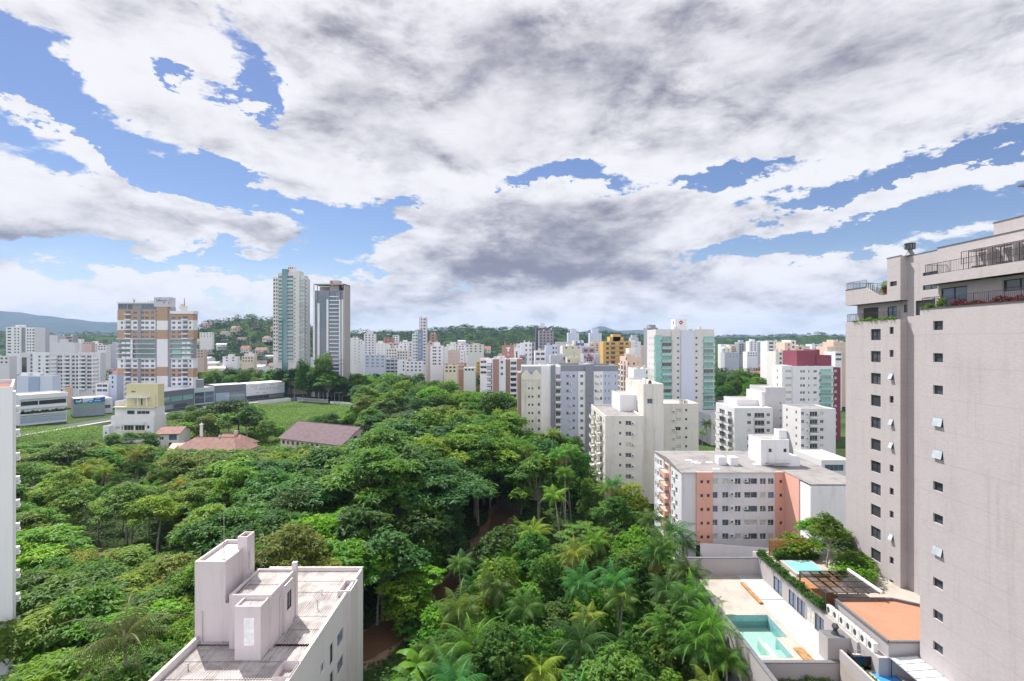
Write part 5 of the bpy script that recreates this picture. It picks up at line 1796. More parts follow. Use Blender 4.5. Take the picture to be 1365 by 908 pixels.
# slatted screen
sc_ = tag(empty('slatted_screen', (37.2, 74.0, 12.75)), 'orange brown slatted screen fence behind the terrace hedge', 'fence')
g = G()
for k in range(42): g.box(.13 * k, .13 * k + .09, 0, .05, .1, 2.4)
g.build('slats', WOOD, sc_)
for k in range(5):
    g = G(); g.box(1.36 * k - .04, 1.36 * k + .06, .06, .16, 0, 2.5); g.build('post', plain('rust_post', (.22, .08, .04)), sc_)

# ---------------------------------------------------------------- cream building with two wings
Cb = Bld('apartment_building', 'stained cream building of two wings joined by a taller stair core', (24.4, 134))
def cx3(zx, d): return X(670 + zx / 4.127, d)
r8 = rows(2.2, 8, 2.8, 1.15)
Cb.block(24.4, cx3(775, 134), 134, 158, 0, 24.3, CREAM, roof=ROOFBR, par=.5,
         F=holes([(cx3(647, 134), .6)], rows(2.5, 8, 2.8, .8), 'v') + holes([(cx3(692, 134), 1.5)], r8, ['w', 'c', 'w']),
         L=holes([(136, 1.0), (146.2, 1.0), (156.6, 1.0)], r8, 'w') + holes([(140.8, 4.2), (151.2, 4.2)], rows(1.7, 8, 2.8, 1.9), 'door'))
for k in range(8):
    z = 1.6 + 2.8 * k
    for y in (140.8, 151.2): Cb.bal((24.4, y, z), 'L', 4.6, 1.3, 1.0, (CREAM, METAL), 'half')
    Cb.ac((cx3(717, 134), 134, z + .8), 'F')
    Cb.ac((24.4, 144.6, z + .9), 'L')
Cb.block(cx3(740, 145), cx3(845, 145), 138, 160, 0, 32.3, CREAM, part='stair_core', par=.4, roof=ROOFGREY, F=[(cx3(785, 140), cx3(785, 140) + 1.4, 27.0, 28.3, 'b')], L=holes([(145, .8), (150, .8)], [(26, 27)], 'v'))
Cb.block(cx3(700, 145) - 2.6, cx3(740, 145), 146, 158, 20, 28.5, WHITE, part='wall', par=.2)
Cb.block(cx3(885, 158), cx3(1078, 158), 158, 169, 0, 24.6, CREAM, roof=ROOFPALE, par=.4,
         F=holes([(cx3(965, 158), 1.7)], r8, ['w', 'c']) + holes([(cx3(1010, 158), .7)], rows(2.5, 8, 2.8, .8), 'v'), L=holes([(160.5, 1.2), (165.5, .9)], r8, 'w'))
for k in range(8): Cb.ac((cx3(943, 158), 158, 2.2 + 2.8 * k), 'F'); Cb.ac((cx3(885, 158), 163, 2.2 + 2.8 * k), 'L')
g = G(); g.box(52.5, 53.6, 160, 161, 24.0, 25.6); g.tube((54.5, 160.5, 24.2), (54.5, 160.5, 25.2), .6, .6, 10, 0, True); Cb.add('water_tank', g, METAL)
g = G(); g.tube((36.8, 141, 32), (36.8, 141, 33.6), .05, .05, 5); g.tube((38, 141, 32), (38, 141, 33.0), .5, .35, 8, 0, True); Cb.add('antenna', g, DARKMETAL)
Cb.done()

# ---------------------------------------------------------------- grey blue building
BLUEG = wallm((.45, .49, .60), .15, key='grey_blue_paint')
DGREY = wallm((.24, .25, .29), .2, key='dark_grey_paint')
Gb = Bld('apartment_building', 'grey blue apartment block with dark grey columns and white strips', (10.9, 193))
def gx(zx): return cx3(zx, 193)
r11 = rows(2.0, 11, 2.8, 1.15)
Gb.block(10.9, gx(265), 193, 210, 0, 34.4, WHITE, par=.3, R=())
Gb.block(gx(265), gx(290), 192.6, 210, 0, 34.7, DGREY, par=.3)
Gb.block(gx(290), gx(320), 193.4, 210, 0, 34.2, WHITE, par=.3, F=holes([(gx(305), 1.7)], rows(1.2, 11, 2.8, 2.0), 'door'))
for k in range(11): Gb.bal((gx(305), 193.4, 1.1 + 2.8 * k), 'F', 2.0, 1.2, 1.0, (WHITE, METAL), 'half')
Gb.block(gx(320), gx(415), 193, 212, 0, 32.4, BLUEG, par=0, roof=None, F=holes([(gx(357), .95), (gx(391), .95)], r11, ['w', 'w', 'v', 'c']))
Gb.block(gx(415), gx(455), 192.8, 212, 0, 32.4, WHITE, par=0, roof=None, F=holes([(gx(435), 1.1)], r11, ['w', 'w', 'c']))
Gb.block(gx(455), gx(500), 192.4, 212, 0, 35.1, DGREY, par=.3, F=holes([(gx(478), .55)], rows(3.2, 11, 2.8, .6), 'v'))
Gb.block(gx(500), gx(553), 192.8, 212, 0, 32.4, WHITE, par=0, roof=None, F=holes([(gx(512), .8), (gx(541), .9)], r11, ['w', 'c']))
Gb.block(gx(553), gx(637), 193, 212, 0, 32.4, BLUEG, par=0, roof=None, F=holes([(gx(565), .35), (gx(585), .35), (gx(620), .35)], r11, 'v'))
Gb.block(gx(320), gx(455), 193.1, 212, 32.4, 34.7, DGREY, part='parapet', par=.8)
Gb.block(gx(500), gx(637), 193.1, 212, 32.4, 34.5, DGREY, part='parapet', par=.8)
for k in range(11):
    for c in (373, 525): Gb.ac((gx(c), 193 if c == 373 else 192.8, 2.2 + 2.8 * k), 'F')
Gb.done()

Ob = Bld('apartment_building', 'old cream building with white scalloped parapet and rain stains, beside grey blue block', (X(695, 175), 175))
OLD = wallm((.63, .61, .54), .8, key='old_cream')
a0, a1 = X(695, 175), X(721.5, 175)
Ob.block(a0, a1, 175, 188, 0, 31.5, OLD, par=.2, F=holes([(a0 + 2.6, .7), (a0 + 3.8, .7)], rows(2, 10, 2.8, .8), 'v') + holes([(a1 - .8, .8)], rows(2, 10, 2.8, 1.1), 'w'))
Ob.block(a0 + .1, a1, 176.2, 188, 31.5, 35.2, wallm((.36, .38, .42), .3), part='penthouse', par=.2, roof=WHITE)
Ob.block(a0 - 1.3, a0, 175.8, 188, 0, 33.0, wallm((.36, .25, .2), .3), par=.2)
g = G(); n = 24
for k in range(n):
    t0, t1 = k / n, (k + 1) / n
    def hh(t): return 32.3 + 1.5 * max(0, math.sin((t * 2 % 1) * math.pi)) ** 1.5
    xa, xb = a0 + (a1 - a0) * t0, a0 + (a1 - a0) * t1
    g.quad((xa, 174.8, 30.6), (xb, 174.8, 30.6), (xb, 174.8, hh(t1)), (xa, 174.8, hh(t0))); g.quad((xa, 174.8, hh(t0)), (xb, 174.8, hh(t1)), (xb, 175.2, hh(t1)), (xa, 175.2, hh(t0))); g.quad((xb, 175.2, 31.5), (xa, 175.2, 31.5), (xa, 175.2, hh(t0)), (xb, 175.2, hh(t1)))
Ob.add('scalloped_parapet', g, wallm((.66, .63, .56), .6))
Ob.done()

# ---------------------------------------------------------------- white tower with green glass balconies
BEIGE = wallm((.62, .59, .57), .15, key='beige_paint'); LAV = wallm((.58, .60, .70), .08, key='lavender_paint')
Sh = Bld('apartment_tower', 'white tower with green glass balconies and red diamond emblem', (X(875, 233), 233))
def hx(zx): return cx3(zx, 233)
r12 = rows(2.6, 15, 3.0, 1.0)
Sh.block(hx(845) - .2, hx(930), 233, 248, 0, 49.1, BEIGE, par=.4, F=holes([(hx(902), 4.2)], rows(1.6, 15, 3.0, 2.3), ['g', 'g', 'door', 'g']), L=holes([(236, .8), (239.5, .8), (243.5, .8)], r12, 'w'))
Sh.block(hx(845) - .35, hx(875), 232.6, 235, 0, 46.4, GL_GREEN, part='glass_corner', par=0, roof=None)
for k in range(15):
    Sh.bal((hx(902), 233, 1.4 + 3 * k), 'F', 4.6, 1.2, 1.0, (WHITE, GL_GREEN, METAL), 'glass')
    Sh.bal((hx(1131), 232.8, 1.4 + 3 * k), 'F', 5.2, 1.2, 1.0, (WHITE, GL_GREEN, METAL), 'glass')
Sh.block(hx(930), hx(978), 232.4, 248, 0, 49.1, BEIGE, par=.4, F=holes([(hx(963), .9)], r12, 'v'))
Sh.block(hx(978), hx(1050), 231.8, 248, 0, 48.6, LAV, par=.4)
Sh.block(hx(1050), hx(1100), 232.2, 248, 0, 49.1, BEIGE, par=.4, F=holes([(hx(1063), .9)], r12, 'v'))
Sh.block(hx(1100), hx(1163), 232.8, 248, 0, 49.1, BEIGE, par=.4, F=holes([(hx(1131), 4.6)], rows(1.6, 15, 3.0, 2.3), ['g', 'g', 'g', 'door']))
Sh.block(hx(960), hx(1027), 236, 242, 48.7, 53.9, WHITE, part='water_tower', par=.2)
for c in (948, 1083): Sh.block(hx(c), hx(c) + 1.3, 234, 235.5, 48.8, 50.4, BEIGE, part='vent_stack', par=0, roof=BEIGE)
g = G()      # red diamond with a pale core
cx_, cz_ = hx(993), 52.3
for r0, m_ in ((1.05, 0),):
    for k in range(4):
        a, b_ = k * math.pi / 2, (k + 1) * math.pi / 2
        def dp(r, t): return (cx_ + r * math.cos(t), 235.94, cz_ + r * math.sin(t))
        g.quad(dp(1.05, a), dp(1.05, b_), dp(.42, b_), dp(.42, a))
g.quad((cx_ - .1, 235.93, cz_ + .35), (cx_ + .45, 235.93, cz_ + .9), (cx_ + .62, 235.93, cz_ + .73), (cx_ + .07, 235.93, cz_ + .18))
Sh.add('emblem', g, plain('emblem_red', (.40, .02, .06), .5))
g = G(); cy_ = 238.4
for k in range(4):
    a, b_ = k * math.pi / 2, (k + 1) * math.pi / 2
    def dq(r, t): return (hx(960) - .05, cy_ + r * math.cos(t), cz_ + r * math.sin(t))
    g.quad(dq(1.05, a), dq(1.05, b_), dq(.42, b_), dq(.42, a))
Sh.add('emblem', g, plain('emblem_red', (.40, .02, .06), .5))
Sh.done()

# ---------------------------------------------------------------- white pair with balconies in the middle right
Mw = Bld('apartment_building', 'low white building with curved side balconies and grey stair core', (81.2, 187))
OFFW = wallm((.66, .64, .65), .3, key='off_white'); LGREY = wallm((.50, .48, .49), .25, key='light_grey')
def mx4(zx, d): return X(760 + zx / 3.13, d)
r6 = rows(2.0, 6, 2.85, 1.2)
Mw.block(81.2, mx4(845, 187), 187, 204, 0, 19.4, OFFW, par=.4, roof=ROOFPALE, F=holes([(mx4(747, 187), 1.4), (mx4(827, 187), 1.2)], r6, ['w', 'w', 'c']) + holes([(mx4(790, 187), 3.6)], rows(1.3, 6, 2.85, 2.0), 'door'), L=holes([(191, 3.5), (198, 5)], rows(1.3, 6, 2.85, 1.9), 'door'))
for k in range(6):
    z = 1.1 + 2.85 * k
    Mw.bal((mx4(790, 187), 187, z), 'F', 3.9, 1.1, 1.0, (OFFW, METAL), 'half')
    Mw.bal((81.2, 191, z), 'L', 4.2, 1.3, 1.0, (OFFW, METAL), 'half'); Mw.bal((81.2, 198, z), 'L', 6, 1.5, 1.0, (OFFW, METAL), 'half')
Mw.block(mx4(805, 195), mx4(888, 195), 193, 206, 0, 26.3, LGREY, part='stair_core', par=.3, F=holes([(mx4(878, 193), .6)], rows(3, 7, 2.85, .7), 'v'))
Mw.block(mx4(790, 195), mx4(805, 195), 193.4, 206, 0, 24.6, OFFW, par=.3)
Mw.block(86, 96, 196, 208, 19.0, 21.4, OFFW, part='penthouse', par=.3)
Mw.done()
Mx = Bld('apartment_building', 'white building with central balconies between grey core and taupe tower', (98.8, 175))
Mx.block(98.8, mx4(1108, 175), 175, 187, 0, 20.7, OFFW, par=.4, roof=ROOFBR, F=holes([(mx4(970, 175), 1.0), (mx4(1050, 175), 1.2)], rows(2.0, 7, 2.75, 1.1), ['w', 'c', 'w']) + holes([(mx4(1016, 175), 2.6)], rows(1.3, 7, 2.75, 1.9), 'door'), L=holes([(178, 1), (184, 1)], rows(2.0, 7, 2.75, 1.1), 'w'))
for k in range(7): Mx.bal((mx4(1016, 175), 175, 1.1 + 2.75 * k), 'F', 3.0, 1.2, 1.0, (OFFW, METAL), 'half'); Mx.ac((mx4(990, 175), 175, 2 + 2.75 * k), 'F')
Mx.done()
Lw = Bld('garage_building', 'low pale flat roofed annexe between the salmon block and taupe tower', (X(1095, 150), 150), cat='annexe')
Lw.block(X(1095, 150), X(1135, 150), 150, 165, 0, 9.0, OFFW, par=.3, roof=ROOFPALE, F=holes([(X(1112, 150), 5.5)], [(5.8, 7.6)], 'b4'))
Lw.done()
Lv = Bld('garage_building', 'long low white roofed building left of the grey stair core', (X(950, 215), 215), cat='annexe')
Lv.block(X(948, 215), X(985, 215), 215, 232, 0, 12.5, OFFW, par=.3, roof=ROOFPALE); Lv.block(X(975, 225), X(1020, 225), 225, 240, 0, 16, OFFW, par=.3, roof=ROOFGREY); Lv.done()

# ---------------------------------------------------------------- white and burgundy building
BURG = wallm((.22, .055, .085), .15, key='burgundy_paint'); BURG2 = wallm((.25, .07, .10), .2, key='faded_burgundy')
Wb = Bld('apartment_building', 'white building with burgundy roof tank and burgundy wing', (X(1042.6, 225), 225))
def wx(zx): return X(920 + zx / 5.67, 225)
r10 = rows(2.0, 10, 3.1, 1.1)
Wb.block(wx(695), wx(770), 225, 234, 0, 33.0, WHITE, par=.4, F=holes([(wx(742), 2.6)], r10, 'c'), L=holes([(229, 1.0)], r10, 'w'))
Wb.block(wx(770), wx(905), 224.6, 236, 0, 32.8, WHITE, par=.4, F=holes([(wx(835), .8), (wx(855), 1.0), (wx(893), .6)], r10, 'w'))
Wb.block(wx(905), wx(975), 225, 236, 0, 32.8, WHITE, par=.4, F=holes([(wx(945), 1.5)], r10, ['w', 'c']))
Wb.block(wx(975), wx(1085), 225.4, 236, 0, 32.8, WHITE, par=.4, F=holes([(wx(1030), 5.0)], rows(1.4, 10, 3.1, 2.1), 'g'))
for k in range(10): Wb.bal((wx(1030), 225.4, 1.3 + 3.1 * k), 'F', 5.6, 1.2, 1.0, (WHITE, GL_GREEN, METAL), 'glass')
Wb.block(wx(1085), wx(1170), 228, 240, 0, 32.0, BURG, par=.4, F=holes([(wx(1100), 1.2), (wx(1132), 1.2)], r10, 'c'))
Wb.block(wx(835), wx(990), 228, 240, 32.4, 39.4, BURG2, part='roof_tank', par=.3, roof=BURG2)
Wb.block(wx(980), wx(1095), 227.5, 240, 32.4, 37.5, BURG2, part='roof_tank', par=.3, roof=BURG2)
Wb.block(wx(985), wx(1020), 229, 238, 37.4, 40.0, BURG, part='roof_tank', par=0, roof=BURG)
Wb.done()
# ---------------------------------------------------------------- orange and white tower, left
TAN = wallm((.44, .29, .20), .2, key='tan_paint'); MGREY = wallm((.30, .30, .33), .15, key='mid_grey'); CLEANW = wallm((.74, .73, .76), .12, key='clean_white')
D0 = 350
Ot = Bld('apartment_tower', 'broad white and tan banded tower with glazed middle storeys', (X(156.5, D0), D0))
def ox(px): return X(px, D0)
bands = [(65.0, 57.9, TAN), (57.9, 51.2, CLEANW), (51.2, 45.0, TAN), (45.0, 31.7, 'glaz'), (31.7, 25.0, CLEANW), (25.0, 18.9, TAN), (18.9, 0, CLEANW)]
for (zt, zb, mt) in bands:
    nf = max(1, round((zt - zb) / 3.15)); st = (zt - zb) / nf
    rw = rows(zb + .8, nf, st, 1.6)
    rb = rows(zb + .25, nf, st, 2.3)
    lo = zb < 1
    if lo: rw = rw[2:]; rb = rb[2:]
    if mt == 'glaz':
        for (a, b_, gl) in ((157.5, 208, 't'), (228, 256, 'p')):
            Ot.block(ox(a), ox(b_), D0, D0 + 5, zb, zt, MGREY, par=0, roof=None, F=holes([(ox((a * .5 + (a + b_) * .25)), (ox(b_) - ox(a)) * .42), (ox(a * .25 + (a + b_) * .375 + b_ * .0) if 0 else ox(a + (b_ - a) * .74), (ox(b_) - ox(a)) * .42)], rb, gl))
        for k in range(nf + 1):
            z = zb + st * k
            g = G(); g.box(ox(156), ox(208.5), D0 - 1.1, D0, z - .18, z + .18); g.box(ox(227.5), ox(258), D0 - 1.1, D0, z - .18, z + .18); Ot.add('floor_slab', g, CLEANW)
        for k in range(nf):
            for a in (166, 172, 246, 252): Ot.bal((ox(a), D0, zb + st * k + .2), 'F', 2.4, 1.0, 1.1, (CLEANW, METAL), 'solid')
        Ot.block(ox(175), ox(177.5), D0 - .8, D0, zb, zt, CLEANW, part='pilaster', par=0, roof=None)
    else:
        bc = [(ox(171), 3.6)]
        Ot.block(ox(156.5), ox(184), D0, D0 + 5, zb, zt, mt, par=0, roof=None, F=holes([(ox(180), 2.5)], rw, 'b') + (holes([(ox(162.5), 1.3)], rw, 'd1') if mt is CLEANW else []) + holes(bc, rb, 'ddoor'))
        Ot.block(ox(184), ox(188), D0 - .3, D0 + 5, zb, zt, MGREY, par=0, roof=None)
        Ot.block(ox(188), ox(208), D0, D0 + 5, zb, zt, mt, par=0, roof=None, F=holes([(ox(190.3), 2.1), (ox(195.8), 2.4), (ox(203.4), 2.2)], rw, 'b'))
        Ot.block(ox(228), ox(257.5), D0, D0 + 5, zb, min(zt, 63), mt, par=0, roof=None, F=holes([(ox(231.6), 2.1), (ox(239.2), 2.2)], [q for q in rw if q[1] < 62.5], 'b') + (holes([(ox(253.6), 1.3)], rw, 'd1') if mt is CLEANW else []) + holes([(ox(247), 3.2)], [q for q in rb if q[1] < 62.5], 'ddoor'), R=())
        for k in range(nf):
            if lo and k < 2: continue
            for a in (171, 247):
                if a == 247 and zb + st * k > 60: continue
                Ot.bal((ox(a), D0, zb + st * k + .2), 'F', 4.2, 1.3, 1.0, (CLEANW, METAL), 'half')
            Ot.ac((ox(166.6), D0, zb + st * k + 1), 'F')
for (zt, zb, mt) in [(67.0, 57.6, TAN), (57.6, 51.2, CLEANW), (51.2, 45.0, TAN), (45.0, 26.0, CLEANW), (26, 19.8, TAN), (19.8, 0, CLEANW)]:
    Ot.block(ox(210), ox(224.5), D0 - .8, D0 + 5, zb, zt, mt, par=0, roof=None)
Ot.block(ox(207.6), ox(210), D0 - .2, D0 + 5, 0, 67, MGREY, par=0, roof=None, F=holes([(ox(208.8), .6)], rows(5, 20, 3.08, .8), 'd1'))
Ot.block(ox(224.5), ox(228), D0 - .2, D0 + 5, 0, 67, MGREY, par=0, roof=None)
Ot.block(ox(156.5), ox(208), D0 + .5, D0 + 5, 65.0, 70.2, MGREY, par=.4, F=[(ox(157.2), ox(168.3), 65.6, 69.0, 'b4'), (ox(188.5), ox(206.8), 65.4, 68.3, 'b4'), (ox(170), ox(176), 65.5, 68.6, 'd')])
g = G(); g.box(ox(156), ox(208.5), D0 - .6, D0 + 5, 69.3, 70.3); g.box(ox(227.5), ox(258.5), D0 - .8, D0 + 5, 62.2, 64.2); Ot.add('roof_slab', g, CLEANW)
Ot.block(ox(206.5), ox(227.5), D0 - 1, D0 + 5, 67.0, 73.5, wallm((.52, .51, .56), .1, key='lilac_white'), part='roof_tank', par=.3, F=[(ox(219), ox(221), 69.4, 70.1, 'd1'), (ox(225.6), ox(226.8), 69.2, 70.2, 'd1')])
g = G(); g.box(ox(237), ox(244.5), D0 + 1.5, D0 + 4.5, 64.2, 67.6); g.box(ox(238), ox(240), D0 + 2, D0 + 4, 67.6, 69); Ot.add('tank_house', g, OLD)
g = G()
for (px, h) in ((174, 2.6), (175, 1.6), (193, 1.0), (197, 1.4), (200, 1.2), (242, 3.0)): g.tube((ox(px), D0 + 3, 70.2 if px < 210 else 67), (ox(px), D0 + 3, 70.2 + h), .25, .18, 5)
Ot.add('antennas', g, DARKMETAL)
def text(parent, txt, loc, size, mat, rot, name='lettering', ext=.03):
    c = bpy.data.curves.new(name, 'FONT'); c.body = txt; c.size = size; c.extrude = ext; c.align_x = 'CENTER'; c.align_y = 'CENTER'
    t = bpy.data.objects.new(name, c); me = bpy.data.meshes.new_from_object(t); bpy.data.objects.remove(t)
    me.materials.clear(); me.materials.append(mat)
    return link(name, me, parent, loc, rot)


GREYTXT = plain('sign_grey', (.10, .10, .12), .5)
g = G()      # the curved flourish and small letters on the roof tank
q = (ox(211.6), D0 - 1.06, 71.6)
for k in range(9):
    a = 2.2 + k * .45; b_ = a + .45
    g.tube((q[0] + .62 * math.cos(a), q[1], q[2] + .95 * math.sin(a)), (q[0] + .62 * math.cos(b_), q[1], q[2] + .95 * math.sin(b_)), .16, .16, 4)
g.tube((q[0] + .5, q[1], q[2] - .9), (q[0] + 1.9, q[1], q[2] + 1.8), .14, .1, 4)
Ot.add('sign', g, GREYTXT)
text(Ot.root, 'ueenon', Vector((ox(218.6), D0 - 1.06, 71.3)) + Ot.off, 1.9, GREYTXT, (math.pi / 2, 0, 0), 'sign')
Ot.done()

# ---------------------------------------------------------------- the two tall glass towers
T1 = Bld('glass_tower', 'tallest white tower with teal glass strip down its front', (X(363.5, 420), 420))
def t1(zx): return X(350 + zx / 6.05, 420)
T1.block(t1(82), t1(125), 420.6, 428, 0, 96, BEIGE, par=.5, F=holes([(t1(92), 1.3), (t1(112), 1.0)], rows(35, 20, 3.05, 1.5), 'd1'))
T1.block(t1(125), t1(160), 420, 428, 0, 99.5, BEIGE, par=.5, F=holes([(t1(143), 3.2)], rows(28, 23, 3.05, 2.0), 't'))
T1.block(t1(160), t1(203), 419.2, 428, 0, 102.5, GL_TEAL, part='glass_strip', par=.3)
T1.block(t1(203), t1(250), 420, 428, 0, 100.0, BEIGE, par=.5, F=holes([(t1(227), 4.6)], rows(28, 23, 3.05, 2.0), 't'))
T1.block(t1(250), t1(300), 419.6, 428, 0, 101.0, BEIGE, par=.5, F=holes([(t1(262), .8)], rows(30, 22, 3.05, 1.2), 'd1'))
T1.block(t1(300), t1(338), 420.4, 428, 0, 97.5, BEIGE, par=.5, F=holes([(t1(318), 3.8)], rows(28, 22, 3.05, 2.0), 'm'))
T1.block(t1(338), t1(352), 421.4, 428, 0, 95, BEIGE, par=.5, F=holes([(t1(345), 1.3)], rows(28, 22, 3.05, 1.6), 'm'))
for k in range(24):
    z = 26.6 + 3.05 * k
    for c, w in ((143, 3.6), (227, 4.9), (318, 4.1)):
        if z < 96: T1.bal((t1(c), 420 if c < 300 else 420.4, z), 'F', w, .9, .9, (CLEANW, GL_GREEN, METAL), 'glass')
T1.block(t1(192), t1(245), 422, 427, 99, 105.0, CLEANW, part='crown', par=.3)
g = G()
for k in range(3): g.box(t1(196 + 16 * k), t1(206 + 16 * k), 421.9, 422, 103, 104.4)
T1.add('sign', g, plain('sign_rust', (.30, .10, .08)))
T1.done()
T2 = Bld('glass_tower', 'mirrored glass tower with white pilasters and taupe right side', (X(417, 400), 400))
def t2(zx): return X(350 + zx / 6.05, 400)
TP = wallm((.40, .36, .345), .1, key='taupe_plain')
T2.block(t2(412), t2(663), 400, 413, 0, 83.0, glass('steel_glass', (.11, .15, .20), .05, .9), par=0, part='glass_body', roof=ROOFGREY)
T2.block(t2(650), t2(664), 399.6, 413.4, 0, 88.0, TP, par=0, part='wall')
for (a, b_, zt) in ((410, 424, 83), (446, 462, 73), (518, 534, 76), (619, 630, 76), (640, 652, 76)): T2.block(t2(a), t2(b_), 399.2, 400.1, 0, zt, CLEANW, part='pilaster', par=0, roof=CLEANW)
for (a, b_) in ((418, 445), (520, 540), (595, 628)): T2.block(t2(a), t2(b_), 399.3, 400.05, 75.5, 82, DGREY, part='dark_panel', par=0, roof=None)
g = G(); g.box(t2(412), t2(664), 399.6, 413, 87.6, 88.4); 
for zx in (412, 440, 560, 652): g.box(t2(zx), t2(zx + 5), 399.6, 400.2, 83, 87.3)
g.box(t2(412), t2(664), 412.6, 413, 83, 87.3)
T2.add('roof_frame', g, TP)
for k in range(20):
    z = 20 + 3.05 * k
    g = G(); g.box(t2(541), t2(616), 399.2, 400, z, z + .7); T2.add('balcony', g, CLEANW)
g = G(); g.box(t2(424), t2(660), 399.0, 400, 28.5, 29.3); g.box(t2(424), t2(660), 399.0, 400, 25.5, 26.1); T2.add('ledge', g, TP)
T2.block(t2(530), t2(605), 403, 410, 83, 91.3, TP, part='lift_house', par=.3)
g = G(); g.quad((t2(540), 402.94, 88.9), (t2(556), 402.94, 88.9), (t2(556), 402.94, 90.5), (t2(540), 402.94, 90.5)); T2.add('sign', g, plain('emblem_red', (.40, .02, .06), .5))
T2.block(t2(382), t2(412), 401, 412, 0, 31, wallm((.55, .6, .68), .1), par=.3, part='annexe'); T2.done()

# ---------------------------------------------------------------- mid distance, left
Ab = Bld('apartment_block', 'wide white and grey slab block with rows of small balconies, left', (X(26, 380), 380))
def ax(zx): return X(zx / 8.53, 380)
ABW = wallm((.62, .60, .64), .15, key='lilac_grey')
r9 = rows(8.5, 9, 2.85, 1.5)
Ab.block(ax(215), ax(370), 381, 385.5, 0, 35.0, ABW, par=.4, F=[(ax(232), ax(290), 12, 31.5, 'd')] + holes([(ax(345), 1.8)], rows(9, 9, 2.85, 1.9), 'ddoor'))
Ab.block(ax(370), ax(560), 380, 385.5, 0, 35.0, CLEANW, par=.4, F=holes([(ax(447), 1.6)], r9, 'd1') + holes([(ax(537), 2.4)], r9, 'd'))
Ab.block(ax(560), ax(1140), 380.6, 385.5, 0, 35.0, ABW, par=.4, F=holes([(ax(c), 1.9) for c in (657, 690, 827, 872, 998, 1030)], r9, 'd') + holes([(ax(c), 3.0) for c in (760, 940)], rows(8, 9, 2.85, 2.0), 'ddoor'))
for k in range(9):
    for c in (612, 760, 940, 1085): Ab.bal((ax(c), 380.6, 7.6 + 2.85 * k), 'F', 4.4, 1.4, 1.0, (CLEANW, METAL), 'solid')
for c in (716, 800, 895, 1048, 1128): Ab.block(ax(c - 7), ax(c + 7), 380, 380.7, 0, 34, CLEANW, part='pilaster', par=0, roof=None)
Ab.block(ax(605), ax(835), 381.5, 385, 34.5, 42.5, ABW, part='penthouse', par=.3); Ab.block(ax(650), ax(720), 382, 384.5, 42, 45, ABW, part='penthouse', par=.2)
Ab.done()


def slab(label, px0, px1, py, d, mat, cols, wst='d', pyb=None, step=3.0, wh=1.4, name='apartment_building', depth=12, tops=(), side=None, sidem=None, z0=0, roof=ROOFPALE, wrap=0):
    """a building seen from far off: windows storey by storey down to what hides its foot (pyb)"""
    b_ = Bld(name, label, (X(px0, d), d))
    if px1 < 600 and depth == 12: depth = 6
    z1 = Z(py, d); zb = max(1.0, Z(pyb, d)) if pyb else 2.0
    x0, x1 = X(px0, d), X(px1, d)
    n = max(0, int((z1 - 1.2 - zb) / step))
    rw = [(z1 - 2.4 - step * k, z1 - 2.4 - step * k + wh) for k in range(n)]
    F_ = []
    for (f, w) in cols:
        F_ += holes([(x0 + (x1 - x0) * f, w)], [q for q in rw if q[0] > .5], wst)
    sd_ = holes([(d + depth * f, 1.4) for f in (.3, .7)], [q for q in rw if q[0] > .5], 'd1') if side else []
    b_.block(x0, x1, d, d + depth, z0, z1, mat, par=.4, F=F_, L=sd_ if px0 > 690 else (), R=sd_ if px1 < 675 else (), roof=roof)
    if d < 620 and x1 - x0 > 6:
        rq = random.Random(int(px0 * 10) + d)
        for k in range(2):
            g = G(); q = x0 + (x1 - x0) * (rq.uniform(.08, .3) + .5 * k); w_ = rq.uniform(.8, 1.8); g.box(q, min(q + w_, x1 - .3), d + 1.2, d + 2.4, z1 - .4, z1 + rq.uniform(.6, 1.6))
            b_.add('roof_vent', g, roof)
        g = G(); q = x0 + (x1 - x0) * rq.uniform(.3, .7); hh = rq.uniform(2, 4.5)
        g.tube((q, d + 3, z1 - .4), (q, d + 3, z1 + hh), .09, .05, 4); g.tube((q - .7, d + 3, z1 + hh * .8), (q + .7, d + 3, z1 + hh * .8), .05, .05, 4); b_.add('antenna', g, DARKMETAL)
    for (a, c, pt_, m_) in tops: b_.block(X(a, d), X(c, d), d + 2, d + depth - 3, z1 - .5, Z(pt_, d), m_ or mat, part='penthouse', par=.2)
    return b_


C3 = [(.2, 1.8), (.5, 1.8), (.8, 1.8)]; C2 = [(.28, 2.2), (.72, 2.2)]; C4 = [(.14, 1.5), (.38, 1.5), (.62, 1.5), (.86, 1.5)]; CR = [(.5, 3.5)]
PINKISH = wallm((.55, .42, .38), .2, key='pinkish_brown'); BRICK = wallm((.38, .22, .185), .2, key='brick_red'); GREYB = wallm((.45, .46, .52), .2, key='grey_blue_far'); PEACH = wallm((.66, .50, .40), .2, key='peach'); YEL = wallm((.60, .38, .14), .15, key='yellow_ochre'); LAVF = wallm((.56, .60, .72), .1, key='lavender_far')
b_ = slab('far white twin slab tower with dark grey middle strip, far left', 8, 28, 436, 520, CLEANW, [(.22, 3.5), (.6, 1.6), (.82, 1.6)], pyb=475, tops=((18, 31, 433, None),)); d = 520
b_.block(X(28, d), X(34, d), d + 1, d + 12, 0, Z(437, d), MGREY, par=.3); b_.block(X(34, d), X(46, d), d, d + 12, 0, Z(436.5, d), CLEANW, par=.3, F=holes([(X(37, d), 1.5), (X(40.5, d), 1.5), (X(44.5, d), 2.0)], rows(30, 9, 3, 1.4), 'd')); b_.done()
slab('pale grey tower standing right behind the far left twin slab', 49, 59.5, 439, 560, GREYB, C2, pyb=465).done()
slab('grey unfinished block with open floors behind the wide slab block', 77.5, 97, 448, 470, wallm((.38, .36, .40), .2), [(.25, 7), (.74, 5)], 'd', pyb=462, step=2.6, wh=1.5).done()
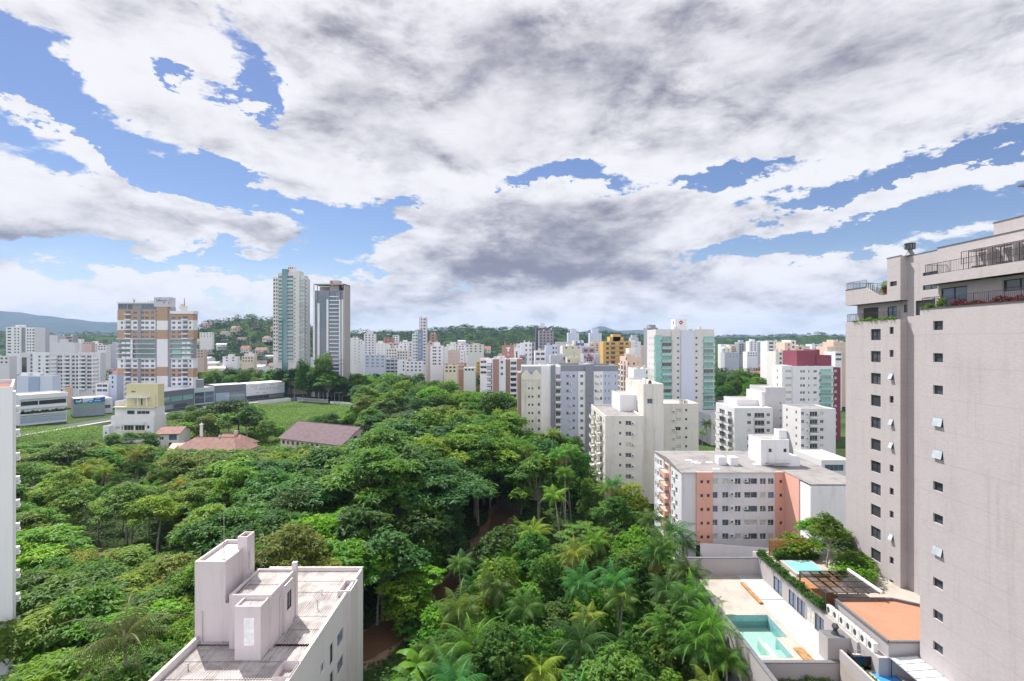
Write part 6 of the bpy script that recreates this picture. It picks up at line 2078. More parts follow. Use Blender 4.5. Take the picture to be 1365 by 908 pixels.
slab('small white block at far left edge under the twin slab', -8, 12.5, 475, 400, ABW, C3, pyb=490).done()
b_ = slab('pale lavender block with blue grey central strip behind the white commercial block', 22.5, 70, 501, 318, LAVF, [(.36, 1.2), (.58, 1.2)], 'v', pyb=528, tops=((24, 52, 497, CLEANW),), depth=6)
b_.block(X(39, 318), X(53, 318), 317.4, 318, 0, Z(502.5, 318), wallm((.33, .40, .55), .1), part='wall', par=0, roof=None); b_.done()
b_ = slab('small lavender tower left of the tan banded tower', 144.6, 155.5, 500, 335, LAVF, [(.5, 1.1)], 'd1', pyb=525, tops=((144.2, 154.5, 499, MGREY),)); b_.done()
slab('low white office with rows of windows beside the small lavender tower', 127.5, 144.5, 511, 334, CLEANW, [(.3, 3.2), (.72, 3.2)], 'b4', pyb=527, wh=1.6).done()
slab('red roofed low house before the wide slab block', 76, 87, 517, 330, PEACH, [(.5, 2)], 'd1', roof=roofm('tile_red_roof', (.28, .12, .09), .4), name='house').done()


def seg(label, pA, dA, pB, dB, depth, name='shop_building', cat='shop'):
    A, B_ = Vector((X(pA, dA), dA)), Vector((X(pB, dB), dB))
    v = B_ - A
    b_ = Bld(name, label, (A.x, A.y), math.atan2(v.y, v.x), world=False, cat=cat)
    return b_, v.length


# commercial street
b_, L = seg('long white commercial block with dark window band and hedge strip', 26, 263, 89, 279, 20, 'commercial_building', 'commercial building')
SILV = wallm((.60, .62, .66), .1, key='silver_cladding')
b_.block(0, L, 0, 18, 0, 15.9, SILV, par=.5, roof=ROOFPALE, F=[(.5, L * .38, 10.2, 12.4, 'd'), (L * .4, L - .3, 10.2, 12.4, 'd'), (.4, L - .3, 1.0, 4.0, 'm')])
g = G(); g.box(-.3, L + .3, -.8, 0, 13.6, 15.95); g.box(-.2, L + .2, -.6, 0, 8.6, 9.4); b_.add('fascia', g, CLEANW)
hd = hedge('hedge_strip', None, [(0.3, -.5, 5.9), (L - .3, -.5, 5.9)], 1.7, .8, (.06, .15, .02), 1600, L=.6, leafw=.3); del hd['category']; hd.parent = b_.root
g = G(); g.box(0, L, -1.0, -.02, 5.2, 5.9); b_.add('planter', g, SILV); b_.done()
b_, L = seg('grey shop with bright blue signboard', 98, 294, 140, 304, 20)
b_.block(0, L, 0, 16, 0, 10.5, MGREY, par=.3, roof=ROOFPALE, F=[(.4, L * .45, 5.4, 7.6, 'p'), (L * .48, L - .4, 5.4, 7.6, 'p'), (.3, L - .3, .3, 3.0, 'm')])
g = G(); g.box(0, L * .28, -.3, -.02, 7.8, 10.3); b_.add('signboard', g, plain('navy_sign', (.03, .08, .16)))
g = G(); g.box(L * .28, L * .62, -.25, -.02, 8.2, 10.5); b_.add('signboard', g, plain('pale_sign', (.55, .58, .72)))
g = G(); g.box(L * .62, L, -.3, -.02, 7.9, 10.6); g.box(L * .44, L * .62, -.3, -.26, 7.8, 8.9); b_.add('signboard', g, plain('blue_sign', (.02, .13, .42)))
g = G()
for (u, v_, w, h) in ((.07, 8.4, .05, 1.0), (.11, 8.9, .07, .35), (.16, 8.3, .04, .9), (.19, 8.9, .05, .9), (.23, 8.5, .03, .6), (.13, 8.3, .08, .3)): g.box(L * u, L * (u + w), -.36, -.31, v_, v_ + h)
g.box(L * .66, L * .86, -.36, -.31, 8.4, 8.8); g.box(L * .68, L * .84, -.36, -.31, 9.6, 9.9); g.box(L * .47, L * .58, -.36, -.31, 8.1, 8.5)
b_.add('sign_marks', g, plain('sign_pale_blue', (.55, .72, .85))); b_.done()
b_, L = seg('low white shed roof between the blue signed shop and cream building', 128, 306, 150, 312, 16); b_.block(0, L, 0, 30, 0, 9.0, CLEANW, par=.2, F=[(1, L - 1, 3, 5, 'b4')]); b_.done()
b_, L = seg('dark grey shop building with green windows behind the meadow', 210, 316, 258.5, 345, 20)
b_.block(0, L, 0, 22, 0, 11.8, wallm((.19, .195, .23), .1, key='slate_cladding'), par=.4, roof=ROOFPALE, F=[(.6, L * .33, 5.0, 8.2, 'p'), (L * .36, L * .66, 5.0, 8.2, 'p'), (L * .69, L * .98, 5.0, 8.2, 'p'), (.6, L * .4, .4, 3.0, 'm'), (L * .45, L * .8, .4, 3.0, 'b4')])
g = G(); g.box(-.2, L + .2, -.3, 22.3, 11.8, 12.3); b_.add('coping', g, CLEANW); b_.done()
b_, L = seg('pale glazed shop between the two dark grey shops', 258.7, 347, 286, 360, 20); b_.block(0, L, 0, 20, 0, 11.6, wallm((.5, .58, .6), .1), par=.3, roof=ROOFPALE, F=[(.4, L * .5, 1, 8.5, 'b4'), (L * .53, L - .4, 1, 8.5, 'b4')]); b_.done()
b_, L = seg('dark grey panelled shop next to the white perforated facade', 286.5, 361, 327.5, 376, 20); b_.block(0, L, 0, 20, 0, 12.2, wallm((.19, .195, .23), .1, key='slate_cladding'), par=.3, roof=ROOFPALE, F=[(.5, L * .47, 1, 7.0, 'm'), (L * .5, L - .5, 1, 7.0, 'm')]); b_.done()
b_, L = seg('shop with long white facade and faint grey lettering', 328, 376.5, 378, 402, 20)
b_.block(0, L, 0, 16, 0, 3.2, MGREY, par=0, roof=None, F=[(.5, L * .6, .3, 2.6, 'b4')])
WF = wallm((.80, .80, .84), .05, key='white_facade')
g = G(); g.box(-.2, L + .2, -1.0, 15, 3.2, 12.0)
b_.add('facade', g, WF)
rt = (math.pi / 2, 0, 0)
FAINT = plain('faint_grey', (.30, .32, .36), .6)
text(b_.root, 'A N D R A', (L * .52, -1.03, 7.6), 2.7, FAINT, rt, 'lettering')
g = G(); r2 = random.Random(5)
for (u, v_, w) in ((.1, 10.0, .18), (.34, 10.3, .13), (.6, 10.4, .12), (.83, 11.0, .1), (.18, 8.2, .09), (.8, 8.9, .14), (.74, 7.2, .14), (.24, 5.0, .07), (.42, 4.6, .1)):
    for k in range(6): g.box(L * (u + w * k / 6), L * (u + w * (k + .6) / 6), -1.04, -1.01, v_ - .25, v_ + .25)
b_.add('faint_marks', g, FAINT); b_.done()
b_, L = seg('dark box tower rising behind the dark grey shop', 256.5, 352, 272, 356, 12); b_.block(0, L, 0, 8, 0, 17.0, DGREY, par=.2); b_.done()

# low white wall and railings along the far side of the meadow
for (lab, pA, dA, pB, dB, h) in (('low white wall in front of the white facade shop', 345, 352, 388, 372, 2.0), ('pale street fence of upright bars beyond the meadow', 396, 372, 438, 360, 2.6), ('pale low wall beyond the meadow right of the bar fence', 440, 356, 476, 345, 1.8)):
    A, B_ = Vector((X(pA, dA), dA)), Vector((X(pB, dB), dB)); v = B_ - A
    e = tag(empty('fence' if 'bars' in lab else 'wall', (*A, 0), math.atan2(v.y, v.x)), lab, 'fence' if 'bars' in lab else 'wall')
    if 'bars' in lab:
        g = G()
        for k in range(int(v.length / .8)): g.box(k * .8, k * .8 + .22, 0, .1, 0, h)
        g.box(0, v.length, .1, .16, .4, .55); g.box(0, v.length, .1, .16, h - .3, h - .15); g.build('bars', CLEANW, e)
    else:
        g = G(); g.box(0, v.length, 0, .25, 0, h); g.build('panel', CLEANW, e)
        g = G(); g.box(-.05, v.length + .05, -.05, .3, h + .002, h + .12); g.build('coping', ROOFPALE, e)
lamp = None
for i, (px, d) in enumerate(((271, 402), (289, 398), (301.5, 396), (313, 402), (335.5, 392), (343, 420), (446, 352), (452, 352), (470, 346))):
    e = empty('street_lamp', (X(px, d), d, 0)); hh = 9.5 if i < 6 else 8
    g = G(); g.tube((0, 0, 0), (0, 0, hh), .14, .08, 6); p = g.build('pole', METAL, e)
    g = G(); g.tube((0, 0, hh - .1), (1.5, 0, hh + .3), .06, .05, 5); g.box(1.2, 2.0, -.15, .15, hh + .25, hh + .4); g.build('lamp_arm', METAL, e)
    tag(e, (ORD[i] if i < 6 else ORD[i - 6]) + (' of the street lamps standing behind the grey shop row' if i < 6 else ' of the street lamps right of the white bar fence'), 'street lamp', 'street lamps along the road')

# small cream and white building in front of the meadow
Yb = Bld('apartment_building', 'small stepped building, cream yellow top over white lower storeys', (X(148, 221), 221))
CRY = wallm((.66, .60, .38), .25, key='cream_yellow')
def yx(px): return X(px, 221)
Yb.block(yx(148), yx(205), 221, 229, 0, 11.4, WHITE, par=.4, F=[(yx(165), yx(178), 5.2, 7.4, 'door'), (yx(180), yx(193), 5.2, 7.4, 'door'), (yx(170), yx(178), 1.6, 3.8, 'door'), (yx(180), yx(193), 1.6, 3.8, 'door'), (yx(196), yx(199), 6, 7.3, 'd1'), (yx(202), yx(204), 2.4, 4.0, 'd1'), (yx(154), yx(160), 5.6, 7.0, 'c'), (yx(162), yx(163.5), 5.4, 7.0, 'd1')])
Yb.block(yx(150.5), yx(203), 222.5, 229, 11.0, 14.8, WHITE, par=.3, F=[(yx(166), yx(176), 12, 13.6, 'd'), (yx(179), yx(196), 12, 13.4, 'w3')])
g = G(); g.box(yx(149), yx(204), 221.4, 223, 14.8, 15.3); g.box(yx(164), yx(195), 220, 221, 4.3, 5.1); Yb.add('cream_ledge', g, CRY)
Yb.bal((yx(179), 221, 7.9), 'F', 9.5, 1.2, 1.0, (WHITE, METAL), 'solid'); Yb.bal((yx(180), 221, 4.35), 'F', 9.5, 1.2, .3, (CRY, METAL), 'solid')
Yb.block(yx(159), yx(202), 225, 229, 14.8, 24.9, CRY, part='penthouse', par=.3, F=[(yx(170.5), yx(174.5), 15.4, 18.6, 'c'), (yx(179), yx(181), 15.6, 18.4, 'd1')], rv=.1)
g = G(); g.box(yx(162), yx(191), 223, 225, 18.9, 19.5); 
for px in (163, 178, 190): g.box(yx(px), yx(px) + .3, 223.1, 223.4, 14.8, 18.9)
Yb.add('porch', g, WHITE)
g = G()
for k in range(3): g.box(yx(166 + k * 2.0), yx(167.4 + k * 2.0), 224.95, 225, 21.2, 21.9)
g.box(yx(181), yx(187), 224.95, 225, 19.9, 20.0); g.box(yx(199), yx(199.3), 224.95, 225, 15.5, 20.0); Yb.add('wall_marks', g, GREYTXT)
Yb.block(yx(142), yx(150), 219, 228, 0, 7.4, WHITE, part='wall', par=.3, F=[(yx(145), yx(147), 4, 5, 'd1'), (yx(146.5), yx(150) - .3, 1.5, 3.2, 'w')])
Yb.block(yx(146), yx(151), 224, 232, 7, 17.5, WHITE, part='wall', par=.3); Yb.done()


# ---------------------------------------------------------------- houses
def tile_roof(name, c):
    m, nt, out = new_mat(name)
    b = principled(nt, out, .85, .2)
    co = coords(nt)
    wv = nt.nodes.new('ShaderNodeTexWave'); wv.inputs['Scale'].default_value = 1.1; wv.inputs['Distortion'].default_value = .6; wv.inputs['Detail'].default_value = 2
    nt.links.new(co, wv.inputs['Vector'])
    n = noise(S(co), .7, 5, .65)
    f = S(wv.outputs['Fac']) * .35 + sstep(n, .35, .7) * .6
    nt.links.new(cmix(f, (*c, 1), (c[0] * .6, c[1] * .58, c[2] * .58, 1)).k, b.inputs['Base Color'])
    return m


TERRA = tile_roof('terracotta_tiles', (.31, .185, .155)); BROWN = tile_roof('brown_tiles', (.175, .125, .135)); REDR = tile_roof('red_tiles', (.38, .16, .11))
HW = wallm((.70, .68, .64), .25, key='house_white'); HC = wallm((.68, .60, .47), .2, key='house_cream')


def house(name, label, x, y, rz, w, dp, h, rise, roof, wall, ov=.6, wins=(), cat='house', group=None, gable='x', hip=0.0):
    """walls, a gabled (or hipped) roof with the ridge along local x, windows on the front and on the right gable"""
    b_ = Bld(name, label, (x, y), rz, world=False, cat=cat, group=group)
    F_ = [q for q in wins if q[5] == 'F']; R_ = [q for q in wins if q[5] == 'R']; L_ = [q for q in wins if q[5] == 'L']
    b_.block(0, w, 0, dp, 0, h, wall, par=0, roof=None, F=[q[:5] for q in F_], R=[q[:5] for q in R_ if q[3] < h], L=[q[:5] for q in L_])
    g = G(); m_ = dp / 2
    if hip == 0:
        g.poly([(0, 0, h), (0, m_, h + rise), (0, dp, h)][::-1]); g.poly([(w, 0, h), (w, dp, h), (w, m_, h + rise)]); b_.add('gable', g, wall)
        for q in R_:
            if q[3] >= h: b_.win((w + .03, (q[0] + q[1]) / 2, q[2]), 'R', q[1] - q[0], q[3] - q[2], q[4])
    g = G(); e = ov; k = rise / m_ * e; t = .18; hx_ = hip
    A_, B2, C_, D_ = (-e, -e, h - k), (w + e, -e, h - k), (w + e - hx_, m_, h + rise), (-e + hx_, m_, h + rise)
    E_, F2 = (w + e, dp + e, h - k), (-e, dp + e, h - k)
    up = lambda p: (p[0], p[1], p[2] + t)
    g.quad(up(A_), up(B2), up(C_), up(D_)); g.quad(up(D_), up(C_), up(E_), up(F2)); g.quad(A_, B2, up(B2), up(A_)); g.quad(B2, E_, up(E_), up(B2)) if hip else None
    g.quad(D_, C_, B2, A_); g.quad(F2, E_, C_, D_)
    if hip: g.poly([up(B2), up(E_), up(C_)]); g.poly([up(F2), up(A_), up(D_)])
    else:
        g.quad(B2, C_, up(C_), up(B2)); g.quad(C_, E_, up(E_), up(C_)); g.quad(D_, A_, up(A_), up(D_)); g.quad(F2, D_, up(D_), up(F2))
    b_.add('roof', g, roof)
    g = G(); g.tube(up(D_), up(C_), .16, .16, 5); b_.add('ridge', g, roof)
    return b_


# large house with purple brown roof, its gable end to the right
A = Vector((X(374, 204), 204)); Bq = Vector((X(455, 190), 190)); v = Bq - A
h_ = house('house', 'large cream house with purple brown tiled gable roof', A.x, A.y, math.atan2(v.y, v.x), v.length, 19, 5.4, 5.0, BROWN, HC, .8,
           wins=[(1 + 2.6 * k, 2.3 + 2.6 * k, 3.0, 4.4, 'd1', 'F') for k in range(8)] + [(6.3, 8.0, 5.9, 7.4, 's', 'R'), (10.3, 12.2, 6.2, 8.0, 's', 'R')])
g = G(); L = v.length; g.quad((L, -1, 5.0), (L + 5, -1, 3.6), (L + 5, 19, 3.6), (L, 19, 5.0)); h_.add('lean_to_roof', g, BROWN)
g = G(); g.box(L, L + 4.6, 0, 18, 0, 3.6); h_.add('wall', g, HC); h_.done()
A = Vector((X(352, 214), 214))
b_ = house('shed', 'small pale shed behind the left end of the brown roof', A.x + 8, A.y + 12, -.2, 9, 7, 4.5, 1.5, roofm('pale_roof2', (.5, .47, .44), .3), HC); b_.done()
# terracotta houses
A = Vector((X(227, 186), 186)); Bq = Vector((X(314, 181), 181)); v = Bq - A
h_ = house('house', 'long low house with large terracotta hipped roof', A.x, A.y, math.atan2(v.y, v.x) + .12, 24.5, 14, 3.4, 4.2, TERRA, HW, .7, hip=5.5)
g = G(); g.tube((14, 7, 6), (14, 7, 8.6), .35, .35, 6); h_.add('chimney', g, HW); h_.done()
A = Vector((X(300, 206), 206))
h_ = house('house', 'smaller terracotta roofed house right behind the long low one', A.x - 5, A.y - 4, -.25, 15, 10, 3.2, 3.2, TERRA, HW, .6, hip=4)
h_.block(8.8, 10.0, 4.4, 5.4, 3, 8.0, PINKISH, part='chimney', par=.1); h_.done()
A = Vector((X(210, 208), 208))
h_ = house('house', 'white two storey house with terracotta gable beside the cream building', A.x, A.y, .15, 8.0, 10, 6.2, 1.9, TERRA, HW, .8, wins=[(.6, 2.2, 3.6, 4.8, 'w', 'F'), (4.2, 7.2, 3.4, 5.6, 'b', 'F'), (4.2, 7.2, .6, 2.4, 'd', 'F')]); h_.done()
A = Vector((X(232, 192), 192))
h_ = house('annexe', 'pale roofed annexe between the white gabled house and the long terracotta roof', A.x - 2, A.y, .1, 9, 7, 3.0, 1.8, roofm('pale_tiles', (.52, .43, .37), .4), HW, .5); h_.done()
e = tag(empty('pillar', (X(268.5, 208), 208, 0)), 'slim white chimney pillar standing behind the long terracotta roof', 'pillar')
g = G(); g.tube((0, 0, 0), (0, 0, 9.6), .75, .55, 8, 0, True); g.build('shaft', HW, e); g = G(); g.tube((0, 0, 9.6), (0, 0, 10.1), .75, .7, 8, 0, True); g.tube((0, 0, 10.1), (0, 0, 10.8), .35, .1, 8, 0, True); g.build('cap', HW, e)
hedge('silvery_shrubs', 'silvery grey green shrubs in the yard of the white gabled house', [(X(240, 203), 203, 0), (X(266, 203), 203, 0)], 4.2, 4, (.26, .32, .25), 1500, L=.7, leafw=.35, cat='shrubs')

# ---------------------------------------------------------------- the city centre
def many(rows_):
    for r in rows_:
        lab, px0, px1, py, d, mat, cols, st, pyb = r[:9]
        b_ = slab(lab, px0, px1, py, d, mat, cols, st, pyb, **(r[9] if len(r) > 9 else {})); b_.done()


many([
    ('narrow white tower right beside the taupe side of the glass tower', 466.5, 477.5, 450.5, 520, CLEANW, [(.6, 2)], 'c', 490, {'side': 1}),
    ('white tower with dark green grey side strips in the centre', 474.5, 483, 459.5, 495, CLEANW, [(.5, 1.5)], 'c', 490, {}),
    ('pale grey tower behind the white ones, left of the brick topped block', 485, 500, 445, 610, ABW, C3, 'd', 480, {'tops': ((490, 497, 441, None),)}),
    ('low white and lavender block with dark roof in the centre', 486.5, 513.5, 473, 478, LAVF, [(.12, 2.5), (.38, 2.5), (.62, 2.5), (.87, 2.5)], 'm', 492, {'roof': ROOFGREY}),
    ('white stepped block left of the pinkish brown one', 501, 517.5, 458, 565, CLEANW, C3, 'c', 478, {'tops': ((503, 510, 454.5, None),)}),
    ('white tower topped with brick red storeys', 511.5, 523.5, 450, 650, BRICK, C2, 'd', 470, {}),
    ('pinkish brown stepped block in the middle of the centre', 518, 529.5, 457.5, 610, PINKISH, C2, 'd', 475, {}),
    ('cream white block with small dark windows below the pinkish one', 514.5, 529, 465, 520, HW, C4, 'd1', 490, {'tops': ((514.6, 520, 461, None),)}),
    ('distant slim white tower above the centre', 523.5, 531, 447, 690, CLEANW, C2, 'd', 465, {}),
    ('cream block with vertical window rows in the centre', 529, 543.5, 467.5, 525, HW, C4, 'd', 490, {'tops': ((533, 539, 464.5, None),)}),
    ('wide grey block with dark roof edge before the centre', 513.5, 533, 478.5, 432, GREYB, [(.2, 3), (.5, 3), (.8, 3)], 'd', 502, {'tops': ((519, 529, 477, DGREY),)}),
    ('white block with orange centre panel at the edge of the trees', 529.5, 540, 480.5, 422, CLEANW, [(.8, 1.2)], 'd1', 500, {}),
    ('long low white block with red roof edge at the edge of the trees', 540.5, 563, 481.5, 430, CLEANW, C4, 'd', 498, {'roof': REDR}),
    ('slim grey block left of the tallest central tower', 545, 549, 457, 560, ABW, [(.5, 1.8)], 'd', 478, {}),
    ('white tower with blue grey windows left of the tallest central tower', 549.5, 557, 445, 482, CLEANW, [(.3, 1.3), (.75, 1.8)], 'b', 490, {}),
    ('blue grey glass tower front of the tallest central tower', 557, 562, 439.5, 480, wallm((.22, .28, .38), .1), [(.5, 2.4)], 'm', 490, {}),
    ('tallest slender grey white tower of the city centre', 558.5, 568.3, 423.5, 505, ABW, [(.35, 1.0), (.75, 2.0)], 'd', 490, {'step': 3.1}),
    ('brick red tower top right of the tallest central tower', 573, 581, 445, 565, BRICK, [(.5, 2.5)], 'd', 462, {}),
    ('white and brown block under the brick red tower top', 570, 585, 456, 545, PINKISH, C2, 'd', 470, {}),
    ('white stepped block with paired windows right of the tall tower', 573.5, 591, 461, 472, CLEANW, [(.25, 1.6), (.4, 1.6), (.72, 1.6)], 'd', 492, {'tops': ((578, 586, 456.5, None),)}),
    ('peach block with white right side and roof tank', 597, 613, 467, 455, PINKISH, C4, 'c', 490, {'tops': ((598, 604, 460.5, CLEANW),)}),
    ('white wing on the right side of the peach block', 613.2, 618.5, 467.3, 455, CLEANW, [(.5, 1.0)], 'd1', 490, {}),
    ('dusky red low block below the peach one', 609, 620, 484, 435, BRICK, C3, 'c', 498, {}),
    ('low cream house block with reddish roof at the trees', 592, 609, 487, 420, HC, C3, 'd', 500, {'roof': REDR}),
    ('low white block with blue roof among trees below the peach block', 618, 633, 490, 400, HW, C3, 'd', 500, {}),
    ('small yellow ochre house right of the peach block', 635, 640, 482, 470, YEL, [(.5, 1.2)], 'd1', None, {}),
    ('white round balconied block left of the brick and white one', 640, 653, 478.5, 290, CLEANW, [(.5, 5)], 'door', 505, {}),
    ('cream flat block among the houses left of the twin glass towers', 322, 338, 475, 520, HC, C4, 'd', 488, {}),
    ('pinkish flat block on the slope right of the tan banded tower', 258, 272, 466, 560, PINKISH, C3, 'd', 480, {}),
    ('white roofed block with pink walls above the slope', 266, 283, 443, 900, HW, C4, 'd', 452, {}),
    # right of the centre line
    ('white tower with dark top band left of the dark twin tower', 693.8, 709, 457, 330, CLEANW, [(.5, 1.0), (.85, .8)], 'd1', 490, {'side': 0}),
    ('dark grey strip building joined to the white tower', 709, 712.5, 456.5, 331, MGREY, [(.5, 1.0)], 'd', 485, {}),
    ('low grey block before the white tower with dark top band', 691, 702, 474, 300, MGREY, [(.5, 2)], 'd1', 486, {}),
    ('dark blue grey tower on the hill line', 714, 733, 437, 540, wallm((.13, .14, .18), .1, key='slate_blue'), [(.12, 1.6)], 'd1', 470, {'tops': ((720, 726, 430.5, ABW),)}),
    ('grey tower front with rows of open balconies on the hill line', 718.3, 738, 441, 520, wallm((.32, .30, .34), .1), C4, 'd', 470, {'wh': 1.7}),
    ('white block with double window rows under the dark tower', 713, 727.5, 468, 300, CLEANW, C2, 'w', 490, {}),
    ('lavender block with white left edge under the dark tower', 727.5, 743, 460.5, 335, LAVF, [(.65, 1.0), (.9, .8)], 'd1', 486, {}),
    ('blue grey block carrying a white roof box', 734, 755, 474, 280, GREYB, [(.9, 1.5)], 'd', 490, {'tops': ((739, 749, 477.5, CLEANW), (742, 754, 472, GREYB))}),
    ('cream yellow block beside the blue grey one', 756, 772.5, 477, 270, wallm((.64, .58, .44), .2), [(.15, 1)], 'd1', 488, {}),
    ('yellowish long low block with blue roof shed on the hill', 750, 785, 461, 425, wallm((.66, .62, .5), .1), C4, 'b', 470, {'tops': ((769, 779, 457.5, plain('blue_roof', (.05, .12, .38))), (765, 768, 459, YEL))}),
    ('left of the two pale lavender towers on the skyline', 757, 772, 443.5, 700, LAVF, C3, 'c', 462, {'tops': ((761, 768.5, 438.5, None),)}),
    ('right of the two pale lavender towers on the skyline', 786, 802, 444, 700, LAVF, C3, 'c', 462, {'tops': ((789, 798, 438, None),)}),
    ('purplish block behind the grey one with red emblem', 776, 793.5, 463.5, 300, wallm((.36, .30, .36), .1), C2, 'd', 480, {}),
    ('narrow grey block with balconies right of the emblem block', 793.5, 800, 472, 265, GREYB, CR, 'd', 490, {}),
    ('white low block left of the green glass tower', 845, 864, 491.5, 236, CLEANW, [(.9, .6)], 'd1', 520, {}),
    ('distant grey tower behind the yellow building', 841.5, 851, 450, 600, GREYB, C3, 'c', 465, {'tops': ((843, 849, 446.5, None),)}),
    ('slate and white tower partly behind the white green glass tower', 863, 877, 437, 420, wallm((.28, .28, .33), .1), [(.3, 1.6), (.75, 1.6)], 'd', 470, {'tops': ((866, 875, 433, None),)}),
    ('blue and white tower with antennas right of the wood', 1023, 1040, 455, 420, CLEANW, [(.3, 3.4), (.75, 3.0)], 'b4', 485, {'wh': 1.7, 'tops': ((1026, 1036, 453.5, MGREY),)}),
    ('beige white block joined to the blue and white tower', 1034, 1046, 468.5, 345, HW, [(.55, 1.6)], 'd', 490, {}),
    ('peach stair tower behind the white and burgundy building', 1046, 1054, 456.5, 350, PEACH, [(.7, .8)], 'd1', 488, {}),
    ('tall cream block right beside the peach stair tower', 1054, 1061, 453.5, 350, HW, [(.5, 1.4)], 'd', 488, {}),
    ('lower peach block left of the burgundy roof', 1061, 1070.5, 461, 352, PEACH, [(.6, 1.4)], 'd', 488, {}),
    ('bluish white block far behind the burgundy roof', 1072, 1086, 463, 600, LAVF, C3, 'd', 470, {'tops': ((1075, 1082, 460.5, None),)}),
    ('peach stepped building beside the taupe tower', 1102.5, 1114, 462, 330, PEACH, C2, 'c', 490, {}),
    ('taller peach building touching the taupe tower edge', 1111, 1128, 456, 340, PEACH, C2, 'c', 490, {'tops': ((1113, 1120, 453, None),)}),
    ('white block with balcony column before the peach buildings', 1113.5, 1122, 469, 320, CLEANW, CR, 'd', 490, {}),
    ('dark blue grey low block in the far distance right of the green tower', 966, 985, 470, 620, GREYB, C4, 'm', 480, {}),
    ('dark slim tower far off right of the green glass tower', 985, 992, 458, 700, MGREY, C2, 'd', 475, {}),
    ('pale distant block left of the dark slim tower', 972, 985, 459.5, 800, CLEANW, C3, 'c', 470, {}),
    ('small pale distant block right of the green glass tower', 961, 969, 459, 820, CLEANW, C2, 'c', 470, {}),
    ('white low distant block right of the dark slim tower', 996, 1010, 469, 640, CLEANW, C4, 'd', 478, {}),
    ('row of pale distant flats left of the wide slab block', 60, 76, 447, 800, ABW, C4, 'c', 460, {}),
    ('small distant white block behind the unfinished grey block', 98, 108, 452, 800, CLEANW, C3, 'c', 462, {}),
    ('distant pinkish block before the blue mountains', 110, 122, 456, 700, PINKISH, C3, 'd', 463, {}),
])
# the emblem block
b_ = slab('grey block with red and black three part emblem near its roof', 778, 792.5, 472, 258, wallm((.42, .41, .44), .15), [(.12, 1.0)], 'v', 488); d = 258
g = G()
def emb(px, py): return (X(px, d), d - .06, Z(py, d))
g2 = G()
for (a, b2, c, e) in (((785.2, 472.6), (787.8, 474.0), (786.6, 477.6), (783.4, 479.2)), ((787.9, 473.6), (790.8, 476.8), (792.0, 480.4), (788.2, 478.6))):
    g.quad(emb(*a), emb(*b2), emb(*c), emb(*e))
b_.add('emblem', g, plain('emblem_rose', (.45, .09, .12), .5))
for (px, py) in ((784.6, 473.4), (782.8, 477.3), (787.0, 477.4), (783.0, 480.3), (785.9, 480.3), (788.4, 480.3)): q = emb(px, py); g2.box(q[0] - .35, q[0] + .35, q[1] - .05, q[1] - .01, q[2] - .4, q[2] + .4)
b_.add('emblem', g2, plain('emblem_black', (.03, .01, .03), .5)); b_.done()
# brick and white apartment block in the middle
d = 262
b_ = slab('brick and white apartment block with rounded balconies above the forest', 656, 674, 478.5, d, CLEANW, [(.72, 1.2)], 'w', 512, depth=16, side=0, tops=((662, 672, 475.5, CLEANW),))
b_.block(X(657.3, d), X(665, d), d - .4, d, 0, Z(479, d), BRICK, part='brick_panel', par=0, roof=None)
b_.block(X(674, d), X(680, d), d + 1, d + 16, 0, Z(479, d), BRICK, par=.2); b_.block(X(680, d), X(689, d), d, d + 16, 0, Z(478.5, d), CLEANW, par=.3, F=holes([(X(684.5, d), 2.9)], rows(6.5, 10, 2.8, 1.5), 'd'))
b_.block(X(689, d), X(696.5, d), d, d + 16, 0, Z(478.6, d), BRICK, par=.3)
for k in range(9): b_.bal((X(651.3, d), d + 3, 7 + 3.0 * k), 'F', 2.6, 2.5, 1.1, (CLEANW, METAL), 'solid'); b_.bal((X(684.5, d), d, 5.6 + 2.8 * k), 'F', 3.3, 1.0, .9, (CLEANW, METAL), 'half')
b_.block(X(648, d), X(656, d), d + 3, d + 15, 0, Z(479.5, d), CLEANW, par=.3, F=holes([(X(652, d), 2.6)], rows(6.5, 9, 3, 1.8), 'd')); b_.done()
d = 285
b_ = slab('brick red stair tower with white emblem behind the brick and white block', 669.5, 685, 460.5, d, BRICK, [], 'd', 480, depth=9, roof=BRICK)
g = G(); q = (X(677.5, d), d - .05, Z(465.5, d))
g.box(q[0] - 1.1, q[0] + 1.1, q[1] - .05, q[1], q[2] + .2, q[2] + 1.0); g.box(q[0] - .4, q[0] + .4, q[1] - .05, q[1] - .003, q[2] - 1.4, q[2] + .2); g.box(q[0] - .3, q[0] + .3, q[1] - .05, q[1], q[2] - 3.4, q[2] - 2.6); b_.add('emblem', g, CLEANW)
b_.block(X(685, d), X(692.5, d), d + .5, d + 9, 0, Z(463.5, d), CLEANW, par=.3, F=holes([(X(688.8, d), .8)], [(30, 38)], 'd1')); b_.done()
